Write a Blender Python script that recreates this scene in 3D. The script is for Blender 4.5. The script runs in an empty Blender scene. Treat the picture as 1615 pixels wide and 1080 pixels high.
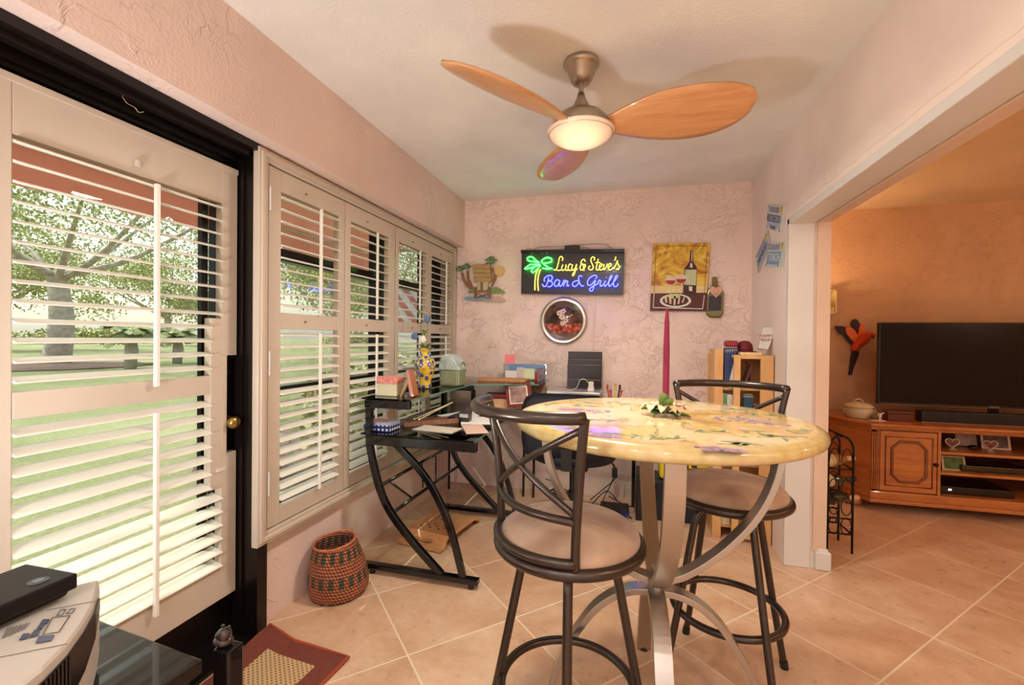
import bpy, bmesh, math, random
WORLD_STR = .27; SUN_STR = 5.0; ROOM_E = 8; TV_E = 14; EXPO = 0.08; UP_E = 10; TL_E = 72
from mathutils import Vector, Matrix
from math import sin, cos, pi, radians
random.seed(7)
SC = bpy.context.scene
COL = SC.collection
NT = {}

# ---------------------------------------------------------------- camera
CAMZ = 1.235
yaw, pit, rol, F = 0.2584, -0.0092, 0.0108, 710.0
_f = Vector((-sin(yaw)*cos(pit), cos(yaw)*cos(pit), sin(pit)))
_r = Vector((cos(yaw), sin(yaw), 0))
_u = _r.cross(_f)
R3 = cos(rol)*_r + sin(rol)*_u
U3 = -sin(rol)*_r + cos(rol)*_u
cd = bpy.data.cameras.new('camera'); cam = bpy.data.objects.new('camera', cd); COL.objects.link(cam)
cam.matrix_world = Matrix((( R3.x, U3.x, -_f.x, 0), (R3.y, U3.y, -_f.y, 0), (R3.z, U3.z, -_f.z, CAMZ), (0, 0, 0, 1)))
cd.sensor_width = 36; cd.sensor_fit = 'HORIZONTAL'; cd.lens = F*36/1615; cd.clip_start = 0.02; cd.clip_end = 500
SC.camera = cam

def at(px, py, ax, v):
    """point of the plane coordinate[ax] = v seen at a measured place of the photo"""
    d = R3*((px-807.5)/F) + U3*((540-py)/F) + _f
    o = Vector((0, 0, CAMZ)); t = (v-o[ax])/d[ax]
    return o + d*t

# ---------------------------------------------------------------- materials
def newmat(name):
    m = bpy.data.materials.new(name); m.use_nodes = True
    nt = m.node_tree; nt.nodes.clear()
    out = nt.nodes.new('ShaderNodeOutputMaterial')
    b = nt.nodes.new('ShaderNodeBsdfPrincipled')
    nt.links.new(b.outputs[0], out.inputs[0])
    return m, nt, b, out
def s2l(c):
    return tuple(((x/255)/12.92 if x/255 <= .04045 else ((x/255+.055)/1.055)**2.4) for x in c) + (1,)
def nd(nt, t, **k):
    n = nt.nodes.new(t)
    for a, v in k.items(): setattr(n, a, v)
    return n
def tc(nt, scale=1, rot=(0, 0, 0), loc=(0, 0, 0), out='Object'):
    t = nd(nt, 'ShaderNodeTexCoord'); mp = nd(nt, 'ShaderNodeMapping')
    nt.links.new(t.outputs[out], mp.inputs[0])
    mp.inputs['Scale'].default_value = (scale,)*3 if not isinstance(scale, tuple) else scale
    mp.inputs['Rotation'].default_value = rot; mp.inputs['Location'].default_value = loc
    return mp.outputs[0]
def ramp(nt, fac, stops, interp='LINEAR'):
    r = nd(nt, 'ShaderNodeValToRGB'); r.color_ramp.interpolation = interp
    e = r.color_ramp.elements
    while len(e) > 1: e.remove(e[-1])
    e[0].position = stops[0][0]; e[0].color = stops[0][1]
    for p, c in stops[1:]:
        x = e.new(p); x.color = c
    nt.links.new(fac, r.inputs[0]); return r.outputs[0]
def noise(nt, vec, scale, detail=3, dist=0, rough=.5):
    n = nd(nt, 'ShaderNodeTexNoise'); n.inputs['Scale'].default_value = scale
    n.inputs['Detail'].default_value = detail; n.inputs['Distortion'].default_value = dist
    n.inputs['Roughness'].default_value = rough
    if vec is not None: nt.links.new(vec, n.inputs['Vector'])
    return n
def bump(nt, b, h, strength=.3, dist=.01):
    n = nd(nt, 'ShaderNodeBump'); n.inputs['Strength'].default_value = strength; n.inputs['Distance'].default_value = dist
    nt.links.new(h, n.inputs['Height']); nt.links.new(n.outputs[0], b.inputs['Normal'])
def math_(nt, op, a, b=None, clamp=False):
    n = nd(nt, 'ShaderNodeMath', operation=op); n.use_clamp = clamp
    for i, v in enumerate((a, b)):
        if v is None: continue
        if isinstance(v, (int, float)): n.inputs[i].default_value = v
        else: nt.links.new(v, n.inputs[i])
    return n.outputs[0]
def mixc(nt, fac, a, b, mode='MIX'):
    n = nd(nt, 'ShaderNodeMix', data_type='RGBA', blend_type=mode)
    for i, v in ((0, fac), (6, a), (7, b)):
        if isinstance(v, (int, float)): n.inputs[i].default_value = v
        elif isinstance(v, tuple): n.inputs[i].default_value = v
        else: nt.links.new(v, n.inputs[i])
    return n.outputs[2]
MC = {}
def M(col, rough=.5, metal=0, var=.08, vscale=6, bmp=0, bscale=60, coat=0, key=None, spec=.5):
    """plain material with a little procedural unevenness"""
    k = (col, rough, metal, var, vscale, bmp, bscale, coat, spec)
    if k in MC: return MC[k]
    m, nt, b, _ = newmat(key or 'mat_%d_%d_%d' % tuple(int(x) for x in col))
    c = s2l(col); v = tc(nt)
    if var:
        n = noise(nt, v, vscale, 4)
        lo = tuple(x*(1-var) for x in c[:3])+(1,); hi = tuple(min(1, x*(1+var)) for x in c[:3])+(1,)
        nt.links.new(ramp(nt, n.outputs[0], [(.3, lo), (.7, hi)]), b.inputs['Base Color'])
    else: b.inputs['Base Color'].default_value = c
    b.inputs['Roughness'].default_value = rough; b.inputs['Metallic'].default_value = metal
    b.inputs['Coat Weight'].default_value = coat; b.inputs['Coat Roughness'].default_value = .1
    b.inputs['Specular IOR Level'].default_value = spec
    if bmp:
        n2 = noise(nt, v, bscale, 4); bump(nt, b, n2.outputs[0], bmp, .003)
    MC[k] = m; return m
def wood(c1, c2, rough=.4, scale=(3, 30, 30), coat=0, key='wood', dist=1.2):
    k = ('w', c1, c2, rough, scale, coat)
    if k in MC: return MC[k]
    m, nt, b, _ = newmat(key)
    v = tc(nt, scale)
    n = noise(nt, v, 1.0, 6, dist, .6)
    nt.links.new(ramp(nt, n.outputs[0], [(.3, s2l(c1)), (.5, tuple((a+b_)/2 for a, b_ in zip(s2l(c1), s2l(c2)))), (.7, s2l(c2))]), b.inputs['Base Color'])
    b.inputs['Roughness'].default_value = rough; b.inputs['Coat Weight'].default_value = coat
    bump(nt, b, n.outputs[0], .08, .002)
    MC[k] = m; return m
def emis(col, strength, key='glow'):
    m, nt, b, out = newmat(key)
    b.inputs['Base Color'].default_value = s2l(col); b.inputs['Emission Color'].default_value = s2l(col)
    b.inputs['Emission Strength'].default_value = strength
    return m
def glassmat(tint=(235, 245, 240), refl=.08, key='clear_glass'):
    m, nt, b, out = newmat(key); nt.nodes.remove(b)
    tr = nd(nt, 'ShaderNodeBsdfTransparent'); tr.inputs[0].default_value = s2l(tint)
    gl = nd(nt, 'ShaderNodeBsdfGlossy'); gl.inputs['Roughness'].default_value = .02
    fr = nd(nt, 'ShaderNodeFresnel'); fr.inputs[0].default_value = 1.45
    mx = nd(nt, 'ShaderNodeMixShader')
    nt.links.new(math_(nt, 'MULTIPLY', fr.outputs[0], refl*12), mx.inputs[0])
    nt.links.new(tr.outputs[0], mx.inputs[1]); nt.links.new(gl.outputs[0], mx.inputs[2])
    nt.links.new(mx.outputs[0], out.inputs[0]); return m

# ---------------------------------------------------------------- mesh builder
class MB:
    def __init__(s): s.v = []; s.f = []; s.mi = []; s.cur = 0; s.sm = []; s.smooth = False
    def add(s, vs, fs):
        o = len(s.v); s.v += [Vector(p) for p in vs]
        for f in fs: s.f.append([o+i for i in f]); s.mi.append(s.cur); s.sm.append(s.smooth)
        return s
    def box(s, lo, hi, mtx=None):
        x0, y0, z0 = lo; x1, y1, z1 = hi
        vs = [Vector(p) for p in ((x0,y0,z0),(x1,y0,z0),(x1,y1,z0),(x0,y1,z0),(x0,y0,z1),(x1,y0,z1),(x1,y1,z1),(x0,y1,z1))]
        if mtx: vs = [mtx @ p for p in vs]
        return s.add(vs, [(0,3,2,1),(4,5,6,7),(0,1,5,4),(1,2,6,5),(2,3,7,6),(3,0,4,7)])
    def bbox(s, lo, hi, r=.005, mtx=None, seg=2):
        """box with rounded edges"""
        bm = bmesh.new(); c = [(a+b)/2 for a, b in zip(lo, hi)]
        bmesh.ops.create_cube(bm, size=1, matrix=Matrix.Translation(c) @ Matrix.Diagonal([abs(b-a) for a, b in zip(lo, hi)]+[1]))
        bmesh.ops.bevel(bm, geom=bm.edges[:], offset=min(r, min(abs(b-a) for a, b in zip(lo, hi))*.45), segments=seg, profile=.5, affect='EDGES')
        bm.verts.index_update()
        vs = [v.co.copy() for v in bm.verts]; fs = [[v.index for v in f.verts] for f in bm.faces]; bm.free()
        if mtx: vs = [mtx @ p for p in vs]
        return s.add(vs, fs)
    def tube(s, path, r, n=10, closed=False, rect=None, up=None, cap=True, r2=None):
        """sweep; rect=(w,h) gives a rectangular section, w along 'up' """
        P = [Vector(p) for p in path]; N = len(P)
        rings = []; prev = None
        for i in range(N):
            if closed: t = (P[(i+1) % N]-P[i-1])
            else: t = P[min(i+1, N-1)]-P[max(i-1, 0)]
            t = t.normalized()
            if up is not None: a = Vector(up)
            elif prev is not None: a = prev
            else: a = Vector((0, 0, 1)) if abs(t.z) < .9 else Vector((1, 0, 0))
            a = (a - t*a.dot(t)); a = a.normalized() if a.length > 1e-6 else t.orthogonal().normalized()
            prev = a; b = t.cross(a)
            rr = r(i/(N-1)) if callable(r) else r
            if rect:
                w, h = rect; ring = [P[i]+a*(w/2*x)+b*(h/2*y) for x, y in ((1,1),(-1,1),(-1,-1),(1,-1))]
            else: ring = [P[i]+a*(cos(2*pi*k/n)*rr)+b*(sin(2*pi*k/n)*(r2 or rr)) for k in range(n)]
            rings.append(ring)
        m = len(rings[0]); vs = [p for q in rings for p in q]; fs = []
        for i in range(N if closed else N-1):
            j = (i+1) % N
            for k in range(m):
                l = (k+1) % m; fs.append((i*m+k, i*m+l, j*m+l, j*m+k))
        if not closed and cap: fs.append(tuple(range(m))[::-1]); fs.append(tuple((N-1)*m+k for k in range(m)))
        sm = s.smooth; s.smooth = not rect; s.add(vs, fs); s.smooth = sm; return s
    def cyl(s, a, b, r, n=16, r2=None):
        a = Vector(a); b = Vector(b); t = (b-a).normalized(); x = t.orthogonal().normalized(); y = t.cross(x)
        r2 = r if r2 is None else r2
        A = [a+(x*cos(2*pi*k/n)+y*sin(2*pi*k/n))*r for k in range(n)]; B = [b+(x*cos(2*pi*k/n)+y*sin(2*pi*k/n))*r2 for k in range(n)]
        sm = s.smooth; s.smooth = True; s.add(A+B, [(k, (k+1) % n, n+(k+1) % n, n+k) for k in range(n)]); s.smooth = False
        s.add(A, [tuple(range(n))[::-1]]); s.add(B, [tuple(range(n))]); s.smooth = sm; return s
    def lathe(s, prof, c=(0, 0, 0), n=32, axis=None, sx=1, sy=1):
        """prof: (r, z) pairs; axis: matrix to turn"""
        c = Vector(c); vs = []; fs = []; K = len(prof)
        for (r, z) in prof:
            for k in range(n):
                p = Vector((cos(2*pi*k/n)*r*sx, sin(2*pi*k/n)*r*sy, z))
                if axis: p = axis @ p
                vs.append(c+p)
        for i in range(K-1):
            for k in range(n):
                l = (k+1) % n; fs.append((i*n+k, i*n+l, (i+1)*n+l, (i+1)*n+k))
        if prof[0][0] > 1e-5: fs.append(tuple(range(n))[::-1])
        if prof[-1][0] > 1e-5: fs.append(tuple((K-1)*n+k for k in range(n)))
        sm = s.smooth; s.smooth = True; s.add(vs, fs); s.smooth = sm; return s
    def ball(s, c, r, n=12, sc=(1, 1, 1), mtx=None):
        K = n//2; prof = [(sin(pi*i/K)*r, -cos(pi*i/K)*r) for i in range(K+1)]
        A = Matrix.Diagonal(sc) if mtx is None else mtx @ Matrix.Diagonal(sc)
        return s.lathe(prof, c, n, A)
    def prism(s, pts, fn, d0, d1):
        """pts: 2D outline; fn(u,v,d)->3D"""
        n = len(pts)
        # clockwise safety is left to recalculated normals in build()
        A = [fn(u, v, d0) for u, v in pts]; B = [fn(u, v, d1) for u, v in pts]
        return s.add(A+B, [tuple(range(n))[::-1], tuple(range(n, 2*n))]+[(k, (k+1) % n, n+(k+1) % n, n+k) for k in range(n)])
    def build(s, name, mats, parent=None, origin=None, bevel=0):
        me = bpy.data.meshes.new(name)
        if parent is not None: off = absloc(parent)
        else:
            if origin is None:
                xs = [p.x for p in s.v]; ys = [p.y for p in s.v]; zs = [p.z for p in s.v]
                origin = ((min(xs)+max(xs))/2, (min(ys)+max(ys))/2, min(zs))
            off = Vector(origin)
        me.from_pydata([tuple(p-off) for p in s.v], [], s.f)
        me.polygons.foreach_set('material_index', s.mi); me.polygons.foreach_set('use_smooth', s.sm)
        bm = bmesh.new(); bm.from_mesh(me); bmesh.ops.recalc_face_normals(bm, faces=bm.faces); bm.to_mesh(me); bm.free()
        if not isinstance(mats, (list, tuple)): mats = [mats]
        for m in mats: me.materials.append(m)
        o = bpy.data.objects.new(name, me); COL.objects.link(o)
        if parent is not None: o.parent = parent
        else: o.location = off
        if bevel:
            b = o.modifiers.new('bevel', 'BEVEL'); b.width = bevel; b.segments = 2; b.limit_method = 'ANGLE'; b.angle_limit = radians(40)
        return o
def absloc(o):
    l = Vector((0, 0, 0))
    while o is not None: l = l + o.location; o = o.parent
    return l
def tag(o, label, cat, group=None, kind=None):
    o['label'] = label; o['category'] = cat
    if group: o['group'] = group
    if kind: o['kind'] = kind
    return o
def thing(name, label, cat, loc, group=None):
    o = bpy.data.objects.new(name, None); COL.objects.link(o); o.location = loc; o.empty_display_size = .05
    return tag(o, label, cat, group)
def struct(o): o['kind'] = 'structure'; return o
def sgrp(name, loc=(0, 0, 0)):
    o = bpy.data.objects.new(name, None); COL.objects.link(o); o.location = loc; return struct(o)
def copytree(o, parent=None, **kw):
    c = o.copy(); COL.objects.link(c); c.parent = parent
    for ch in list(o.children): copytree(ch, c)
    return c
def arc(c, r, a0, a1, n, z=None, f=None):
    return [(c[0]+cos(a0+(a1-a0)*i/n)*r, c[1]+sin(a0+(a1-a0)*i/n)*r, c[2]) for i in range(n+1)]
def smoothpath(pts, k=6, closed=False):
    P = [Vector(p) for p in pts]; out = []; N = len(P)
    rng = range(N if closed else N-1)
    for i in rng:
        g = (lambda j: P[j % N]) if closed else (lambda j: P[max(0, min(N-1, j))])
        p0, p1, p2, p3 = g(i-1), g(i), g(i+1), g(i+2)
        for t in range(k):
            t = t/k; out.append(.5*((2*p1)+(p2-p0)*t+(2*p0-5*p1+4*p2-p3)*t*t+(3*p1-p0-3*p2+p3)*t**3))
    if not closed: out.append(P[-1])
    return out
def part_text(name, body, size, parent, mat_, mtx, ext=.0005, align='CENTER', label=None, font_sx=1):
    """lettering as real mesh; mtx places the text plane (x right, y up, z out)"""
    cu = bpy.data.curves.new(name, 'FONT'); cu.body = body; cu.size = size; cu.extrude = ext; cu.align_x = align; cu.align_y = 'CENTER'; cu.resolution_u = 2
    to = bpy.data.objects.new('tmp', cu); COL.objects.link(to); bpy.context.view_layer.update()
    me = bpy.data.meshes.new_from_object(to); bpy.data.objects.remove(to)
    for v in me.vertices:
        p = mtx @ Vector((v.co.x*font_sx, v.co.y, v.co.z)); v.co = p - absloc(parent)
    me.materials.clear(); me.materials.append(mat_); me.name = name
    o = bpy.data.objects.new(name, me); COL.objects.link(o); o.parent = parent
    return o
def frame_mtx(o, x, y):
    x = Vector(x).normalized(); y = Vector(y); y = (y-x*y.dot(x)).normalized(); z = x.cross(y)
    return Matrix(((x.x, y.x, z.x, o[0]), (x.y, y.y, z.y, o[1]), (x.z, y.z, z.z, o[2]), (0, 0, 0, 1)))
# ================================================================ ROOM
ZC = 2.393; XL = -1.378; XW = -1.502; YB = 3.60; XR = .84; XR2 = 1.0; YJ = 2.79; ZH = 1.89; YT = 4.556
YBK = -3.2; XE = 5.2
def plaster(name, c, rough_b, fine_b, blot=None, scale=9, thr=.5):
    m, nt, b, _ = newmat(name)
    v = tc(nt)
    n1 = noise(nt, v, scale, 5, 1.5, .55); n2 = noise(nt, v, 90, 3)
    vo = nd(nt, 'ShaderNodeTexNoise'); vo.inputs['Scale'].default_value = 2.0; vo.inputs['Detail'].default_value = 6; nt.links.new(v, vo.inputs['Vector'])
    lo = s2l(tuple(x*.955 for x in c)); hi = s2l(tuple(min(255, x*1.03) for x in c))
    base = ramp(nt, vo.outputs[0], [(.3, lo), (.7, hi)])
    nt.links.new(base, b.inputs['Base Color'])
    msk = ramp(nt, noise(nt, v, scale*.45, 4).outputs[0], [(thr-.04, (0, 0, 0, 1)), (thr+.10, (1, 1, 1, 1))])
    r0 = ramp(nt, n1.outputs[0], [(.455, (0, 0, 0, 1)), (.492, (1, 1, 1, 1)), (.505, (1, 1, 1, 1)), (.515, (.35, .35, .35, 1)), (.60, (.15, .15, .15, 1))])
    ridge = math_(nt, 'MULTIPLY', r0, msk)
    h = math_(nt, 'ADD', math_(nt, 'MULTIPLY', ridge, rough_b), math_(nt, 'MULTIPLY', n2.outputs[0], fine_b))
    bump(nt, b, h, .8, .009)
    b.inputs['Roughness'].default_value = .75
    b.inputs['Specular IOR Level'].default_value = .25
    return m
PINK = plaster('pink_plaster', (231, 209, 198), .6, .3, scale=4.0, thr=.54)
PINKB = plaster('swirled_plaster', (246, 221, 210), .5, .5, scale=10, thr=.44)
PALE = plaster('pale_plaster', (240, 224, 214), .3, .2, scale=5, thr=.6)
CEIL = plaster('ceiling_paint', (238, 236, 230), .04, .25, scale=3)
TVW = plaster('orange_peel_plaster', (214, 172, 132), .25, .6, scale=22)
CREAM = M((198, 184, 166), .38, var=.02, key='cream_paint')
WHITE = M((216, 212, 206), .4, var=.02, key='white_paint')
BRONZE = M((24, 17, 15), .3, .3, var=.15, key='dark_bronze')
BLACKM = M((14, 13, 14), .35, .2, var=.05, key='black_metal')

# floor tiles
m, nt, b, _ = newmat('floor_tiles')
t = nd(nt, 'ShaderNodeTexCoord'); sx = nd(nt, 'ShaderNodeSeparateXYZ'); nt.links.new(t.outputs['Object'], sx.inputs[0])
S = .4865; k = .70710678
uu = math_(nt, 'DIVIDE', math_(nt, 'SUBTRACT', math_(nt, 'MULTIPLY', math_(nt, 'ADD', sx.outputs[0], sx.outputs[1]), k), .535-20*S), S)
vv = math_(nt, 'DIVIDE', math_(nt, 'SUBTRACT', math_(nt, 'MULTIPLY', math_(nt, 'SUBTRACT', sx.outputs[1], sx.outputs[0]), k), .7255-20*S), S)
def edge(q):
    fr = math_(nt, 'FRACT', q); return math_(nt, 'MINIMUM', fr, math_(nt, 'SUBTRACT', 1.0, fr))
ed = math_(nt, 'MINIMUM', edge(uu), edge(vv))
grout = math_(nt, 'LESS_THAN', ed, .0075)
cx = nd(nt, 'ShaderNodeCombineXYZ'); nt.links.new(math_(nt, 'FLOOR', uu), cx.inputs[0]); nt.links.new(math_(nt, 'FLOOR', vv), cx.inputs[1])
wn = nd(nt, 'ShaderNodeTexWhiteNoise'); nt.links.new(cx.outputs[0], wn.inputs['Vector'])
mv = nd(nt, 'ShaderNodeVectorMath', operation='ADD'); nt.links.new(t.outputs['Object'], mv.inputs[0])
ms = nd(nt, 'ShaderNodeVectorMath', operation='SCALE'); nt.links.new(wn.outputs['Color'], ms.inputs[0]); ms.inputs['Scale'].default_value = 30; nt.links.new(ms.outputs[0], mv.inputs[1])
n1 = noise(nt, mv.outputs[0], 3.2, 8, .4, .62); n2 = noise(nt, mv.outputs[0], 26, 5, .2, .7)
ff = math_(nt, 'ADD', math_(nt, 'MULTIPLY', n1.outputs[0], .75), math_(nt, 'MULTIPLY', n2.outputs[0], .25))
tile = ramp(nt, ff, [(.36, s2l((194, 154, 122))), (.47, s2l((206, 170, 138))), (.56, s2l((216, 184, 154))), (.66, s2l((226, 200, 172)))])
tile = mixc(nt, math_(nt, 'MULTIPLY', wn.outputs['Value'], .16), tile, s2l((206, 156, 124)))
col = mixc(nt, grout, tile, s2l((230, 212, 186)))
nt.links.new(col, b.inputs['Base Color'])
b.inputs['Roughness'].default_value = .33
rr = math_(nt, 'ADD', math_(nt, 'MULTIPLY', n2.outputs[0], .15), math_(nt, 'ADD', math_(nt, 'MULTIPLY', grout, .35), .22))
nt.links.new(rr, b.inputs['Roughness'])
bump(nt, b, math_(nt, 'SUBTRACT', math_(nt, 'MULTIPLY', n2.outputs[0], .15), math_(nt, 'MULTIPLY', grout, .8)), .25, .003)
FLOOR = m

def sbox(name, lo, hi, mat_, parent=None):
    o = MB().box(lo, hi).build(name, mat_, parent, origin=(0, 0, 0) if parent is None else None)
    if parent is None: struct(o)
    return o
fl = sbox('floor', (XW-.2, YBK-.2, -.12), (XE+.2, YT+.2, 0), FLOOR)
sbox('ceiling', (XW-.2, YBK-.2, ZC), (XE+.2, YT+.2, ZC+.12), CEIL)
# left wall: header above the openings, knee wall below the window
mb = MB()
mb.box((XW-.16, YBK, 2.005), (XL, YB, ZC))
mb.box((XW-.16, 1.548, 0), (XW, YB, .40))
mb.box((XW-.16, 3.575, .40), (XW, YB, 2.005))
mb.box((XW-.16, YBK, 0), (XL, .42, 2.005))
struct(mb.build('wall_left', PINK, origin=(0, 0, 0)))
sbox('wall_back', (XW-.16, YB, 0), (XR2, YB+.15, ZC), PINKB)
# right wall: pier, header with a plaster bead
mb = MB(); mb.box((XR, YJ, 0), (XR2, YB, ZC)); mb.box((XR, -1.4, ZH), (XR2, YJ, ZC)); mb.box((XR, YBK, 0), (XR2, -1.4, ZC))
# raised uneven plaster lip above the opening trim
N = 60; vs = []; fs = []
for i in range(N+1):
    y = -1.4+(YJ+.055+1.4)*i/N; j = random.uniform(-.006, .006)
    vs += [(XR, y, ZH+.002), (XR-.007, y, ZH+.002), (XR-.008, y, ZH+.045+j), (XR, y, ZH+.058+j)]
for i in range(N):
    for q in range(3): fs.append((i*4+q, i*4+q+1, (i+1)*4+q+1, (i+1)*4+q))
mb.add(vs, fs); mb.box((XR-.007, YJ+.002, 0), (XR, YJ+.06, ZH+.05))
struct(mb.build('wall_right', PALE, origin=(0, 0, 0)))
# cased opening: white jamb liner, head liner and edge bead
mb = MB(); mb.bbox((XR-.010, YJ-.014, 0), (XR2-.045, YJ+.022, ZH+.02), .004); mb.bbox((XR-.010, -1.4, ZH-.014), (XR2-.045, YJ+.02, ZH+.022), .004)
struct(mb.build('trim_1', WHITE, origin=(0, 0, 0)))
mb = MB(); mb.bbox((XR2-.03, YJ-.012, .10), (XR2+.035, YJ+.06, ZH+.02), .003); mb.bbox((XR2-.03, -1.4, ZH-.012), (XR2+.03, YJ, ZH+.02), .003)
struct(mb.build('trim_2', M((218, 190, 168), .5, var=.03, key='tan_trim'), origin=(0, 0, 0)))
mb = MB(); mb.bbox((XR2-.022, YJ-.028, 0), (XR2+.055, YJ+.08, .10), .008); mb.bbox((XR2-.012, YJ-.018, .09), (XR2+.045, YJ+.075, .115), .01)
struct(mb.build('baseboard_right', WHITE, origin=(0, 0, 0)))
sbox('wall_tv', (XR2, YT, 0), (XE+.15, YT+.15, ZC), TVW)
sbox('wall_far_right', (XE, YBK, 0), (XE+.15, YT, ZC), TVW)
TV0 = MB(); TV0.box((XR2, YB, 0), (XR2+.004, YT, ZC)); TV0.box((XR2, YJ+.062, .0), (XR2+.004, YB, ZC)); struct(TV0.build('wall_tv_side', TVW, origin=(0, 0, 0)))
mb = MB(); mb.box((XR2, YJ+.06, ZC-.004), (XE, YT, ZC-.001)); mb.box((XR2, YBK, ZC-.004), (XE, YJ+.06, ZC-.001))
struct(mb.build('ceiling_tv_room', plaster('tv_room_ceiling', (224, 196, 158), .05, .5, scale=3), origin=(0, 0, 0)))
# rear of the room, behind the camera: wall, its wide opening added to let in fill daylight
mb = MB(); mb.box((XW-.16, YBK-.15, 0), (-1.2, YBK, ZC)); mb.box((3.9, YBK-.15, 0), (XE+.15, YBK, ZC)); mb.box((-1.2, YBK-.15, 2.15), (3.9, YBK, ZC))
struct(mb.build('wall_rear', PALE, origin=(0, 0, 0)))

# ---------------------------------------------------------------- window casing, sashes and shutters
W0, W1, WZ0, WZ1 = 1.485, 3.585, .375, 1.995
XC = -1.445
win = sgrp('window_1', (XC, (W0+W1)/2, WZ0))
mb = MB()
def casing(mb, y0, y1, z0, z1, w, xa, xb):
    mb.bbox((xa, y0, z0), (xb, y0+w, z1), .004); mb.bbox((xa, y1-w, z0), (xb, y1, z1), .004)
    mb.bbox((xa, y0+w, z0), (xb, y1-w, z0+w), .004); mb.bbox((xa, y0+w, z1-w), (xb, y1-w, z1), .004)
casing(mb, W0, W1, WZ0, WZ1, .05, XC-.030, XC)
casing(mb, W0+.012, W1-.012, WZ0+.012, WZ1-.012, .02, XC-.01, XC+.006)
mb.build('casing', CREAM, win)
# bronze sash frame outside the shutters, glass and outer rails
XG = -1.60
mb = MB()
for y, w_ in ((1.545, .04), (2.54, .028), (2.60, .11), (3.215, .05), (3.47, .09)): mb.box((XG-.02, y, .42), (XG+.02, y+w_, 1.98))
mb.box((XG-.02, 1.55, .42), (XG+.03, 3.56, .47)); mb.box((XG-.02, 1.55, 1.93), (XG+.03, 3.56, 1.985))
mb.box((XG-.02, 1.55, 1.585), (XG+.03, 3.56, 1.64)); mb.box((XG-.02, 1.55, .955), (XG+.03, 3.56, 1.0))
mb.build('sash_frame', BRONZE, win)
WG = glassmat((238, 244, 240), .03, 'window_glass')
MB().box((XG, 1.56, .44), (XG+.004, 3.55, 1.97)).build('pane', WG, win)
mb = MB(); mb.box((XW-.16, 1.55, .40), (XW-.02, 3.575, .42)); mb.build('sill', M((150, 140, 128), .6, key='sill_grey'), win)

def louvers(mb, y0, y1, zs, xc, width=.062, tilt=12, th=.009):
    a = radians(tilt)
    for z in zs:
        pts = []
        for i in range(12):
            t = 2*pi*i/12; pts.append((cos(t)*width/2, sin(t)*th/2*(1 if True else 1)))
        def fn(u, v, d): return Vector((xc+u*cos(a)-v*sin(a)*-1, d, z-u*sin(a)+v*cos(a)))
        n = len(pts); A = [fn(u, v, y0) for u, v in pts]; B = [fn(u, v, y1) for u, v in pts]
        mb.smooth = True; mb.add(A+B, [(k_, (k_+1) % n, n+(k_+1) % n, n+k_) for k_ in range(n)]); mb.smooth = False
        mb.add(A, [tuple(range(n))]); mb.add(B, [tuple(range(n))])
LOUV = M((232, 228, 216), .35, var=.0, key='louver_paint')
def shutter(name, label, y0, y1, oy0, oy1, rodY, cat='shutter', grp='white louvered shutter panels over the window'):
    x0, x1 = XC-.040, XC-.008; z0, z1 = WZ0+.055, WZ1-.055
    uz0, uz1, lz0, lz1 = 1.335, 1.85, .50, 1.265
    t = thing(name, label, cat, ((x0+x1)/2, (y0+y1)/2, z0), grp)
    mb = MB()
    mb.bbox((x0, y0, z0), (x1, oy0, z1), .002); mb.bbox((x0, oy1, z0), (x1, y1, z1), .002)
    for a, b_ in ((z0, lz0), (lz1, uz0), (uz1, z1)): mb.bbox((x0+.001, oy0, a), (x1-.001, oy1, b_), .002)
    mb.build('frame', CREAM, t)
    for zs in ([1.832-.0515*i for i in range(10)], [1.24-.0505*i for i in range(15)]):
        mb = MB(); louvers(mb, oy0+.001, oy1-.001, zs, (x0+x1)/2); mb.build('louvers', LOUV, t)
        mb = MB(); mb.bbox((x1+.010, rodY-.006, zs[-1]-.03), (x1+.022, rodY+.006, zs[0]+.01), .002)
        for z in zs: mb.cyl((x1+.004, rodY, z-.004), (x1+.012, rodY, z-.004), .0012, 5)
        mb.build('tilt_rod', LOUV, t)
    return t
SHs = [('louvered window shutter panel nearest the glass door', 1.545, 2.055, 1.612, 2.005, 1.85),
       ('second shutter panel from the door, its inner edge beside the middle stile', 2.06, 2.575, 2.108, 2.495, 2.345),
       ('third shutter panel from the door, right of the middle stile pair', 2.585, 3.06, 2.625, 3.025, 2.895),
       ('narrow looking louvered shutter panel next to the back wall corner', 3.065, 3.53, 3.115, 3.49, 3.36)]
for L, y0, y1, a, b_, r in SHs:
    t = shutter('window_shutter', L, y0, y1, a, b_, r)
    hy = {1.545: y0, 2.585: y0}.get(y0, None)
    for hz in (.62, 1.12, 1.80):
        if y0 in (1.545,): MB().cyl((XC-.001, y0-.002, hz-.05), (XC-.001, y0-.002, hz+.05), .005, 8).build('hinge', WHITE, t)
        if y0 == 2.585: MB().cyl((XC-.003, y0-.005, hz-.05), (XC-.003, y0-.005, hz+.05), .004, 8).build('hinge', CREAM, t)
    # small magnet catch pins above each rail
    for hz in (1.885, 1.30):
        MB().cyl((XC-.008, r-.09, hz), (XC+.002, r-.09, hz), .004, 6).build('catch_pin', M((150, 110, 90), .4, .3, key='pin'), t)

# ---------------------------------------------------------------- glass door with its shutter
XD = -1.56
door = sgrp('door_1', (XD, 1.0, 0))
mb = MB()
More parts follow.
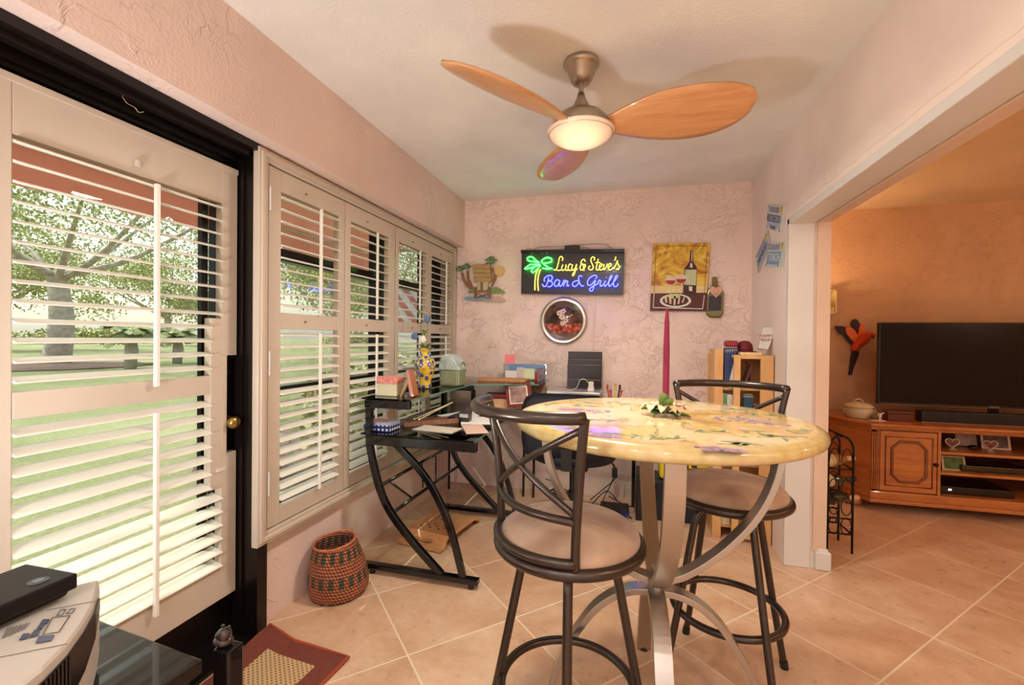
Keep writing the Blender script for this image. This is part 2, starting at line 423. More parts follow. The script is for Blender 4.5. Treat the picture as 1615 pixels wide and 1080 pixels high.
# black jamb and head track, with grooves
for (xa, xb, ya, yb) in ((-1.66, -1.575, 1.507, 1.548), (-1.575, -1.535, 1.498, 1.548), (-1.535, -1.505, 1.507, 1.548), (-1.505, -1.477, 1.497, 1.548)):
    mb.box((xa, ya, 0), (xb, yb, 1.99))
mb.box((-1.485, .3, 1.975), (-1.452, 1.497, 2.004)); mb.box((-1.515, .3, 1.955), (-1.485, 1.545, 2.004)); mb.box((-1.545, .3, 1.975), (-1.515, 1.545, 2.004)); mb.box((-1.575, .3, 1.94), (-1.545, 1.545, 2.004))
mb.box((-1.60, .3, 1.925), (-1.575, 1.545, 2.004)); mb.box((-1.66, .3, 1.91), (-1.60, 1.545, 2.004))
mb.box((-1.54, .3, 0), (-1.46, 1.497, .016)); mb.box((-1.70, .3, 0), (-1.54, 1.507, .03))
mb.box((-1.478, 1.497, 0), (-1.455, 1.5475, .373))
mb.build('door_frame', BRONZE, door)
mb = MB(); xa, xb = XD-.075, XD-.035
for (ya, yb, za, zb) in ((.45, .60, .03, 1.93), (1.43, 1.505, .03, 1.93), (.60, 1.43, .03, .22), (.60, 1.43, 1.83, 1.93)): mb.box((xa, ya, za), (xb, yb, zb))
mb.box((xa+.01, 1.375, .2), (xa+.03, 1.402, 1.85))
mb.build('door_leaf', BRONZE, door)
MB().box((XD-.06, .58, .2), (XD-.056, 1.44, 1.85)).build('glass', WG, door)
BRASS = M((170, 140, 80), .25, .9, var=.1, key='brass')
mb = MB(); mb.cyl((XD-.036, 1.462, .885), (XD-.012, 1.462, .885), .028, 20); mb.cyl((XD-.012, 1.462, .885), (XD+.004, 1.462, .885), .011, 12)
AX = Matrix.Rotation(pi/2, 3, 'Y')
mb.lathe([(.010, 0), (.022, .006), (.026, .018), (.024, .030), (.014, .036), (0, .037)], (XD+.002, 1.462, .885), 20, AX)
mb.build('door_handle', BRASS, door)
mb = MB(); mb.cyl((XD-.036, 1.457, 1.09), (XD-.018, 1.457, 1.09), .024, 18); mb.bbox((XD-.018, 1.453, 1.076), (XD-.006, 1.461, 1.104), .002); mb.build('deadbolt', M((60, 40, 24), .3, .7, key='aged_brass'), door)
# the louvered panel fixed over the glass
x0, x1 = XD-.028, XD+.004
ds = thing('door_shutter', 'large white louvered shutter panel mounted on the dark glass door, notched round the handle', 'shutter', (XD-.012, 1.0, .19))
mb = MB()
mb.bbox((x0, .44, .19), (x1, .80, 1.90), .003)
mb.bbox((x0, 1.420, .19), (x1, 1.49, .765), .002); mb.bbox((x0, 1.420, 1.155), (x1, 1.49, 1.90), .002)
mb.bbox((x0, 1.420, .76), (x1, 1.445, 1.16), .002)
mb.bbox((x0, 1.372, .635), (x1, 1.4205, 1.30), .002)
mb.bbox((x0+.001, .80, .19), (x1-.001, 1.42, .325), .002); mb.bbox((x0+.001, .80, 1.752), (x1-.001, 1.42, 1.90), .002)
mb.bbox((x0+.001, .80, 1.008), (x1-.001, 1.373, 1.079), .002)
mb.bbox((x1-.002, .44, 1.885), (x1+.006, 1.49, 1.905), .002)
mb.build('frame', CREAM, ds)
mb = MB()
up = [1.738-.0523*i for i in range(13)]; lo_ = [.972-.0531*i for i in range(13)]
for zz in up: louvers(mb, .801, 1.371 if zz < 1.30 else 1.419, [zz], XD-.012)
mb.build('louvers', LOUV, ds)
mb = MB()
for zz in lo_: louvers(mb, .801, 1.371 if zz > .635 else 1.419, [zz], XD-.012, tilt=16)
mb.build('louvers', LOUV, ds)
for zz in (up, lo_):
    mb = MB(); mb.bbox((x1+.012, 1.148, zz[-1]-.05), (x1+.026, 1.162, zz[0]+.0), .002)
    mb.build('tilt_rod', LOUV, ds)
MB().bbox((x1+.0, 1.095, 1.775), (x1+.012, 1.11, 1.80), .003).build('rod_catch', CREAM, ds)
MB().box((x1, 1.40, .70), (x1+.003, 1.44, .712)).build('latch_slot', WHITE, ds)
mb = MB(); mb.tube(smoothpath([(-1.50, 1.02, 1.958), (-1.495, 1.03, 1.940), (-1.49, 1.05, 1.935), (-1.488, 1.06, 1.925), (-1.48, 1.07, 1.93)], 5), .0012, 6)
tag(mb.build('wire_hook', M((190, 170, 150), .3, .8, key='wire')), 'thin bent wire hook hanging in the dark door track above the shutter', 'hook')
# ================================================================ OUTDOORS
ZG = -.15
m, nt, b, _ = newmat('lawn_grass')
v = tc(nt); n1 = noise(nt, v, .35, 5); n2 = noise(nt, v, 28, 6, 0, .75)
f_ = math_(nt, 'ADD', math_(nt, 'MULTIPLY', n1.outputs[0], .45), math_(nt, 'MULTIPLY', n2.outputs[0], .55))
nt.links.new(ramp(nt, f_, [(.36, s2l((104, 108, 68))), (.5, s2l((150, 152, 102))), (.62, s2l((186, 184, 140)))]), b.inputs['Base Color'])
b.inputs['Roughness'].default_value = .9; bump(nt, b, n2.outputs[0], .8, .03); GRASS = m
o = MB().box((-140, -60, ZG-.2), (XW-.16, 160, ZG)).build('lawn', GRASS, origin=(0, 0, ZG)); struct(o)
o = MB().box((XW-.16, YT+.2, ZG-.2), (40, 100, ZG)).build('lawn', GRASS, origin=(0, 0, ZG)); struct(o)
o = MB().box((-40, -60, ZG-.2), (40, YBK-.2, ZG)).build('lawn', M((196, 186, 170), .8, key='rear_patio'), origin=(0, 0, ZG)); o.name = 'patio'; struct(o)
LEAFS = []
for c in ((168, 170, 110), (204, 200, 140), (130, 144, 88)):
    LEAFS.append(M(c, .6, var=.25, vscale=1.5, key='leaf'))
BARK = M((186, 172, 158), .9, var=.25, vscale=5, bmp=.8, bscale=12, key='bark')
def leafcloud(mb, c, r, n, s, sc=(1, 1, 1), shell=.55):
    c = Vector(c)
    for _ in range(n):
        d = Vector((random.gauss(0, 1), random.gauss(0, 1), random.gauss(0, 1))).normalized()
        q = c+Vector((d.x*sc[0], d.y*sc[1], d.z*sc[2]))*r*(shell+(1-shell)*random.random())
        a = Vector((random.gauss(0, 1), random.gauss(0, 1), random.gauss(0, 1))).normalized(); b_ = a.orthogonal().normalized()
        ss = s*random.uniform(.6, 1.3)
        mb.cur = random.choice((0, 0, 1, 2)) if random.random() < .8 else 1
        mb.add([q-a*ss, q-b_*ss*.5, q+a*ss, q+b_*ss*.5], [(0, 1, 2, 3)])
    mb.cur = 0
def tree(label, x, y, h, tr, cr, n, leaf=.14, lean=0, group='garden trees on the lawn', low=.35):
    t = thing('tree', label, 'tree', (x, y, ZG), group)
    mb = MB(); hh = h*low
    mb.tube(smoothpath([(x, y, ZG), (x+.03*h, y+lean*.3, ZG+hh*.5), (x, y+lean, ZG+hh)], 5), lambda s_: tr*(1.25-.45*s_), 10)
    for i in range(9):
        a = 2*pi*i/9+random.random()*.4; L = cr*random.uniform(.6, 1)
        mb.tube(smoothpath([(x, y+lean*.9, ZG+hh*random.uniform(.75, .98)), (x+cos(a)*L*.35, y+lean+sin(a)*L*.35, ZG+hh*1.25), (x+cos(a)*L, y+lean+sin(a)*L, ZG+hh*1.2+L*random.uniform(.25, .9))], 4), lambda s_: tr*.42*(1-.8*s_), 6)
    mb.build('trunk', BARK, t)
    mb = MB()
    for i in range(14):
        a = 2*pi*i/14; L = cr*random.uniform(.25, .85)
        leafcloud(mb, (x+cos(a)*L, y+lean+sin(a)*L, ZG+hh+(h-hh)*random.uniform(.05, .9)), cr*random.uniform(.35, .5), n//14, leaf, (1, 1, .75), .2)
    mb.build('crown', LEAFS, t)
    return t
tree('big spreading oak seen through the upper louvers of the glass door', -24.6, 14.1, 12, .42, 8.5, 18000, .085, low=.34)
tree('slimmer oak in the distance left of the big oak, through the door louvers', -48, 24, 12, .35, 8, 12000, .14)
tree('oak trunk seen through the nearest window shutter', -13.6, 18.6, 9, .28, 3.2, 9000, .07, low=.42)
tree('far leafy tree beyond the lawn, seen through the middle window shutters', -20, 34, 11, .4, 7, 10000, .13)
tree('far leafy tree at the left end of the hedge, behind the door louvers', -55, 6, 13, .4, 9, 10000, .18)
tree('far leafy tree between the two palms, closing off the lawn', -57, 44, 12, .4, 9, 11000, .18)
tree('far leafy tree to the right of the second palm', -36, 50, 11, .4, 8, 9000, .17)
def palm(label, x, y, h, R_=1.15):
    t = thing('palm_tree', label, 'palm tree', (x, y, ZG), 'two low palms on the lawn')
    mb = MB(); mb.tube([(x, y, ZG), (x+.06, y, ZG+h*.5), (x, y, ZG+h)], lambda s_: .2+.08*sin(s_*18), 10); mb.build('trunk', BARK, t)
    mb = MB()
    for i in range(26):
        a = 2*pi*i/26+random.random()*.2; e = random.uniform(.1, 1.2)
        pts = [Vector((x, y, ZG+h))+Vector((cos(a)*R_*s_*cos(e*.6), sin(a)*R_*s_*cos(e*.6), R_*(s_*sin(e)-s_*s_*.7))) for s_ in [k_/6 for k_ in range(7)]]
        side = Vector((-sin(a), cos(a), 0))
        for k_ in range(6):
            w0 = .30*sin(pi*(k_+.3)/7); w1 = .30*sin(pi*(k_+1.3)/7)
            mb.cur = 0 if k_ % 2 else 2
            for sgn in (-1, 1):
                mb.add([pts[k_], pts[k_+1], pts[k_+1]+side*sgn*w1-Vector((0, 0, w1*.5)), pts[k_]+side*sgn*w0-Vector((0, 0, w0*.5))], [(0, 1, 2, 3)])
    mb.cur = 0; mb.build('fronds', LEAFS, t)
palm('low palm with drooping fronds seen through the glass door, left one', -19.2, 13.4, 1.5)
palm('low palm seen through the glass door just left of the dark door edge', -21.2, 16.9, 1.4, 1.1)
def bush(name, label, c, r, n, leaf, sc, grp=None, cat='bush'):
    mb = MB(); leafcloud(mb, c, r, n, leaf, sc, .25)
    o = mb.build(name, LEAFS, origin=(c[0], c[1], ZG)); tag(o, label, cat, grp)
for i, (x, y, L) in enumerate(((-75, 20, 'clipped hedge far across the lawn behind the big oak'), (-74, 46, 'clipped hedge far across the lawn behind the palms'), (-46, 68, 'clipped hedge far across the lawn behind the window shutters'))):
    bush('hedge', L, (x, y, .6), 5.5, 2600, .28, (.5, 1.6, .28), 'hedges closing the lawn', 'hedge')
for x, y, L in ((-3.1, 4.5, 'leafy yellow green shrub right outside the nearest window shutter'), (-3.3, 5.7, 'leafy shrub outside the second window shutter'), (-3.9, 7.0, 'leafy shrub outside, low behind the desk')):
    bush('shrub', L, (x, y, .35), .62, 1500, .06, (.9, 1, .95), 'shrubs in front of the window', 'shrub')
MULCH = M((122, 96, 84), .95, var=.35, vscale=20, bmp=.8, bscale=30, key='mulch')
for x, y, r, L in ((-23.6, 13.4, 3.4, 'round mulch bed at the foot of the big oak'), (-3.6, 5.7, 1.5, 'mulch bed under the shrubs by the window')):
    mb = MB(); mb.lathe([(r, 0), (r*.9, .05), (0, .10)], (x, y, ZG), 28, sy=1.6 if r < 2 else 1.0); tag(mb.build('mulch_bed', MULCH), L, 'mulch bed')
# striped flag and pole, patio chair, neighbouring wing, awning
m, nt, b, _ = newmat('striped_flag_cloth')
t_ = nd(nt, 'ShaderNodeTexCoord'); sx = nd(nt, 'ShaderNodeSeparateXYZ'); nt.links.new(t_.outputs['Object'], sx.inputs[0])
s_ = math_(nt, 'FRACT', math_(nt, 'MULTIPLY', math_(nt, 'ADD', sx.outputs[1], math_(nt, 'MULTIPLY', sx.outputs[2], .7)), 4.2))
nt.links.new(mixc(nt, math_(nt, 'LESS_THAN', s_, .5), s2l((236, 226, 220)), s2l((206, 110, 110))), b.inputs['Base Color'])
fg = thing('flag', 'red and white striped flag hanging outside, seen through the third shutter panel', 'flag', (-3.5, 6.3, ZG))
mb = MB(); N = 24; vs = []; fs = []
for i in range(N+1):
    y = 5.55+1.5*i/N; w = .05*sin(i*.9)
    for d in (0, .004): vs += [(-3.5+w+d, y, 1.42-.05*sin(i*.5)), (-3.5+w+d, y+.12, 2.10)]
for i in range(N):
    for a, b_ in ((0, 1), (1, 3), (3, 2), (2, 0)): fs.append((i*4+a, i*4+b_, i*4+4+b_, i*4+4+a))
fs += [(0, 1, 3, 2), (N*4, N*4+1, N*4+3, N*4+2)]
mb.add(vs, fs); mb.build('cloth', m, fg)
mb = MB(); mb.cyl((-3.49, 5.45, 2.11), (-3.49, 7.3, 2.13), .012, 8); mb.cyl((-3.49, 7.25, ZG), (-3.49, 7.25, 2.2), .018, 8); mb.build('flag_pole', M((190, 186, 180), .4, .6, key='pole_metal'), fg)
pc = thing('patio_chair', 'pale plastic patio chair outside, low through the nearest shutter louvers', 'chair', (-3.4, 3.5, ZG))
PL = M((214, 220, 226), .5, key='pale_plastic')
mb = MB(); mb.bbox((-3.65, 3.25, .22), (-3.2, 3.75, .26), .01)
mb.build('seat', PL, pc)
mb = MB()
for i in range(6): mb.bbox((-3.66, 3.27+i*.08, .25), (-3.63, 3.32+i*.08, .62), .008)
mb.bbox((-3.67, 3.25, .6), (-3.62, 3.75, .66), .01); mb.build('backrest', PL, pc)
for x, y in ((-3.63, 3.28), (-3.63, 3.72), (-3.22, 3.28), (-3.22, 3.72)): MB().tube([(x, y, ZG), (x, y, .23)], .02, 8).build('leg', PL, pc)
nb = thing('neighbouring_wing', 'dark shaded wing of the building outside the last shutter panel', 'building', (-3.2, 10, ZG))
mb = MB(); mb.box((-3.95, 8.6, ZG), (-1.7, 13, 2.5)); mb.build('wall', M((112, 104, 98), .8, var=.15, key='grey_stucco'), nb)
mb = MB(); mb.bbox((-4.2, 8.3, 2.5), (-1.6, 13.2, 2.7), .02); mb.build('roof', M((70, 56, 48), .8, key='dark_roof'), nb)
mb = MB()
mb.box((-3.5, 8.57, .6), (-2.5, 8.6, 1.9)); mb.build('window', M((60, 70, 80), .1, key='dark_pane'), nb)
aw = thing('awning', 'terracotta fabric awning with scalloped valance outside above the door and window', 'awning', (-2.3, 2.2, 1.9))
AWM = M((196, 124, 96), .8, var=.12, vscale=3, key='terracotta_canvas')
m2, nt, b, out = newmat('awning_canvas'); nt.nodes.remove(b)
df = nd(nt, 'ShaderNodeBsdfDiffuse'); df.inputs[0].default_value = s2l((206, 132, 106)); tl = nd(nt, 'ShaderNodeBsdfTranslucent'); tl.inputs[0].default_value = s2l((226, 178, 166))
n_ = noise(nt, tc(nt), 4, 3); nt.links.new(ramp(nt, n_.outputs[0], [(.3, s2l((222, 168, 154))), (.7, s2l((236, 192, 178)))]), df.inputs[0])
mx = nd(nt, 'ShaderNodeMixShader'); mx.inputs[0].default_value = .45; nt.links.new(df.outputs[0], mx.inputs[1]); nt.links.new(tl.outputs[0], mx.inputs[2]); nt.links.new(mx.outputs[0], out.inputs[0])
mb = MB(); y0, y1 = -.6, 4.25
mb.add([(-1.72, y0, 2.46), (-1.72, y1, 2.46), (-2.62, y1, 2.08), (-2.62, y0, 2.08), (-1.72, y0, 2.465), (-1.72, y1, 2.465), (-2.62, y1, 2.085), (-2.62, y0, 2.085)], [(0, 1, 2, 3), (4, 5, 6, 7), (0, 1, 5, 4), (1, 2, 6, 5), (2, 3, 7, 6), (3, 0, 4, 7)])
mb.build('canopy', m2, aw)
mb = MB(); N = 160; vs = []; fs = []
for i in range(N+1):
    y = y0+(y1-y0)*i/N; ph = (y-y0)/.44; fr = ph-int(ph); zz = 1.93-.045*(abs(sin(pi*fr))**.5)
    vs += [(-2.62, y, 2.085), (-2.62, y, zz), (-2.625, y, 2.085), (-2.625, y, zz)]
for i in range(N): fs += [(i*4, i*4+1, i*4+5, i*4+4), (i*4+2, i*4+3, i*4+7, i*4+6)]
mb.add(vs, fs); mb.build('valance', m2, aw)
mb = MB()
for y in (.2, 1.9, 3.6): mb.cyl((-1.7, y, 1.98), (-2.6, y, 2.06), .014, 8)
mb.cyl((-2.6, y0, 2.07), (-2.6, y1, 2.07), .014, 8); mb.build('awning_frame', M((210, 200, 190), .4, .5, key='awning_tube'), aw)
# ================================================================ FAN
FX, FY = -.215, 1.90
NICK = M((176, 166, 150), .28, .95, var=.05, key='brushed_nickel')
FW = wood((196, 136, 86), (216, 162, 112), .35, (4, 40, 40), .3, 'fan_blade_wood', .6)
fan = thing('ceiling_fan', 'brushed nickel ceiling fan with three wide wooden blades and a lit glass bowl', 'ceiling fan', (FX, FY, ZC))
mb = MB(); mb.lathe([(.072, 0), (.074, -.008), (.074, -.018), (.068, -.024), (.062, -.03), (.046, -.075), (.036, -.09), (.012, -.094)], (FX, FY, ZC), 36); mb.build('canopy', NICK, fan)
mb = MB(); mb.cyl((FX, FY, ZC-.09), (FX, FY, ZC-.20), .011, 14); mb.build('downrod', NICK, fan)
mb = MB(); mb.lathe([(.013, ZC-.13), (.020, ZC-.155), (.040, ZC-.195), (.043, ZC-.205), (.060, ZC-.212), (.096, ZC-.228), (.118, ZC-.252), (.126, ZC-.276), (.13, ZC-.30), (.134, ZC-.305), (.10, ZC-.306), (0, ZC-.306)], (FX, FY, 0), 40)
mb.build('motor_housing', NICK, fan)
m, nt, b, out = newmat('lit_frosted_glass')
b.inputs['Base Color'].default_value = s2l((206, 176, 156)); b.inputs['Roughness'].default_value = .35
# the bulb glows through the frosted bowl near its middle
v = tc(nt); gr = nd(nt, 'ShaderNodeTexGradient', gradient_type='SPHERICAL'); mp = nd(nt, 'ShaderNodeMapping'); nt.links.new(v, mp.inputs[0]); mp.inputs['Location'].default_value = (0, .28, 3.1); mp.inputs['Scale'].default_value = (7, 7, 9)
nt.links.new(mp.outputs[0], gr.inputs[0])
nt.links.new(ramp(nt, gr.outputs[0], [(0, s2l((255, 206, 172))), (1, s2l((255, 220, 150)))]), b.inputs['Emission Color'])
nt.links.new(math_(nt, 'ADD', math_(nt, 'MULTIPLY', gr.outputs[0], 1.5), .22), b.inputs['Emission Strength'])
BOWL = m
mb = MB(); mb.lathe([(0, -.352), (.035, -.350), (.07, -.342), (.10, -.328), (.125, -.312), (.137, -.298), (.139, -.290), (.132, -.287)], (FX, FY, ZC), 48); mb.build('light_bowl', BOWL, fan)
def blade(az):
    mb = MB(); N, K = 36, 8; th = .008; a = radians(az); p = radians(22 if az != 107 else 14)
    d = Vector((cos(a), sin(a), 0)); h = Vector((sin(a), -cos(a), 0))  # clockwise side, raised
    top = []; bot = []
    for i in range(N+1):
        s_ = i/N; r = .085+.575*s_
        w1 = .17*(sin(pi*min(1, s_*.86+.14))**.75)*(.30+.70*min(1, s_*1.9)) if s_ < 1 else 0
        w1 = (.035+.110*sin(pi*min(s_, .62)/.62/2)) if s_ < .62 else .145*math.sqrt(max(0, 1-((s_-.62)/.38)**2.2))
        w2 = (.02+.085*sin(pi*min(s_, .5)/.5/2)) if s_ < .5 else .105*math.sqrt(max(0, 1-((s_-.5)/.5)**2.4))
        cs = .012*(1-s_)
        row = []
        for j in range(K+1):
            q = -w2+(w1+w2)*j/K
            zc = -.010*sin(pi*j/K) if w1 > .01 else 0
            row.append(Vector((FX, FY, ZC-.268))+d*r-h*q*cos(p)+Vector((0, 0, -q*sin(p)+zc+.02*s_)))
        top.append(row)
    vs = [v for row in top for v in row]+[v-Vector((0, 0, th)) for row in top for v in row]; M_ = (N+1)*(K+1); fs = []
    for i in range(N):
        for j in range(K):
            q = i*(K+1)+j; fs.append((q, q+1, q+K+2, q+K+1)); fs.append((M_+q, M_+q+K+1, M_+q+K+2, M_+q+1))
    for i in range(N):
        q = i*(K+1); fs.append((q, q+K+1, M_+q+K+1, M_+q)); q += K; fs.append((q, q+K+1, M_+q+K+1, M_+q))
    fs += [tuple(range(K+1))+tuple(range(M_, M_+K+1))[::-1]]
    mb.smooth = True; mb.add(vs, fs); o = mb.build('blade', FW, fan); return o
for az in (-4, 107, 233): blade(az)

# ================================================================ BAR TABLE
TX, TY, TZ, TR = .086, 1.520, .993, .456
m, nt, b, _ = newmat('painted_table_top')
v = tc(nt); n1 = noise(nt, v, 4.5, 5, .5); n2 = noise(nt, v, 38, 4); n3 = noise(nt, v, 9, 4, 1.0)
base = ramp(nt, math_(nt, 'ADD', math_(nt, 'MULTIPLY', n1.outputs[0], .8), math_(nt, 'MULTIPLY', n2.outputs[0], .2)), [(.38, s2l((214, 170, 84))), (.45, s2l((232, 204, 124))), (.53, s2l((240, 222, 172))), (.64, s2l((240, 210, 176)))])
base = mixc(nt, ramp(nt, n3.outputs[0], [(.56, (0, 0, 0, 1)), (.64, (.5, .5, .5, 1))]), base, s2l((226, 160, 136)))
sx = nd(nt, 'ShaderNodeSeparateXYZ'); nt.links.new(v, sx.inputs[0])
rad = math_(nt, 'SQRT', math_(nt, 'ADD', math_(nt, 'POWER', sx.outputs[0], 2.0), math_(nt, 'POWER', sx.outputs[1], 2.0)))
edgem = ramp(nt, rad, [(.0, (0, 0, 0, 1)), (.385, (0, 0, 0, 1)), (.43, (1, 1, 1, 1))])
base = mixc(nt, math_(nt, 'MULTIPLY', edgem, .75), base, mixc(nt, n2.outputs[0], s2l((178, 150, 84)), s2l((222, 208, 152))))
def blob(x, y, r, ex=1.0, rot=0):
    mp = nd(nt, 'ShaderNodeMapping', vector_type='TEXTURE'); mp.inputs['Location'].default_value = (x, y, 0); mp.inputs['Rotation'].default_value = (0, 0, rot); mp.inputs['Scale'].default_value = (r*ex, r, 1)
    nt.links.new(v, mp.inputs[0]); l = nd(nt, 'ShaderNodeVectorMath', operation='LENGTH')
    s = nd(nt, 'ShaderNodeVectorMath', operation='MULTIPLY'); s.inputs[1].default_value = (1, 1, 0); nt.links.new(mp.outputs[0], s.inputs[0]); nt.links.new(s.outputs[0], l.inputs[0])
    w = math_(nt, 'ADD', l.outputs['Value'], math_(nt, 'MULTIPLY', math_(nt, 'SUBTRACT', n3.outputs[0], .5), 1.6))
    return math_(nt, 'LESS_THAN', w, 1.0)
def union(L):
    a = L[0]
    for x in L[1:]: a = math_(nt, 'MAXIMUM', a, x)
    return a
vor = nd(nt, 'ShaderNodeTexVoronoi'); vor.inputs['Scale'].default_value = 48; nt.links.new(v, vor.inputs['Vector'])
grape = ramp(nt, vor.outputs['Distance'], [(.15, s2l((178, 158, 190))), (.45, s2l((150, 118, 158))), (.62, s2l((206, 170, 170)))])
vl = nd(nt, 'ShaderNodeTexVoronoi', feature='DISTANCE_TO_EDGE'); vl.inputs['Scale'].default_value = 14; mpl = nd(nt, 'ShaderNodeMapping'); mpl.inputs['Scale'].default_value = (1, 1.8, 1); mpl.inputs['Rotation'].default_value = (0, 0, .5); nt.links.new(v, mpl.inputs[0]); nt.links.new(mpl.outputs[0], vl.inputs['Vector'])
n4 = noise(nt, v, 7.0, 2, .2)
leafm = math_(nt, 'MULTIPLY', math_(nt, 'GREATER_THAN', vl.outputs['Distance'], .24), math_(nt, 'GREATER_THAN', n4.outputs[0], .49))
vine = math_(nt, 'MULTIPLY', math_(nt, 'LESS_THAN', math_(nt, 'ABSOLUTE', math_(nt, 'SUBTRACT', n1.outputs[0], .5)), .006), math_(nt, 'LESS_THAN', rad, .40))
leafm = math_(nt, 'MULTIPLY', leafm, math_(nt, 'LESS_THAN', rad, .40))
leaf = mixc(nt, n2.outputs[0], s2l((112, 140, 92)), s2l((176, 186, 132)))
base = mixc(nt, math_(nt, 'MULTIPLY', leafm, .25), base, leaf); base = mixc(nt, math_(nt, 'MULTIPLY', vine, .8), base, s2l((132, 140, 100)))
nt.links.new(base, b.inputs['Base Color']); b.inputs['Roughness'].default_value = .22; b.inputs['Coat Weight'].default_value = .55; b.inputs['Coat Roughness'].default_value = .07
bump(nt, b, n2.outputs[0], .06, .002)
TOPM = m
tb = thing('bar_table', 'tall round table with painted grape and leaf top on curved silver metal straps', 'table', (TX, TY, 0))
mb = MB(); R_ = TR
mb.lathe([(0, TZ-.042), (R_-.05, TZ-.042), (R_-.016, TZ-.040), (R_-.004, TZ-.032), (R_, TZ-.022), (R_-.003, TZ-.010), (R_-.014, TZ-.002), (R_-.03, TZ), (0, TZ)], (TX, TY, 0), 96); top = mb.build('tabletop', TOPM, tb)
def tq(px, py): p = at(px, py, 2, TZ+.0002); return p
def flat(mb, P_, h=.0004):
    n = len(P_); mb.add([p+Vector((0, 0, h)) for p in P_]+[Vector(p) for p in P_], [tuple(range(n)), tuple(range(n, 2*n))[::-1]]+[(k_, (k_+1) % n, n+(k_+1) % n, n+k_) for k_ in range(n)])
rl = random.Random(5)
lf, vn = MB(), MB()
def leaf_(c, az, L):
    if (Vector((c.x-TX+cos(az)*L, c.y-TY+sin(az)*L, 0))).length > TR-.03: return
    d = Vector((cos(az), sin(az), 0)); s_ = Vector((-sin(az), cos(az), 0)); flat(lf, [c, c+d*L*.3+s_*L*.20, c+d*L*.65+s_*L*.16, c+d*L, c+d*L*.6-s_*L*.14, c+d*L*.28-s_*L*.18])
def sprig(px, py, az, L=.10, n=4):
    c = tq(px, py); az = radians(az); d = Vector((cos(az), sin(az), 0)); s_ = Vector((-sin(az), cos(az), 0)); P_ = [c+d*L*t+s_*.018*sin(t*5) for t in [i/8 for i in range(9)]]
    P_ = [p for p in P_ if (Vector((p.x-TX, p.y-TY, 0))).length < TR-.035]
    if len(P_) < 3: return
    for a_, b_ in zip(P_[:-1], P_[1:]):
        w_ = (b_-a_).cross(Vector((0, 0, 1))).normalized()*.0014; flat(vn, [a_-w_, b_-w_, b_+w_, a_+w_], .0003)
    for i in range(n):
        p = P_[min(len(P_)-2, int(1+i*7/n))]; leaf_(p, az+(1 if i % 2 else -1)*rl.uniform(.5, 1.1), rl.uniform(.030, .045))
for a_ in ((900, 640, 20), (955, 633, -30), (862, 640, 80), (1000, 640, 10), (1110, 636, -20), (1150, 646, 30), (1025, 694, 40), (1015, 686, 190), (1095, 682, 30), (1165, 678, -40), (1205, 684, -60), (1245, 688, -30), (1270, 702, -100), (1255, 684, 60), (1230, 700, 200), (930, 676, 150), (1090, 655, 160), (975, 662, 200), (1180, 655, 20), (1130, 700, -20), (985, 700, 20)): sprig(*a_)
def cluster(px, py, az, L, w_):
    c = tq(px, py); az = radians(az); d = Vector((cos(az), sin(az), 0)); s_ = Vector((-sin(az), cos(az), 0))
    for i in range(46):
        t = rl.random(); q = (rl.random()-.5)*w_*(1-t*.75); p = c+d*(t*L)+s_*q; r = rl.uniform(.006, .0095)
        lf.cur = rl.choice((1, 1, 2)); flat(lf, [p+Vector((cos(2*pi*k_/8)*r, sin(2*pi*k_/8)*r, 0)) for k_ in range(8)], .0003+.00002*i)
cluster(1130, 658, -28, .20, .10); cluster(960, 650, 175, .17, .09); cluster(905, 680, -20, .13, .08); cluster(1100, 706, 0, .10, .05)
lf.build('painted_pattern', [M((128, 150, 100), .3, var=.25, vscale=40, coat=.5, key='painted_leaf'), M((162, 134, 168), .3, var=.2, vscale=60, coat=.5, key='painted_grape'), M((200, 160, 172), .3, var=.2, vscale=60, coat=.5, key='painted_berry')], tb)['kind'] = 'stuff'; vn.build('painted_vines', M((120, 124, 80), .3, coat=.5, key='painted_vine'), tb)

SILV = M((190, 182, 172), .30, .9, var=.04, key='satin_silver')
upP = [(.365, .952), (.357, .86), (.332, .77), (.285, .68), (.22, .60), (.15, .535), (.08, .487), (.014, .465)]
loP = [(.014, .43), (.07, .425), (.13, .40), (.19, .35), (.24, .28), (.29, .19), (.325, .09), (.345, .006)]
for i in range(4):
    a = radians(93.5+90*i); d = Vector((cos(a), sin(a), 0)); s_ = Vector((-sin(a), cos(a), 0)); c = Vector((TX, TY, 0))
    for nm, P in (('upper_strap', upP), ('leg', loP)):
        pth = smoothpath([c+d*r+Vector((0, 0, z)) for r, z in P], 4)
        MB().tube(pth, 0, rect=(.052, .020), up=s_).build(nm, SILV, tb, bevel=.002)
    MB().cyl(c+d*.345+Vector((0, 0, 0)), c+d*.345+Vector((0, 0, .01)), .016, 12).build('glide', M((60, 54, 50), .5, key='glide_plastic'), tb)
mb = MB(); mb.cyl((TX, TY, .41), (TX, TY, .485), .022, 20); mb.ball((TX, TY, .50), .016, 12); mb.build('centre_boss', SILV, tb)
mb = MB()
for i in range(2):
    a = radians(93.5+90*i); d = Vector((cos(a), sin(a), 0))*.40; mb.tube([Vector((TX, TY, TZ-.047))-d, Vector((TX, TY, TZ-.047))+d], 0, rect=(.04, .010), up=(-d.y, d.x, 0))
mb.build('top_support', SILV, tb)
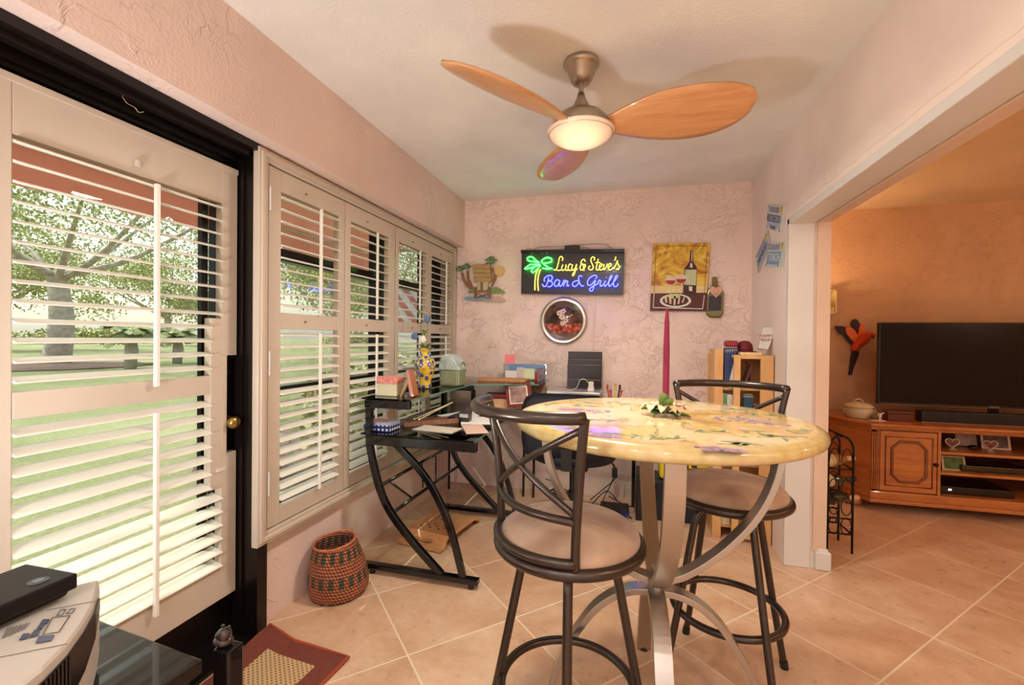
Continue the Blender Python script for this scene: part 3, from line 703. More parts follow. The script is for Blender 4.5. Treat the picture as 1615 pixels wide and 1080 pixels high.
# flower and tall candle
cn = thing('taper_candle', 'very tall thin magenta taper candle standing in the flower ring on the table', 'candle', (.112, 1.545, TZ))
CM = M((140, 22, 70), .6, var=.03, key='magenta_wax')
mb = MB(); mb.lathe([(.0105, 0), (.0105, .05), (.0100, .2), (.0078, .29), (.0045, .330), (.002, .340), (0, .341)], (.112, 1.545, TZ+.008), 18); mb.build('candle_stick', CM, cn)
mb = MB(); mb.cyl((.112, 1.545, TZ+.340), (.1125, 1.545, TZ+.355), .0008, 6); mb.build('wick', M((230, 220, 210), .8, key='wick'), cn)
fl_ = thing('flower_ring', 'cloth flower ring with cream and pink blooms and green leaves at the candle foot', 'flower ring', (.108, 1.53, TZ))
def petal(mb, c, az, el, L, w, curl=.3, n=6):
    a = radians(az); d = Vector((cos(a), sin(a), 0)); s_ = Vector((-sin(a), cos(a), 0)); vs = []
    for i in range(n+1):
        t = i/n; e = radians(el)-curl*t; q = Vector(c)+d*(L*t*cos(e))+Vector((0, 0, L*t*sin(e))); ww = w*math.sin(pi*(t*.86+.07))**.8 if i < n else .0008
        up = Vector((0, 0, ww*.35)); vs += [q-s_*ww+up, q, q+s_*ww+up]
    fs = []
    for i in range(n):
        o = i*3; fs += [(o, o+1, o+4, o+3), (o+1, o+2, o+5, o+4)]
    k_ = len(vs); vs2 = vs+[p-Vector((0, 0, .0012)) for p in vs]; fs += [tuple(x+k_ for x in f)[::-1] for f in fs]
    sm = mb.smooth; mb.smooth = True; mb.add(vs2, fs); mb.smooth = sm
GL = M((122, 150, 84), .5, var=.3, vscale=25, key='flower_leaf'); CRF = M((240, 226, 170), .6, var=.12, vscale=30, key='cream_petal'); PKF = M((238, 192, 166), .6, var=.12, vscale=30, key='pink_petal')
fc = (.108, 1.53, TZ+.006)
for az, L, w, el in ((195, .078, .020, 16), (240, .075, .024, 8), (300, .075, .024, 8), (335, .085, .016, 4), (20, .07, .018, 30), (150, .07, .018, 30), (262, .085, .018, 62), (285, .08, .016, 50)):
    mb = MB(); petal(mb, fc, az, el, L, w, .1); mb.build('leaf', GL, fl_)
for (cx_, cy_, mt, az0) in ((-.034, -.008, CRF, 10), (.036, -.006, PKF, 40), (.0, -.020, CRF, 70), (.004, .03, CRF, 0)):
    mb = MB()
    for i in range(6): petal(mb, (fc[0]+cx_, fc[1]+cy_, TZ+.026), az0+60*i, 50, .046 if mt is CRF else .038, .015, 1.1)
    mb.ball((fc[0]+cx_, fc[1]+cy_, TZ+.03), .008, 8); mb.cyl((fc[0]+cx_, fc[1]+cy_, TZ+.001), (fc[0]+cx_, fc[1]+cy_, TZ+.025), .004, 6)
    mb.build('bloom', mt, fl_)

# ================================================================ STOOLS
SM = M((80, 71, 66), .28, .8, var=.06, key='stool_metal')
m, nt, b, _ = newmat('tan_microsuede'); v = tc(nt); n1 = noise(nt, v, 7, 5, .6); n2 = noise(nt, v, 220, 2)
nt.links.new(ramp(nt, n1.outputs[0], [(.32, s2l((158, 126, 102))), (.5, s2l((182, 152, 128))), (.68, s2l((204, 178, 154)))]), b.inputs['Base Color']); b.inputs['Roughness'].default_value = .85; b.inputs['Sheen Weight'].default_value = .4
bump(nt, b, n2.outputs[0], .12, .001); SUEDE = m
def stool(label, x, y, legaz, backaz, half=52):
    t = thing('bar_stool', label, 'stool', (0, 0, 0), 'swivel bar stools round the table')
    mb = MB(); mb.lathe([(0, .672), (.188, .672), (.194, .690), (.190, .704), (.172, .719), (.13, .732), (.07, .739), (0, .741)], (0, 0, 0), 56); mb.build('seat', SUEDE, t)
    mb = MB(); mb.tube([(cos(2*pi*i/64)*.196, sin(2*pi*i/64)*.196, .672) for i in range(64)], .0155, 12, closed=True); mb.lathe([(0, .655), (.18, .655), (.185, .668), (0, .668)], (0, 0, 0), 40); mb.build('seat_ring', SM, t)
    mb = MB(); mb.cyl((0, 0, .622), (0, 0, .655), .085, 24); mb.build('swivel_plate', SM, t)
    for i in range(4):
        a = radians(legaz+90*i); d = Vector((cos(a), sin(a), 0))
        pth = smoothpath([d*.05+Vector((0, 0, .632)), d*.10+Vector((0, 0, .628)), d*.128+Vector((0, 0, .60)), d*.142+Vector((0, 0, .54)), d*.195+Vector((0, 0, .27)), d*.25+Vector((0, 0, .012))], 5)
        l = MB().tube(pth, .0125, 12).build('leg', SM, t)
        mb = MB(); mb.cyl(d*.2465+Vector((0, 0, .03)), d*.2525+Vector((0, 0, 0)), .0145, 12); mb.build('foot_cap', M((30, 26, 26), .5, key='rubber_cap'), l)
    mb = MB(); mb.tube([(cos(2*pi*i/64)*.186, sin(2*pi*i/64)*.186, .262) for i in range(64)], .0125, 12, closed=True); mb.build('footrest_ring', SM, t)
    def P(az, r, z): a = radians(az); return Vector((cos(a)*r, sin(a)*r, z))
    A, B = backaz-half, backaz+half
    posts = {}
    for nm, az in (('a', A), ('b', B)):
        sg = 1 if nm == 'b' else -1
        pth = smoothpath([P(az, .196, .682), P(az, .200, .76), P(az+sg*1, .208, .86), P(az+sg*2, .222, .96), P(az+sg*3, .243, 1.052)], 6)
        MB().tube(pth, .0115, 12).build('back_post', SM, t); posts[nm] = pth
    N = 24
    rail = [P(A-3+(B-A+6)*i/N, .243+.032*sin(pi*i/N), 1.055) for i in range(N+1)]
    rp = MB(); rp.tube(rail, .0150, 14); rp.build('top_rail', SM, t)
    N = 20
    def span(i, N): return i/N
    om = Vector((cos(radians(backaz)), sin(radians(backaz)), 0))
    def chord(p, q, sag): return [p.lerp(q, i/N)+om*sag*sin(pi*i/N) for i in range(N+1)]
    lowb = chord(P(A, .203, .800), P(B, .203, .800), .050)
    MB().tube(lowb, .0105, 10).build('lower_back_bar', SM, t)
    def fall(t_): return 1-(t_*1.0)
    x1 = chord(P(A, .203, .815), P(B+3, .236, 1.030), .045)
    x2 = chord(P(B, .203, .815), P(A-3, .236, 1.030), .045)
    MB().tube(x1, .0085, 10).build('cross_brace', SM, t); MB().tube(x2, .0085, 10).build('cross_brace', SM, t)
    lower = [P(A+(B-A)*i/N, .200, .700) for i in range(N+1)]
    MB().tube(lower, .0125, 10).build('back_base_bar', SM, t)
    t.location = (x, y, 0); return t
stool('bar stool in front of the table, its cross braced back toward the camera', -.162, 1.262, -83, 231, 51)
stool('bar stool on the far side of the table, backrest toward the bookshelf', .350, 1.790, 26, 80, 51)
# ================================================================ BACK WALL
# ---- neon sign
SY = 3.565
def S8(cx, cy):   # point on the sign from the enlarged view of it
    return at(810+cx/8.5, 370+cy/8.5, 1, SY-.045)
sg = thing('neon_sign', 'black panel neon sign with green palm tree and two lines of glowing script', 'neon sign', (-.47, SY-.02, 1.6))
def onp(px, py, d): p = at(px, py, 1, SY-.02); return Vector((p.x, d, p.z))
quad = [(822.5, 397), (985, 395.5), (982.8, 465), (821.5, 463)]
mb = MB(); A = [onp(x, y, SY-.012) for x, y in quad]; B = [onp(x, y, SY+.004) for x, y in quad]
mb.add(A+B, [(0, 1, 2, 3), (4, 7, 6, 5), (0, 4, 5, 1), (1, 5, 6, 2), (2, 6, 7, 3), (3, 7, 4, 0)])
mb.build('backing_panel', M((34, 25, 27), .4, var=.05, coat=.1, key='black_acrylic'), sg)
mb = MB(); a, c = onp(823, 397.5, SY-.03), onp(985, 396, SY-.03)
mb.tube([a, c], 0, rect=(.05, .022), up=(0, 1, 0)); mb.build('top_channel', M((16, 14, 18), .2, key='black_channel'), sg)
mb = MB(); p = onp(891, 388, SY-.03); q = onp(914.5, 396.5, SY-.03); mb.bbox((p.x, SY-.05, q.z), (q.x, SY-.005, p.z), .004)
mb.build('transformer', M((44, 28, 26), .4, key='transformer_brown'), sg)
mb = MB()
for pts in ([(842, 394), (852, 389), (890, 388.5)], [(915, 385.5), (952, 384.5), (968, 394)], [(860, 395.5), (875, 394), (891, 394.5)], [(913, 391), (925, 390), (933, 395)]):
    mb.tube(smoothpath([onp(x, y, SY-.01) for x, y in pts], 5), .0018, 6)
mb.build('hanging_wire', M((70, 60, 56), .5, key='thin_wire'), sg)
def neon(rgb, st, name):
    m = emis((255, 255, 255), st, name); b = m.node_tree.nodes['Principled BSDF']; b.inputs['Emission Color'].default_value = rgb+(1,); b.inputs['Base Color'].default_value = (.2, .2, .2, 1); return m
GRN = neon((.018, 1, .035), 15, 'green_neon'); YEL = neon((1, .82, .08), 1.8, 'yellow_neon'); BLU = neon((.022, .028, 1), 17, 'blue_neon')
def strokes(name, L, mt, r=.0042, sx=1, k=5):
    mb = MB()
    for pts in L:
        cl = pts[0] == 'c'; pts = pts[1:] if cl else pts
        mb.tube(smoothpath([S8(*p) for p in pts], k, cl), r, 8, closed=cl)
    return mb.build(name, mt, sg)
g1 = [['c', (345, 380), (300, 345), (250, 300), (205, 300), (182, 325), (210, 352), (270, 360)],
      ['c', (375, 355), (420, 315), (470, 308), (510, 330), (500, 365), (440, 380), (395, 382)],
      ['c', (355, 400), (300, 400), (230, 400), (180, 430), (152, 458), (210, 450), (270, 432)],
      ['c', (355, 410), (300, 420), (255, 455), (240, 490), (265, 505), (310, 470), (345, 430)],
      [(400, 395), (440, 420), (475, 445), (518, 452), (460, 458), (385, 450)]]
strokes('neon_tube_palm_leaves', g1, GRN, .0052)
strokes('neon_tube_palm_trunk', [[(330, 465), (300, 530), (288, 620), (285, 745)], [(362, 465), (335, 540), (324, 640), (332, 752)]], YEL, .005)
yl = [ # L u c y & S t e v e ' s
 [(650, 350), (660, 320), (640, 292), (615, 310), (600, 380), (570, 468), (535, 468)], [(560, 462), (600, 480), (640, 470)],
 [(662, 400), (645, 450), (660, 480), (695, 455), (705, 400), (695, 460), (715, 480), (735, 460)],
 [(775, 400), (750, 395), (733, 430), (735, 470), (760, 480), (785, 455)],
 [(792, 400), (780, 450), (795, 478), (825, 450), (845, 395), (828, 480), (808, 540), (790, 548), (800, 515), (855, 455)],
 [(960, 360), (945, 330), (915, 345), (905, 385), (945, 400), (905, 405), (890, 445), (910, 475), (945, 455), (965, 410)], [(965, 395), (935, 425), (945, 485)],
 [(1080, 345), (1085, 310), (1055, 300), (1035, 340), (1050, 385), (1068, 430), (1050, 470), (1010, 462), (1008, 430), (1030, 425)],
 [(1135, 325), (1118, 400), (1108, 455), (1125, 475), (1150, 455)], [(1095, 378), (1130, 372), (1160, 375)],
 [(1150, 440), (1180, 420), (1185, 395), (1165, 392), (1150, 430), (1160, 472), (1190, 465), (1210, 440)],
 [(1212, 395), (1208, 440), (1215, 472), (1240, 440), (1255, 395), (1262, 402)],
 [(1265, 440), (1300, 420), (1308, 395), (1285, 390), (1268, 430), (1280, 470), (1310, 468), (1340, 440)],
 [(1372, 295), (1362, 330), (1355, 348)], [(1345, 460), (1385, 370), (1392, 345), (1395, 385), (1418, 430), (1405, 465), (1375, 462)], [(1410, 455), (1432, 420)]]
strokes('neon_tube_script', yl, YEL, .0040)
bl = [ # B a r & G r i l l
 [(470, 575), (455, 640), (430, 690), (400, 690), (385, 660)], [(415, 630), (412, 590), (450, 555), (500, 548), (520, 575), (505, 610), (470, 620), (510, 630), (520, 665), (495, 695), (455, 695)],
 [(620, 620), (580, 605), (550, 640), (550, 680), (580, 692), (610, 650), (622, 615), (610, 665), (625, 692), (650, 670)],
 [(650, 670), (680, 610), (695, 625), (675, 660), (668, 692)], [(676, 660), (705, 625), (725, 625), (718, 665), (728, 690), (745, 672)],
 [(920, 560), (890, 550), (872, 580), (880, 640), (915, 690), (940, 680)], [(880, 615), (820, 625), (790, 655), (800, 690), (835, 690), (870, 650), (885, 620)],
 [(1100, 590), (1115, 560), (1085, 545), (1020, 580), (990, 640), (1005, 680), (1050, 665), (1095, 610), (1080, 680), (1060, 745), (1030, 755), (1020, 730), (1060, 695), (1130, 660)],
 [(1130, 660), (1150, 610), (1170, 625), (1165, 620)], [(1172, 625), (1160, 665), (1175, 692), (1205, 665)],
 [(1232, 618), (1215, 665), (1228, 692), (1255, 665)], [(1245, 570), (1240, 578)],
 [(1255, 665), (1310, 580), (1318, 552), (1300, 556), (1275, 640), (1285, 692), (1315, 672)],
 [(1315, 672), (1385, 580), (1392, 552), (1372, 556), (1340, 640), (1348, 692), (1385, 690), (1402, 655)]]
strokes('neon_tube_script', bl, BLU, .0044)
# tube supports
mb = MB()
for (x, y) in ((240, 245), (375, 240), (440, 245), (600, 480), (900, 480), (1290, 480), (420, 690), (700, 690), (1220, 690), (300, 600), (1440, 300)):
    p = S8(x, y); mb.cyl((p.x, SY-.045, p.z), (p.x, SY-.012, p.z), .0025, 6)
mb.build('standoff', M((180, 200, 190), .2, key='glass_post'), sg)
mb = MB(); p, q = at(938.5, 466, 1, 3.594), at(935.5, 556, 1, 3.594); mb.tube([p, q], 0, rect=(.008, .012), up=(0, 1, 0)); p2 = at(861, 465, 1, 3.594); q2 = at(870, 478, 1, 3.594)
tag(mb.build('cable_cover', M((226, 204, 190), .5, key='cable_cover')), 'thin pale cable cover running down the wall below the neon sign', 'cable cover')

# ---- carved palm hut decoration
def wp(cx, cy, y=3.585): return at(710+cx/10.8, 390+cy/10.8, 1, y)
def slab(mb, pts, y0, y1, cr=wp):
    n = len(pts); A = [cr(x, y, 3.585) for x, y in pts]; A = [Vector((p.x, y0, p.z)) for p in A]; B = [Vector((p.x, y1, p.z)) for p in A]
    mb.add(A+B, [tuple(range(n)), tuple(range(n, 2*n))[::-1]]+[(k_, (k_+1) % n, n+(k_+1) % n, n+k_) for k_ in range(n)])
pd = thing('palm_hut_plaque', 'painted carved wooden wall plaque of palms and a beach hut, left of the neon sign', 'wall decoration', (-1.2, 3.595, 1.56))
GRL = M((118, 142, 92), .6, var=.3, vscale=40, key='carved_leaf'); BRT = wood((120, 78, 48), (164, 116, 74), .6, (60, 6, 60), 0, 'carved_trunk'); TAN = wood((158, 124, 78), (196, 164, 112), .6, (8, 8, 90), 0, 'carved_planks')
for (cx_, cy_, s_) in ((180, 370, 80), (300, 330, 85), (715, 230, 118)):
    mb = MB()
    for a in (-20, 25, 70, 115, 160, 205, 250, 300):
        aa = radians(a); L = s_*(1 if a < 200 else .55); tip = (cx_-cos(aa)*L*1.05, cy_-sin(aa)*L*.75+L*.35); px_, py_ = -sin(aa)*s_*.16, cos(aa)*s_*.16
        mid = (cx_-cos(aa)*L*.55, cy_-sin(aa)*L*.6)
        slab(mb, [(cx_, cy_), (mid[0]+px_, mid[1]+py_), tip, (mid[0]-px_, mid[1]-py_)], 3.562-.002*(a % 7), 3.578)
    mb.build('palm_crown', GRL, pd)
for pts in ([(190, 440), (215, 560), (270, 650), (340, 715), (400, 700), (320, 640), (260, 560), (215, 430)], [(290, 400), (290, 530), (320, 640), (400, 690), (370, 620), (330, 530), (318, 400)], [(690, 350), (745, 430), (740, 560), (700, 680), (740, 650), (790, 540), (800, 420), (720, 340)]):
    mb = MB(); slab(mb, pts, 3.568, 3.582); mb.build('palm_trunk', BRT, pd)
mb = MB()
for i in range(4): y = 300+i*75; o_ = i*6; slab(mb, [(400+o_, y+8), (480, y-6), (600, y+4), (695+o_, y-4), (705+o_, y+68), (600, y+72), (480, y+66), (405+o_, y+74)], 3.548+.002*i, 3.575)
mb.build('hut_roof', TAN, pd)
mb = MB(); slab(mb, [(480, 595), (530, 595), (530, 735), (500, 735)], 3.56, 3.58); slab(mb, [(575, 595), (660, 595), (650, 735), (575, 735)], 3.56, 3.58); mb.build('hut_wall', M((196, 190, 144), .6, key='hut_wall'), pd)
mb = MB()
for q_ in ([(425, 680), (455, 680), (455, 865), (428, 865)], [(670, 680), (700, 680), (700, 860), (668, 870)], [(480, 735), (640, 735), (640, 765), (480, 765)], [(440, 790), (450, 780), (660, 860), (650, 872)], [(440, 860), (655, 785), (665, 800), (450, 872)], [(532, 600), (575, 600), (575, 735), (532, 735)]): slab(mb, q_, 3.556, 3.575)
mb.build('hut_stilts', BRT, pd)
mb = MB(); slab(mb, [(295, 770), (340, 735), (430, 690), (430, 775)], 3.57, 3.585); mb.build('island', M((128, 150, 86), .6, var=.2, key='island_green'), pd); mb = MB(); slab(mb, [(700, 690), (780, 675), (860, 710), (935, 770), (920, 785), (700, 785)], 3.57, 3.585); mb.build('island', M((128, 150, 86), .6, var=.2, key='island_green'), pd)
mb = MB(); slab(mb, [(245, 870), (290, 848), (620, 865), (720, 880), (710, 905), (480, 905), (290, 895)], 3.562, 3.582); mb.build('water', M((122, 160, 182), .5, var=.1, key='water_blue'), pd)
mb = MB(); slab(mb, [(640, 862), (830, 845), (910, 880), (940, 905), (930, 925), (620, 925), (480, 905)], 3.572, 3.586); mb.build('sand', M((206, 174, 148), .6, key='sand'), pd)
mb = MB(); p = wp(845, 405); mb.cyl((p.x, 3.565, p.z), (p.x, 3.585, p.z), .042, 28); mb.build('sun', M((220, 180, 120), .6, key='sun_disc'), pd)

# ---- round clock (plain flowered face)
ck = thing('wall_clock', 'round chrome rimmed wall clock with dark face and red flowers, below the neon sign', 'clock', (-.532, 3.6, 1.38))
p = at(888, 505.5, 1, 3.56); CX, CZ = p.x, p.z; r0 = .190
AXY = Matrix.Rotation(pi/2, 3, 'X')   # local z -> -y
CHR = M((196, 186, 172), .22, .9, var=.05, key='chrome_rim')
mb = MB(); mb.lathe([(r0, 0), (r0, .02), (r0-.006, .034), (r0-.016, .040), (r0-.024, .036), (r0-.030, .040), (r0-.036, .030), (r0-.042, .020), (0, .018)], (CX, 3.598, CZ), 64, AXY); mb.build('rim', CHR, ck)
m, nt, b, _ = newmat('flowered_clock_face'); v = tc(nt); sx = nd(nt, 'ShaderNodeSeparateXYZ'); nt.links.new(v, sx.inputs[0])
n1 = noise(nt, v, 16, 3, .3); vo = nd(nt, 'ShaderNodeTexVoronoi'); vo.inputs['Scale'].default_value = 34; nt.links.new(v, vo.inputs['Vector'])
dk = ramp(nt, n1.outputs[0], [(.4, s2l((44, 22, 16))), (.6, s2l((96, 58, 44)))])
fl2 = ramp(nt, vo.outputs['Distance'], [(.1, s2l((230, 140, 110))), (.5, s2l((190, 70, 56))), (.7, s2l((110, 50, 44)))])
band = math_(nt, 'MULTIPLY', math_(nt, 'GREATER_THAN', sx.outputs[2], -.10), math_(nt, 'LESS_THAN', math_(nt, 'ADD', sx.outputs[2], math_(nt, 'MULTIPLY', n1.outputs[0], .05)), .0))
lowr = math_(nt, 'LESS_THAN', sx.outputs[2], -.055)
c_ = mixc(nt, lowr, dk, s2l((128, 100, 92))); c_ = mixc(nt, band, c_, fl2); nt.links.new(c_, b.inputs['Base Color']); b.inputs['Roughness'].default_value = .25; b.inputs['Coat Weight'].default_value = .6
fcn = MB().lathe([(r0-.041, 0), (r0-.041, .003), (0, .003)], (CX, 3.578, CZ), 48, AXY).build('clock_face', m, ck)
# plain pale orchid spray in the middle of the face
mb = MB()
for (dx, dz, s_) in ((-.03, .06, .030), (.0, .075, .026), (-.01, .03, .030), (.02, .0, .026), (-.005, -.02, .024)):
    for i in range(5):
        a = 2*pi*i/5+dx*40; mb.ball((CX+dx+cos(a)*s_*.5, 3.572, CZ+dz+sin(a)*s_*.5), s_*.42, 8, (1, .12, .8))
mb.tube(smoothpath([(CX+.03, 3.572, CZ-.05), (CX+.01, 3.571, CZ+.0), (CX+.075, 3.572, CZ+.05)], 4), .004, 6)
mb.build('face_flowers', M((232, 200, 182), .5, key='pale_petal'), ck)
mb = MB(); mb.tube([(CX, 3.566, CZ), (CX+.055, 3.566, CZ+.03)], 0, rect=(.006, .001), up=(0, 1, 0)); mb.tube([(CX, 3.565, CZ), (CX-.03, 3.565, CZ-.09)], 0, rect=(.005, .001), up=(0, 1, 0)); mb.build('hand', M((30, 20, 20), .4, key='clock_hand'), ck)

# ---- wine painting and flattened bottle
def pp(cx, cy): return at(1010+cx/7.2, 370+cy/7.2, 1, 3.575)
pa = thing('painting', 'yellow and red canvas of wine glasses, a bottle and a plate, on the back wall', 'painting', (.34, 3.595, 1.46))
quad = [(150, 98), (790, 95), (742, 868), (110, 862)]
mb = MB(); P_ = [pp(*q_) for q_ in quad]; A = [Vector((p.x, 3.572, p.z)) for p in P_]; B = [Vector((p.x, 3.599, p.z)) for p in P_]
mb.add(A+B, [(0, 1, 2, 3), (4, 7, 6, 5), (0, 4, 5, 1), (1, 5, 6, 2), (2, 6, 7, 3), (3, 7, 4, 0)])
m, nt, b, _ = newmat('canvas_paint'); v = tc(nt); n1 = noise(nt, v, 7, 4, 2.5); sx = nd(nt, 'ShaderNodeSeparateXYZ'); nt.links.new(v, sx.inputs[0])
c_ = ramp(nt, n1.outputs[0], [(.32, s2l((168, 96, 28))), (.45, s2l((206, 148, 40))), (.56, s2l((226, 190, 52))), (.68, s2l((236, 206, 110)))])
low_ = math_(nt, 'LESS_THAN', math_(nt, 'ADD', sx.outputs[2], math_(nt, 'MULTIPLY', n1.outputs[0], .04)), .20)
c_ = mixc(nt, math_(nt, 'MULTIPLY', low_, .6), c_, s2l((240, 226, 176)))
nt.links.new(mixc(nt, math_(nt, 'LESS_THAN', sx.outputs[2], .127), c_, s2l((84, 20, 16))), b.inputs['Base Color']); b.inputs['Roughness'].default_value = .5
mb.build('canvas', m, pa)
def paint(name, L, mt, d0=3.5705):
    mb = MB()
    for i, pts in enumerate(L):
        P_ = [pp(*q_) for q_ in pts]; n = len(P_); y = d0-.0003*i
        mb.add([Vector((p.x, y, p.z)) for p in P_]+[Vector((p.x, 3.5722, p.z)) for p in P_], [tuple(range(n)), tuple(range(n, 2*n))[::-1]]+[(k_, (k_+1) % n, n+(k_+1) % n, n+k_) for k_ in range(n)])
    return mb.build(name, mt, pa)
def ell(cx, cy, a, b_, a0=0, a1=360, n=24): return [(cx+a*cos(radians(a0+(a1-a0)*i/n)), cy+b_*sin(radians(a0+(a1-a0)*i/n))) for i in range(n+(0 if a1-a0 >= 360 else 1))]
def lin(pts, w):
    out = []
    for (x0, y0), (x1, y1) in zip(pts[:-1], pts[1:]):
        L = math.hypot(x1-x0, y1-y0); nx, ny = -(y1-y0)/L*w/2, (x1-x0)/L*w/2
        out.append([(x0+nx, y0+ny), (x1+nx, y1+ny), (x1-nx, y1-ny), (x0-nx, y0-ny)])
    return out
DKR = M((70, 14, 12), .5, key='paint_dark_red'); WHP = M((226, 222, 210), .5, var=.1, vscale=60, key='paint_white'); REDP = M((176, 30, 44), .5, key='paint_red'); PALG = M((196, 200, 160), .5, var=.15, vscale=50, key='paint_pale')
paint('painted_border', lin([(180, 130), (762, 130), (722, 690)], 5)+lin([(180, 130), (155, 660)], 5), M((110, 50, 24), .5, key='paint_brown'))
paint('painted_border', lin([(155, 665), (145, 828), (705, 842), (725, 690)], 8), WHP, 3.5702)
paint('painted_bottle', [[(568, 180), (597, 180), (597, 310), (640, 370), (632, 690), (480, 690), (500, 380), (555, 310)]], DKR)
paint('painted_label', [[(508, 398), (636, 398), (628, 575), (500, 570)]], PALG, 3.570)
paint('painted_light', [[(568, 320), (590, 330), (588, 380), (562, 370)], [(550, 585), (590, 590), (585, 645), (552, 635)]]+lin([(586, 190), (580, 305)], 8), WHP, 3.570)
paint('painted_plate', [ell(398, 750, 178, 78)], WHP, 3.5700)
paint('painted_food', [ell(398, 748, 148, 62)], DKR, 3.5692)
paint('painted_food_stripe', [[(270+i*55, 700+abs(2-i)*6), (298+i*52, 700), (305+i*45, 800-abs(2-i)*14), (285+i*45, 800-abs(2-i)*14)] for i in range(5)], M((226, 196, 160), .5, key='paint_cream'), 3.5686)
paint('painted_lemon', [ell(375, 700, 68, 26)], M((206, 206, 140), .5, key='paint_lemon'), 3.5680)
for cx_, cy_ in ((342, 520), (462, 505)):
    paint('painted_glass', [ell(cx_, cy_, 60, 52)], M((224, 204, 170), .5, key='paint_glass'), 3.5698)
    paint('painted_wine', [ell(cx_, cy_, 57, 50, 0, 180)], REDP, 3.5692)
    paint('painted_glass_outline', lin(ell(cx_, cy_, 60, 52)+[ell(cx_, cy_, 60, 52)[0]], 5)+lin([(cx_, cy_+50), (cx_-4, cy_+165)], 7), WHP, 3.5688)
fb = thing('flat_bottle', 'flattened olive green glass bottle with a heart charm hanging beside the painting', 'bottle', (.592, 3.595, 1.40))
OLV = M((120, 100, 18), .12, var=.15, coat=.6, key='olive_glass')
outl = [(815, 485), (850, 472), (872, 485), (876, 570), (930, 610), (945, 680), (940, 900), (905, 945), (790, 942), (745, 905), (755, 680), (775, 610), (815, 575)]
mb = MB(); P_ = [pp(*q_) for q_ in outl]; n = len(P_); cxx = sum(p.x for p in P_)/n; czz = sum(p.z for p in P_)/n
lay = [(3.598, .96), (3.588, 1.0), (3.574, 1.0), (3.565, .93)]
vs = [Vector((cxx+(p.x-cxx)*s_, y, czz+(p.z-czz)*s_)) for y, s_ in lay for p in P_]
fs = [tuple(range(n)), tuple(range(3*n, 4*n))[::-1]]+[(l*n+k_, l*n+(k_+1) % n, (l+1)*n+(k_+1) % n, (l+1)*n+k_) for l in range(3) for k_ in range(n)]
mb.smooth = False; mb.add(vs, fs); mb.build('bottle_body', OLV, fb, bevel=.003)
mb = MB(); P_ = [pp(*q_) for q_ in [(775, 700), (918, 700), (910, 860), (765, 868)]]; mb.add([Vector((p.x, 3.5615, p.z)) for p in P_]+[Vector((p.x, 3.566, p.z)) for p in P_], [(0, 1, 2, 3), (4, 7, 6, 5), (0, 4, 5, 1), (1, 5, 6, 2), (2, 6, 7, 3), (3, 7, 4, 0)])
mb.build('bottle_label', M((40, 28, 40), .3, var=.5, vscale=50, key='dark_label'), fb)
def heart(cx, cy, s): return [(cx+s*16*sin(t)**3/16, cy-s*(13*cos(t)-5*cos(2*t)-2*cos(3*t)-cos(4*t))/16) for t in [2*pi*i/30 for i in range(30)]]
mb = MB(); P_ = [pp(*q_) for q_ in heart(852, 645, 74)]; n = len(P_); mb.add([Vector((p.x, 3.556, p.z)) for p in P_]+[Vector((p.x, 3.563, p.z)) for p in P_], [tuple(range(n)), tuple(range(n, 2*n))[::-1]]+[(k_, (k_+1) % n, n+(k_+1) % n, n+k_) for k_ in range(n)])
mb.build('heart_charm', M((226, 172, 146), .5, key='heart_pink'), fb)
mb = MB()
P_ = [pp(x, y) for x, y in ((815, 575), (795, 600), (852, 690), (912, 600), (876, 572))]; mb.tube([Vector((p.x, 3.560, p.z)) for p in P_[:2]]+[Vector((P_[2].x, 3.554, P_[2].z))], .0012, 5); mb.tube([Vector((P_[4].x, 3.560, P_[4].z)), Vector((P_[3].x, 3.559, P_[3].z)), Vector((P_[2].x, 3.554, P_[2].z))], .0012, 5); mb.build('cord', M((60, 40, 30), .6, key='cord'), fb)

# ---- tin plates on the right wall pier
XP = XR-.006
def plate(label, q, body, back, fg_, rot, words):
    P_ = [at(x, y, 0, XP) for x, y in q]; c = sum(P_, Vector((0, 0, 0)))/4
    t = thing('tin_plate', label, 'wall plate', (XR, c.y, min(p.z for p in P_)), 'small tin plates on the pier')
    n = 4; mb = MB(); mb.add([Vector((XP-.004, p.y, p.z)) for p in P_]+[Vector((XR-.001, p.y, p.z)) for p in P_], [(0, 1, 2, 3), (4, 7, 6, 5), (0, 4, 5, 1), (1, 5, 6, 2), (2, 6, 7, 3), (3, 7, 4, 0)])
    mb.build('plate', body, t)
    ex = (P_[1]-P_[0]); ey = (P_[0]-P_[3])
    def L(u, v, d=.0045): return P_[3]+ex*u+ey*v+Vector((-d, 0, 0))
    def rect(name, u0, v0, u1, v1, mt, d=.0055):
        mb = MB(); A = [L(u0, v0, d), L(u1, v0, d), L(u1, v1, d), L(u0, v1, d)]; B = [a_+Vector((.0015, 0, 0)) for a_ in A]
        mb.add(A+B, [(0, 1, 2, 3), (4, 7, 6, 5), (0, 4, 5, 1), (1, 5, 6, 2), (2, 6, 7, 3), (3, 7, 4, 0)]); mb.build(name, mt, t)
    rect('printed_field', .08, .10, .92, .62, back); rect('printed_band', .15, .70, .75, .92, M((128, 140, 176), .4, key='plate_band'))
    rect('printed_corner', .80, .76, .95, .95, M((206, 176, 60), .4, key='plate_yellow'))
    for i, (w, u, v_, s_) in enumerate(words):
        o = L(u, v_, .0070)
        part_text('lettering', w, s_, t, fg_, frame_mtx(o, ex, ey), .0004)
    mb = MB()
    for u, v_ in ((.08, .92), (.92, .92), (.08, .06), (.92, .06)): p = L(u, v_, .004); mb.cyl((p.x, p.y, p.z), (p.x-.003, p.y, p.z), .004, 8)
    mb.build('rivet', M((60, 60, 90), .4, .5, key='rivet'), t)
DB = M((50, 62, 110), .4, key='dark_blue_print')
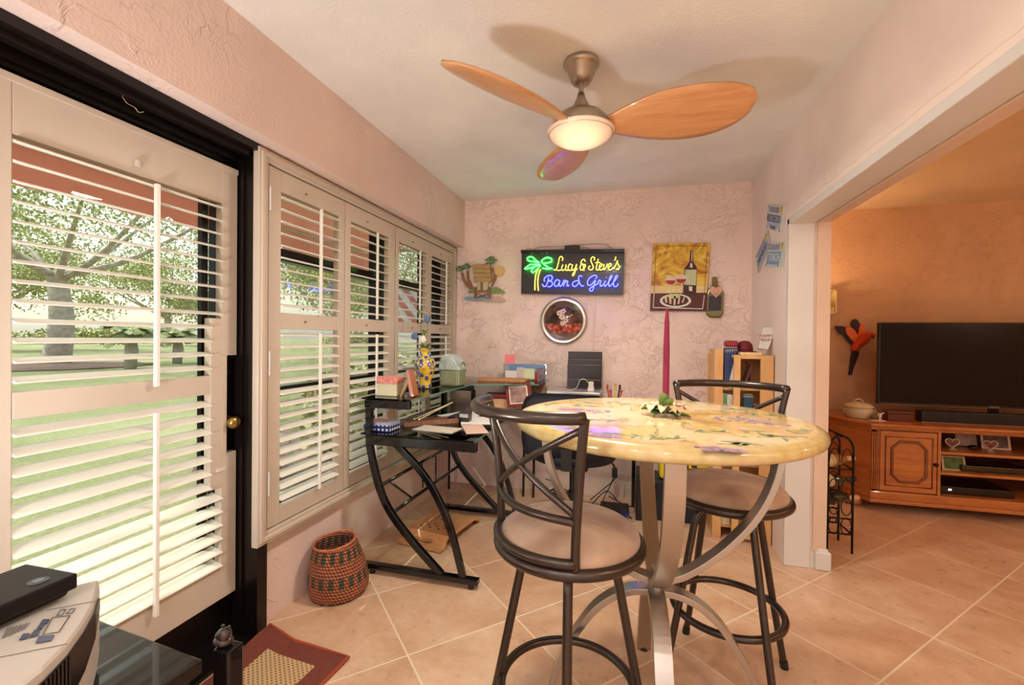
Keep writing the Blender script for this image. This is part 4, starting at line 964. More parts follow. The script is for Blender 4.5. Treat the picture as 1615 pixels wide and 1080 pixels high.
plate('top tin number plate on the pier, pale with blue lettering', [(1212.5, 322), (1237.5, 324), (1232.5, 366.5), (1208.5, 360)], M((206, 208, 196), .35, key='plate_pale'), M((168, 186, 206), .4, key='plate_lightblue'), DB, 0, [('RECHECO', .48, .45, .062), ('Florida', .5, .12, .04)])
plate('tilted tin plate on the pier, hanging as a diamond at the left', [(1192, 405), (1211, 363), (1215.5, 385), (1196, 430.5)][0:4], M((196, 196, 184), .35, key='plate_grey'), M((150, 172, 198), .4, key='plate_midblue'), DB, 0, [('MEXICO', .5, .40, .06)])
plate('lowest tin plate on the pier, blue with a pale crescent and lettering', [(1214.5, 383), (1239, 381), (1234, 421), (1207, 419.5)], M((190, 204, 196), .35, key='plate_mint'), M((96, 150, 196), .4, key='plate_blue'), M((236, 236, 226), .4, key='plate_white_print'), 0, [('TORCH', .55, .38, .066)])

# ================================================================ DESK
GB = M((18, 17, 19), .18, .35, var=.05, coat=.6, key='gloss_black_tube')
m, nt, b, out = newmat('green_edge_glass'); nt.nodes.remove(b)
DG = glassmat((222, 238, 232), .085, 'desk_glass')
dk = thing('corner_desk', 'black tube corner desk with glass top, raised glass shelf and curved z shaped legs', 'desk', (-1.0, 2.8, 0))
Yd = 2.09
def xz(y, L): return [Vector((x, y, z)) for x, z in L]
legA = [(-1.322, .88), (-1.320, .72), (-1.312, .64), (-1.262, .458), (-1.194, .329), (-1.066, .19), (-.905, .045)]
legB = [(-1.185, .70), (-1.12, .645), (-1.041, .573), (-.953, .465), (-.865, .295), (-.79, .045)]
def zframe(y, x0=0, up_=True, xs=(-1.325, -.728), bar=True):
    pa_ = [(x+x0, z) for x, z in legA]
    if not up_: pa_ = pa_[1:]
    MB().tube(smoothpath(xz(y, pa_), 5), 0, rect=(.030, .034), up=(0, 1, 0)).build('leg', GB, dk, bevel=.004)
    MB().tube(smoothpath(xz(y, [(x+x0, z) for x, z in legB]), 5), 0, rect=(.026, .034), up=(0, 1, 0)).build('leg', GB, dk, bevel=.004)
    mb = MB(); mb.bbox((xs[0]+x0-.02, y-.02, .022), (xs[1]+x0+.02, y+.02, .052), .006)
    for x in (xs[0]+x0+.03, xs[1]+x0-.02): mb.cyl((x, y, 0), (x, y, .024), .016, 12)
    mb.build('foot_bar', GB, dk)
    mb = MB(); mb.bbox((xs[0]+x0, y-.016, .672), (xs[1]+x0+.004, y+.016, .722), .005)
    for x in (xs[0]+x0+.05, xs[1]+x0-.05): mb.cyl((x, y-.020, .70), (x, y-.014, .70), .010, 12)
    mb.build('top_bar', GB, dk)
zframe(Yd)
zframe(2.97, .045)
mb = MB(); mb.bbox((-1.345, Yd-.015, .865), (-1.085, Yd+.015, .908), .005); mb.cyl((-1.12, Yd-.019, .885), (-1.12, Yd-.012, .885), .009, 12); mb.cyl((-1.31, Yd-.019, .89), (-1.31, Yd-.012, .89), .009, 12); mb.build('shelf_bar', GB, dk)
mb = MB(); mb.bbox((-1.30, 2.955, .865), (-1.055, 2.985, .903), .005); mb.bbox((-1.30, 2.955, .70), (-1.27, 2.985, .87), .004); mb.bbox((-1.075, 2.96, .72), (-1.045, 2.98, .87), .004); mb.build('shelf_bar', GB, dk)
mb = MB(); mb.tube([(-1.245, Yd, .465), (-1.235, 2.97, .465)], .010, 8); mb.tube([(-1.170, Yd, .335), (-1.16, 2.97, .335)], .010, 8)
for y0, y1 in ((2.16, 2.28), (2.75, 2.60)): mb.tube([(-1.243, y0, .462), (-1.17, y1, .338)], .006, 6)
mb.tube([(-1.243, 2.55, .462), (-1.24, 2.56, .30)], .005, 6)
mb.build('stretcher', GB, dk)
# back wing legs against the rear wall and its low stretcher
for x in (-1.425, -.80, -.72): MB().tube([(x, 3.42, 0), (x+.01, 3.40, .66)], .010, 8).build('leg', GB, dk)
for x in (.03,): MB().tube([(x, 3.45, 0), (x, 3.45, .66)], .014, 8).build('leg', GB, dk)
mb = MB(); mb.tube([(-.72, 3.40, .385), (.03, 3.40, .385)], .012, 8); mb.bbox((-1.42, 3.40, .66), (.05, 3.42, .70), .004); mb.bbox((-.74, 3.0, .66), (-.70, 3.42, .70), .004); mb.build('back_rail', GB, dk)
mb = MB(); mb.prism([(-1.365, 2.075), (-.735, 2.075), (-.735, 3.0), (.06, 3.0), (.06, 3.52), (-1.42, 3.52), (-1.42, 3.2), (-1.365, 3.2)], lambda u, v, d: Vector((u, v, d)), .723, .731)
mb.build('glass_top', DG, dk)
mb = MB(); mb.prism([(-1.36, 2.075), (-1.075, 2.075), (-1.055, 2.90), (-.62, 3.08), (-.62, 3.5), (-1.42, 3.5), (-1.42, 2.9), (-1.36, 2.8)], lambda u, v, d: Vector((u, v, d)), .909, .917)
mb.build('glass_shelf', DG, dk)
EG = M((96, 140, 128), .1, var=.05, key='green_glass_edge')
mb = MB()
mb.tube([(-1.075, 2.075, .913), (-1.055, 2.90, .913), (-.62, 3.08, .913)], 0, rect=(.0075, .002), up=(0, 0, 1)); mb.tube([(-.735, 2.075, .727), (-.735, 3.0, .727), (.06, 3.0, .727)], 0, rect=(.0075, .002), up=(0, 0, 1)); mb.build('glass_edge', EG, dk)
SZ, DZ = .9175, .7315
# on the raised shelf
bx = thing('keepsake_box', 'cream box with a pink patterned lid on the near end of the glass shelf', 'box', (-1.27, 2.20, SZ))
mb = MB(); mb.bbox((-1.325, 2.165, SZ), (-1.212, 2.255, SZ+.070), .003); mb.build('box_body', M((214, 206, 172), .5, key='cream_box'), bx)
mb = MB(); mb.bbox((-1.328, 2.162, SZ+.066), (-1.209, 2.258, SZ+.103), .003); mb.build('lid', M((220, 140, 128), .5, var=.3, vscale=60, key='pink_lid'), bx)
pf = thing('picture_frame', 'small wooden picture frame seen edge on, leaning beside the yellow vase', 'picture frame', (-1.13, 2.21, SZ))
mx_ = Matrix.Translation((-1.125, 2.21, SZ)) @ Matrix.Rotation(radians(-12), 4, 'Y') @ Matrix.Rotation(radians(12), 4, 'Z')
mb = MB(); mb.bbox((-.008, -.05, 0), (.010, .06, .145), .003, mx_); mb.build('frame', wood((150, 78, 40), (190, 110, 60), .35, (30, 30, 6), .3, 'frame_wood'), pf)
mb = MB(); mb.bbox((-.012, -.04, .01), (-.0075, .05, .135), .001, mx_); mb.build('backing', M((210, 190, 150), .6, key='frame_back'), pf)
mb = MB(); mb.add([mx_ @ Vector(p) for p in ((-.008, -.01, .09), (-.075, -.01, .001), (-.085, -.01, .001), (-.012, -.01, .11), (-.008, .03, .09), (-.075, .03, .001), (-.085, .03, .001), (-.012, .03, .11))], [(0, 1, 2, 3), (4, 7, 6, 5), (0, 4, 5, 1), (1, 5, 6, 2), (2, 6, 7, 3), (3, 7, 4, 0)]); mb.build('easel_back', M((196, 150, 100), .6, key='easel_back'), pf)
vx, vy = -1.245, 2.585
vs_ = thing('flower_vase', 'yellow majolica vase with blue flowers and a ruffled rim on the glass shelf', 'vase', (vx, vy, SZ))
m, nt, b, _ = newmat('majolica_glaze'); v = tc(nt); vo = nd(nt, 'ShaderNodeTexVoronoi'); vo.inputs['Scale'].default_value = 31; nt.links.new(v, vo.inputs['Vector']); n1 = noise(nt, v, 30, 3)
yl_ = ramp(nt, n1.outputs[0], [(.35, s2l((206, 160, 40))), (.55, s2l((226, 190, 70))), (.7, s2l((150, 160, 90)))])
c_ = mixc(nt, math_(nt, 'LESS_THAN', vo.outputs['Distance'], .46), yl_, mixc(nt, math_(nt, 'LESS_THAN', vo.outputs['Distance'], .22), s2l((62, 72, 130)), s2l((190, 196, 216))))
nt.links.new(c_, b.inputs['Base Color']); b.inputs['Roughness'].default_value = .15; b.inputs['Coat Weight'].default_value = .7; MAJ = m
mb = MB(); mb.lathe([(.038, 0), (.044, .006), (.042, .02), (.036, .04), (.052, .085), (.064, .125), (.066, .15), (.056, .18), (.036, .205), (.032, .222), (.040, .238), (.056, .25), (.054, .252), (.036, .240), (.028, .222), (.030, .20), (0, .17)], (vx, vy, SZ), 36); mb.build('vase_body', MAJ, vs_)
bq = thing('artificial_flowers', 'artificial blue and white flowers standing in the yellow vase', 'flowers', (vx, vy, SZ+.20))
STM = M((96, 120, 70), .6, key='stem_green'); BLF = M((92, 110, 150), .6, var=.2, vscale=60, key='blue_petal'); WHF = M((232, 226, 214), .6, key='white_petal')
def vp(px, py, y=2.57): return at(px, py, 1, y)
stems = [((674, 504), 'bud'), ((661, 492), 'seed'), ((654, 530), 'blue'), ((666.5, 535), 'white')]
for (px, py), kd in stems:
    p = vp(px, py); mb = MB(); mb.tube(smoothpath([(vx, vy, SZ+.20), (vx+(p.x-vx)*.4, vy-.005, SZ+.26), p], 5), .0018, 6); mb.build('stem', STM, bq)
    mb = MB()
    if kd == 'bud': mb.lathe([(.003, -.025), (.014, -.016), (.019, 0), (.018, .016), (.021, .024), (.012, .020), (0, .012)], p, 14)
    elif kd == 'seed': mb.ball(p, .012, 10, (.7, .7, 1.6))
    else:
        for i in range(14):
            a = i*2.4; r = .020*math.sqrt(i/14); mb.ball(p+Vector((cos(a)*r, -.004*(1-i/14), sin(a)*r)), .009, 8, (1, .6, 1))
    mb.build('bloom', {'bud': BLF, 'blue': BLF, 'white': WHF, 'seed': STM}[kd], bq)
mb = MB()
for az, el, L in ((20, 70, .09), (80, 60, .07), (140, 72, .10), (200, 65, .08), (260, 70, .07), (320, 62, .09)): petal(mb, (vx, vy, SZ+.225), az, el, L, .010, .4)
for az, el in ((0, 80), (120, 75), (240, 80)): petal(mb, (vx-.005, vy, SZ+.33), az, el, .05, .009, .5)
mb.build('leaves', M((120, 146, 70), .6, var=.25, vscale=40, key='vase_leaf'), bq)
bs = thing('woven_basket', 'small pale green wicker purse shaped basket with painted lid and loop handle, behind the vase', 'basket', (-1.145, 2.78, SZ))
m, nt, b, _ = newmat('pale_wicker'); v = tc(nt); wv = nd(nt, 'ShaderNodeTexWave'); wv.inputs['Scale'].default_value = 38; wv.bands_direction = 'Z'; wv.inputs['Distortion'].default_value = 1.0; nt.links.new(v, wv.inputs['Vector'])
w2 = nd(nt, 'ShaderNodeTexWave'); w2.inputs['Scale'].default_value = 26; w2.bands_direction = 'X'; nt.links.new(v, w2.inputs['Vector']); h_ = math_(nt, 'MULTIPLY', wv.outputs[1], w2.outputs[1])
nt.links.new(ramp(nt, h_, [(.1, s2l((122, 126, 92))), (.5, s2l((172, 180, 142))), (.9, s2l((206, 210, 178)))]), b.inputs['Base Color']); bump(nt, b, h_, .8, .004); b.inputs['Roughness'].default_value = .7
mb = MB(); mb.bbox((-1.215, 2.73, SZ), (-1.075, 2.87, SZ+.11), .018, None, 3); mb.build('basket_body', m, bs)
mb = MB(); mb.prism([(-1.22, .105), (-1.070, .105), (-1.074, .125), (-1.10, .165), (-1.135, .200), (-1.17, .21), (-1.20, .19), (-1.215, .14)], lambda u, v, d: Vector((u, d, SZ+v)), 2.725, 2.875)
mb.build('lid', M((178, 196, 190), .45, var=.35, vscale=28, key='painted_lid'), bs, bevel=.006)
mb = MB(); mb.tube([(-1.075, 2.80+.055*cos(t), SZ+.09+.065*sin(t)) for t in [pi*i/14 for i in range(15)]], .004, 8); mb.build('handle', m, bs)
# on the lower glass
tn = thing('patterned_tin', 'blue and white polka patterned rectangular tin on the near end of the glass desk', 'tin', (-1.30, 2.17, DZ))
m, nt, b, _ = newmat('polka_tin'); v = tc(nt, (42, 42, 42)); 
fr = nd(nt, 'ShaderNodeVectorMath', operation='FRACTION'); nt.links.new(v, fr.inputs[0]); sb = nd(nt, 'ShaderNodeVectorMath', operation='SUBTRACT'); sb.inputs[1].default_value = (.5, .5, .5); nt.links.new(fr.outputs[0], sb.inputs[0]); ln = nd(nt, 'ShaderNodeVectorMath', operation='LENGTH'); nt.links.new(sb.outputs[0], ln.inputs[0])
nt.links.new(mixc(nt, math_(nt, 'LESS_THAN', ln.outputs['Value'], .48), s2l((40, 46, 106)), s2l((220, 224, 232))), b.inputs['Base Color']); b.inputs['Roughness'].default_value = .25
mb = MB(); mb.bbox((-1.38, 2.125, DZ), (-1.225, 2.235, DZ+.038), .003); mb.build('tin_body', m, tn)
mb = MB(); mb.bbox((-1.383, 2.122, DZ+.036), (-1.222, 2.238, DZ+.050), .003); mb.build('lid', M((176, 178, 206), .3, var=.3, vscale=20, key='tin_lid'), tn)
mb = MB(); mb.bbox((-1.35, 2.145, DZ+.050), (-1.26, 2.215, DZ+.0515), .0005); mb.build('lid_picture', M((206, 110, 96), .4, var=.35, vscale=40, key='lid_picture'), tn)
wt = thing('wooden_tray', 'narrow brown wooden pen tray lying on the glass desk beside the tin', 'tray', (-1.12, 2.42, DZ))
mt_ = Matrix.Translation((-1.13, 2.42, DZ)) @ Matrix.Rotation(radians(-50), 4, 'Z')
WDK = wood((104, 66, 48), (138, 96, 72), .5, (30, 6, 30), 0, 'tray_wood')
mb = MB(); mb.bbox((-.05, -.16, 0), (.05, .16, .010), .002, mt_)
for lo, hi in (((-.05, -.16, .008), (-.042, .16, .028)), ((.042, -.16, .008), (.05, .16, .028)), ((-.05, -.16, .008), (.05, -.152, .028)), ((-.05, .152, .008), (.05, .16, .028))): mb.bbox(lo, hi, .001, mt_)
mb.build('tray_body', WDK, wt)
for (a_, b2, L) in (((-1.20, 2.36, DZ+.032), (-1.02, 2.50, DZ+.12), 'thin pale drumstick like pen leaning across the desk tray'), ((-1.17, 2.36, DZ+.032), (-1.06, 2.53, DZ+.10), 'second thin pale pen leaning across the desk tray')):
    mb = MB(); mb.tube([a_, b2], .0035, 8); mb.ball(a_, .007, 8); tag(mb.build('pen', M((206, 190, 150), .4, key='pale_pen')), L, 'pen')
st_ = thing('tape_dispenser', 'black and grey desk stapler shaped gadget between the tray and the papers', 'desk gadget', (-1.00, 2.55, DZ))
mb = MB(); mb.prism([(-.07, 0), (.07, 0), (.075, .06), (.05, .085), (.0, .05), (-.06, .03)], lambda u, v, d: Vector((-1.0+u, d, DZ+v)), 2.52, 2.58); mb.build('body', M((60, 54, 52), .3, .4, key='gadget_dark'), st_, bevel=.004)
mb = MB(); mb.bbox((-.985, 2.515, DZ+.028), (-.93, 2.52, DZ+.05), .002); mb.build('cutter', M((200, 196, 190), .3, .6, key='gadget_light'), st_)
# papers, folders
def paper(lbl, x, y, w, h, rot, c, z, th=.002, name='paper_sheet', cat='paper', grp='loose papers on the desk'):
    mx2 = Matrix.Translation((x, y, z)) @ Matrix.Rotation(radians(rot), 4, 'Z'); mb = MB(); mb.bbox((-w/2, -h/2, 0), (w/2, h/2, th), .0005, mx2)
    return tag(mb.build(name, M(c, .6, var=.1, vscale=30)), lbl, cat, grp)
paper('white page fanned out nearest the tray', -.90, 2.62, .21, .29, 20, (238, 234, 228), DZ)
paper('white page under the stool rail, turned sideways', -.92, 2.83, .29, .21, -12, (236, 234, 230), DZ)
paper('white curled page along the left side of the desk', -1.05, 2.74, .20, .27, -25, (238, 236, 232), DZ+.003)
paper('pinkish printed leaflet at the desk edge', -.83, 2.35, .12, .24, 28, (214, 180, 164), DZ)
paper('white page near the framed family photo', -.95, 3.08, .30, .22, 8, (238, 234, 228), DZ)
paper('grey brown folder near the front edge of the desk', -1.02, 2.28, .24, .13, -6, (204, 194, 178), DZ, .004, 'folder', 'folder')
bf = paper('red leather folder lying on the desk left of the family photo', -.89, 3.17, .26, .10, 6, (150, 40, 26), DZ+.07, .030, 'red_box_file', 'folder')
paper('tan folder stack under the red folder', -.92, 3.19, .34, .22, 3, (206, 160, 116), DZ+.003, .066, 'tan_folder_stack', 'folder')
paper('tan wooden board on the raised back shelf', -.92, 3.25, .36, .16, 2, (196, 140, 90), SZ, .016, 'tan_board', 'board')
# family photo frame
ff_ = thing('photo_frame', 'dark red photo frame with a family picture leaning on the desk behind the stool', 'photo frame', (-.74, 3.02, DZ))
q = [at(x, y, 1, 3.0) for x, y in ((793, 606), (833, 604), (840, 640), (800, 643))]
off = Vector((0, .03, 0)); q[0] += Vector((0, .05, 0)); q[1] += Vector((0, .05, 0))
def quadslab(mb, q, d, ins=0.0, fwd=0.0):
    c = sum(q, Vector())/4; n = (q[1]-q[0]).cross(q[2]-q[1]).normalized(); n = n if n.y < 0 else -n
    Q = [p+(c-p)*ins+n*fwd for p in q]; B = [p-n*d for p in Q]
    mb.add(Q+B, [(0, 1, 2, 3), (4, 7, 6, 5), (0, 4, 5, 1), (1, 5, 6, 2), (2, 6, 7, 3), (3, 7, 4, 0)])
mb = MB(); quadslab(mb, q, .014); mb.build('frame', M((112, 34, 26), .25, coat=.5, key='red_mahogany'), ff_)
mb = MB(); quadslab(mb, q, .001, .26, .0012); mb.build('mat_border', M((226, 200, 186), .5, key='photo_mat'), ff_)
mb = MB(); quadslab(mb, q, .001, .36, .0020); mb.build('photograph', M((150, 116, 106), .4, var=.5, vscale=22, key='family_photo'), ff_)
mb = MB(); c = sum(q, Vector())/4; mb.tube([c+Vector((0, .02, .03)), Vector((c.x, c.y+.10, DZ+.004))], 0, rect=(.04, .004), up=(1, 0, 0)); mb.build('easel_back', M((50, 30, 26), .6, key='dark_easel'), ff_)
# clear pocket with brochure and notes
br = thing('brochure_holder', 'clear acrylic stand with a resort brochure and notes behind the family photo', 'brochure holder', (-.84, 3.32, DZ))
yb = 3.34
def bq4(x0, y0, x1, y1, y): a, c = at(x0, y0, 1, y), at(x1, y1, 1, y); return a.x, a.z, c.x, c.z
def card(name, x0, y0, x1, y1, y, mt, parent, th=.0012):
    xa, za, xb, zb = bq4(x0, y0, x1, y1, y); return MB().box((xa, y, zb), (xb, y+th, za)).build(name, mt, parent)
mb = MB(); xa, za, xb, zb = bq4(793.5, 573, 860.5, 628, yb); mb.box((xa, yb+.006, DZ), (xb, yb+.009, za)); mb.box((xa, yb-.03, DZ), (xb, yb+.009, DZ+.003)); mb.build('stand', glassmat((226, 234, 238), .08, 'acrylic'), br)
card('sky_photo', 803, 574, 860, 625, yb+.002, M((92, 132, 176), .4, var=.1, key='blue_sky_print'), br)
card('photo_building', 846, 580, 859.5, 605, yb, M((120, 106, 110), .5, var=.6, vscale=40, key='building_print'), br)
card('photo_red_roof', 840, 586, 848, 603, yb-.001, M((150, 44, 34), .5, key='red_print'), br)
card('photo_lower', 838, 604, 860, 620, yb-.001, M((168, 120, 92), .5, var=.6, vscale=40, key='brown_print'), br)
card('note_sheet', 797, 584, 828, 617, yb-.003, M((226, 218, 212), .6, key='white_note'), br)
card('green_note', 827, 581, 843, 598, yb-.005, M((206, 218, 176), .6, key='green_note'), br)
card('grey_note', 815, 579, 827, 602, yb-.004, M((200, 190, 186), .6, key='grey_note'), br)
card('sticky_note', 796, 558.5, 812, 573.5, yb-.004, M((238, 130, 142), .6, key='pink_note'), br).name = 'pink_sticky_note'
# printer with organiser and plug on top
pr = thing('printer', 'grey desktop printer on the back wing of the desk, behind the round table', 'printer', (-.38, 3.33, DZ))
PX0, PX1 = -.575, -.20
mb = MB(); mb.bbox((PX0+.03, 3.16, DZ), (PX1-.01, 3.48, DZ+.105), .01); mb.build('body', M((96, 88, 84), .35, .3, key='printer_grey'), pr)
mb = MB(); mb.bbox((PX0, 3.14, DZ+.115), (PX1, 3.50, DZ+.135), .006); mb.build('lid', M((190, 184, 180), .3, .3, key='printer_lid'), pr)
mb = MB(); mb.box((PX0+.02, 3.15, DZ+.10), (PX1-.02, 3.49, DZ+.118)); mb.build('scanner_gap', M((20, 18, 18), .4, key='printer_gap'), pr)
mb = MB(); a = at(930, 620, 1, 3.158); mb.box((a.x, 3.157, DZ+.01), (a.x+.10, 3.159, DZ+.085)); mb.build('front_sticker', M((92, 96, 150), .4, var=.3, vscale=90, key='blue_sticker'), pr)
PZ = DZ+.1355
og = thing('letter_sorter', 'dark brown upright leather letter sorter standing on the printer', 'letter sorter', (-.35, 3.40, PZ))
LTH = M((38, 22, 20), .4, var=.1, key='dark_leather')
a, c = at(896, 554, 1, 3.44), at(947, 603, 1, 3.44)
for i, (yy, hh) in enumerate(((3.45, 1.0), (3.42, .80), (3.395, .66), (3.37, .26))):
    mb = MB(); mb.bbox((a.x+.002*i, yy-.006, PZ), (c.x+.01, yy+.006, PZ+(a.z-PZ)*hh), .004); mb.build('pocket_panel', LTH, og)
    if i: mb = MB(); mb.tube([(a.x+.006, yy-.007, PZ+(a.z-PZ)*hh-.004), (c.x+.006, yy-.007, PZ+(a.z-PZ)*hh-.004)], .0014, 6); mb.build('stitching', M((170, 150, 140), .5, key='stitching'), og)
mb = MB(); mb.bbox((a.x, 3.36, PZ), (c.x+.01, 3.455, PZ+.006), .002); mb.build('base', LTH, og)
pl = thing('power_adapter', 'white plug adapter with a looping white cord on the printer lid', 'plug adapter', (-.27, 3.22, PZ))
mb = MB(); mb.bbox((-.292, 3.20, PZ), (-.248, 3.245, PZ+.028), .003); mb.bbox((-.286, 3.205, PZ+.028), (-.252, 3.24, PZ+.068), .003); mb.build('body', M((226, 220, 214), .4, key='white_plug'), pl)
mb = MB(); mb.tube(smoothpath([(-.285, 3.21, PZ+.055), (-.31, 3.20, PZ+.085), (-.345, 3.20, PZ+.078), (-.365, 3.20, PZ+.03), (-.40, 3.20, PZ+.005), (-.44, 3.22, PZ+.003)], 6), .0022, 6); mb.build('cord', M((226, 220, 214), .4, key='white_plug'), pl)
# pen cup with coloured pens
pc_ = thing('pen_cup', 'small pot crammed with brightly coloured pens right of the printer', 'pen pot', (-.11, 3.25, DZ))
mb = MB(); mb.lathe([(.035, 0), (.042, .09), (.038, .09), (.033, .01), (0, .01)], (-.11, 3.25, DZ), 20); mb.build('pot', M((206, 150, 110), .5, var=.4, vscale=50, key='pot'), pc_)
for i, (cc) in enumerate(((200, 40, 30), (40, 30, 40), (220, 180, 40), (60, 120, 60), (30, 40, 110), (206, 90, 30), (190, 60, 110), (230, 200, 60), (40, 30, 30))):
    a_ = i*.7; tp = Vector((-.11+cos(a_)*.05, 3.25+sin(a_)*.03, DZ+.14+.02*(i % 3))); mb = MB(); mb.tube([Vector((-.11+cos(a_)*.02, 3.25+sin(a_)*.02, DZ+.015)), tp], .005, 8); mb.ball(tp, .009, 8); o = mb.build('pen', M(cc, .4, var=0)); tag(o, 'bright coloured pen bristling from the small pot by the printer', 'pen', 'pens in the pot')

# ---- office chair
NV = M((16, 20, 32), .75, var=.15, vscale=40, bmp=.2, bscale=200, key='navy_fabric'); BKP = M((24, 22, 24), .45, key='black_plastic')
oc = thing('office_chair', 'dark navy fabric office chair on a gas post, pushed in behind the round table', 'office chair', (-.34, 2.78, 0))
mb = MB(); N = 14; K = 10; vs = []; fs = []
for s_ in (0, 1):
    for j in range(K+1):
        for i in range(N+1):
            u = -1+2*i/N; w = -1+2*j/K; x = -.345+u*.262*(1-.10*max(0, w)**4-.08*max(0, -w)**3); z = .735+w*.185*(1-.10*abs(u)**5)
            y = 2.52+.03*(1-u*u)*.0-.035*u*u+(.055*(1-abs(u)**6)*(1-abs(w)**6) if s_ else -.025*(1-abs(u)**6)*(1-abs(w)**6)); vs.append((x, y+.045, z))
M1 = (N+1)*(K+1)
for s_ in (0, 1):
    for j in range(K):
        for i in range(N):
            q_ = s_*M1+j*(N+1)+i; fs.append((q_, q_+1, q_+N+2, q_+N+1))
for i in range(N): fs.append((i, i+1, M1+i+1, M1+i)); q_ = K*(N+1)+i; fs.append((q_, q_+1, M1+q_+1, M1+q_))
for j in range(K): q_ = j*(N+1); fs.append((q_, q_+N+1, M1+q_+N+1, M1+q_)); q_ += N; fs.append((q_, q_+N+1, M1+q_+N+1, M1+q_))
mb.smooth = True; mb.add(vs, fs); mb.build('backrest', NV, oc)
mb = MB(); mb.smooth = True; mb.lathe([(0, .485), (.20, .487), (.245, .50), (.262, .525), (.255, .548), (.22, .562), (0, .566)], (-.34, 2.80, 0), 40, sx=1.02, sy=.98); mb.build('seat', NV, oc)
mb = MB(); mb.bbox((-.44, 2.70, .44), (-.24, 2.90, .487), .01); mb.tube([(-.34, 2.62, .47), (-.34, 2.50, .50), (-.34, 2.50, .62)], 0, rect=(.06, .012), up=(1, 0, 0)); mb.build('tilt_mechanism', BKP, oc)
mb = MB(); mb.cyl((-.34, 2.80, .27), (-.34, 2.80, .45), .020, 18); mb.cyl((-.34, 2.80, .09), (-.34, 2.80, .29), .030, 18); mb.build('gas_post', M((50, 50, 54), .3, .6, key='post_grey'), oc)
for i in range(5):
    a = radians(20+72*i); d = Vector((cos(a), sin(a), 0)); c = Vector((-.34, 2.80, 0))
    MB().tube([c+d*.02+Vector((0, 0, .11)), c+d*.15+Vector((0, 0, .10)), c+d*.27+Vector((0, 0, .065))], 0, rect=(.045, .03), up=(-d.y, d.x, 0)).build('base_arm', BKP, oc)
    s_ = Vector((-d.y, d.x, 0)); MB().cyl(c+d*.28+s_*.022+Vector((0, 0, .028)), c+d*.28-s_*.022+Vector((0, 0, .028)), .028, 16).build('castor', BKP, oc)
# ================================================================ UNDER THE DESK
BKG = M((26, 22, 22), .4, var=.1, key='black_gadget')
def gadget(name, label, cat, lo, hi, mt=BKG, r=.006):
    mb = MB(); mb.bbox(lo, hi, r); return tag(mb.build(name, mt), label, cat)
gadget('power_brick', 'black power box on the floor behind the office chair post, left side', 'power box', (-.56, 3.30, 0), (-.36, 3.42, .075))
gadget('network_switch', 'flat black network box under a tangle of cables on the floor', 'network box', (-.20, 3.22, 0), (.0, 3.36, .05))
md = thing('modem_tower', 'tall black modem with a column of small lights beside the table strap', 'modem', (.075, 3.27, 0))
mb = MB(); mb.bbox((.045, 3.18, 0), (.11, 3.36, .33), .008); mb.build('case', BKG, md)
mb = MB()
for i in range(9): mb.box((.083, 3.178, .235-i*.019), (.091, 3.1805, .243-i*.019))
mb.build('indicator_light', emis((170, 190, 255), 1.0, 'modem_light'), md)
def cable(label, pts, r=.004, c=(20, 18, 18), grp='loose cables under the desk'):
    mb = MB(); mb.tube(smoothpath(pts, 6), r, 6); return tag(mb.build('cable', M(c, .5, var=0)), label, 'cable', grp)
cable('black cable dropping from the desk rail to the floor boxes', [(-.22, 3.40, .39), (-.14, 3.42, .33), (-.10, 3.44, .27), (-.13, 3.42, .16), (-.18, 3.38, .06), (-.16, 3.30, .055)])
cable('second black cable hanging with a junction block under the desk', [(-.28, 3.42, .38), (-.17, 3.44, .36), (-.12, 3.46, .29), (-.10, 3.45, .20), (-.20, 3.43, .10), (-.28, 3.41, .03)])
cable('black cable coiled over the left power box', [(-.62, 3.40, .16), (-.52, 3.38, .13), (-.58, 3.34, .09), (-.50, 3.33, .12), (-.44, 3.36, .085), (-.52, 3.28, .02), (-.60, 3.27, .01)])
cable('black cable looping on top of the network box', [(-.26, 3.36, .02), (-.16, 3.34, .13), (-.08, 3.30, .08), (-.14, 3.27, .12), (-.03, 3.26, .07), (.03, 3.30, .05), (.04, 3.36, .02)])
cable('blue network cable bunched in front of the modem', [(-.02, 3.14, .01), (-.05, 3.17, .055), (.0, 3.19, .03), (-.06, 3.15, .04), (-.01, 3.12, .05), (.02, 3.16, .02)], .006, (40, 50, 130))
cable('white cable arching up the wall by the modem', [(-.04, 3.58, .02), (-.02, 3.58, .15), (.02, 3.585, .20), (.05, 3.585, .12), (.07, 3.58, .01)], .002, (206, 196, 184))
mb = MB(); mb.bbox((-.125, 3.425, .205), (-.085, 3.455, .275), .004); tag(mb.build('junction_block', BKG), 'small black junction block hanging among the cables below the desk', 'junction block')
mb = MB(); mb.bbox((-.31, 3.578, .20), (-.24, 3.598, .31), .003)
mb.bbox((-.295, 3.572, .27), (-.255, 3.579, .30), .001); mb.bbox((-.295, 3.572, .215), (-.255, 3.579, .245), .001); tag(mb.build('wall_outlet', M((226, 216, 206), .4, key='outlet_white')), 'pale wall outlet low on the back wall behind the chair', 'outlet')

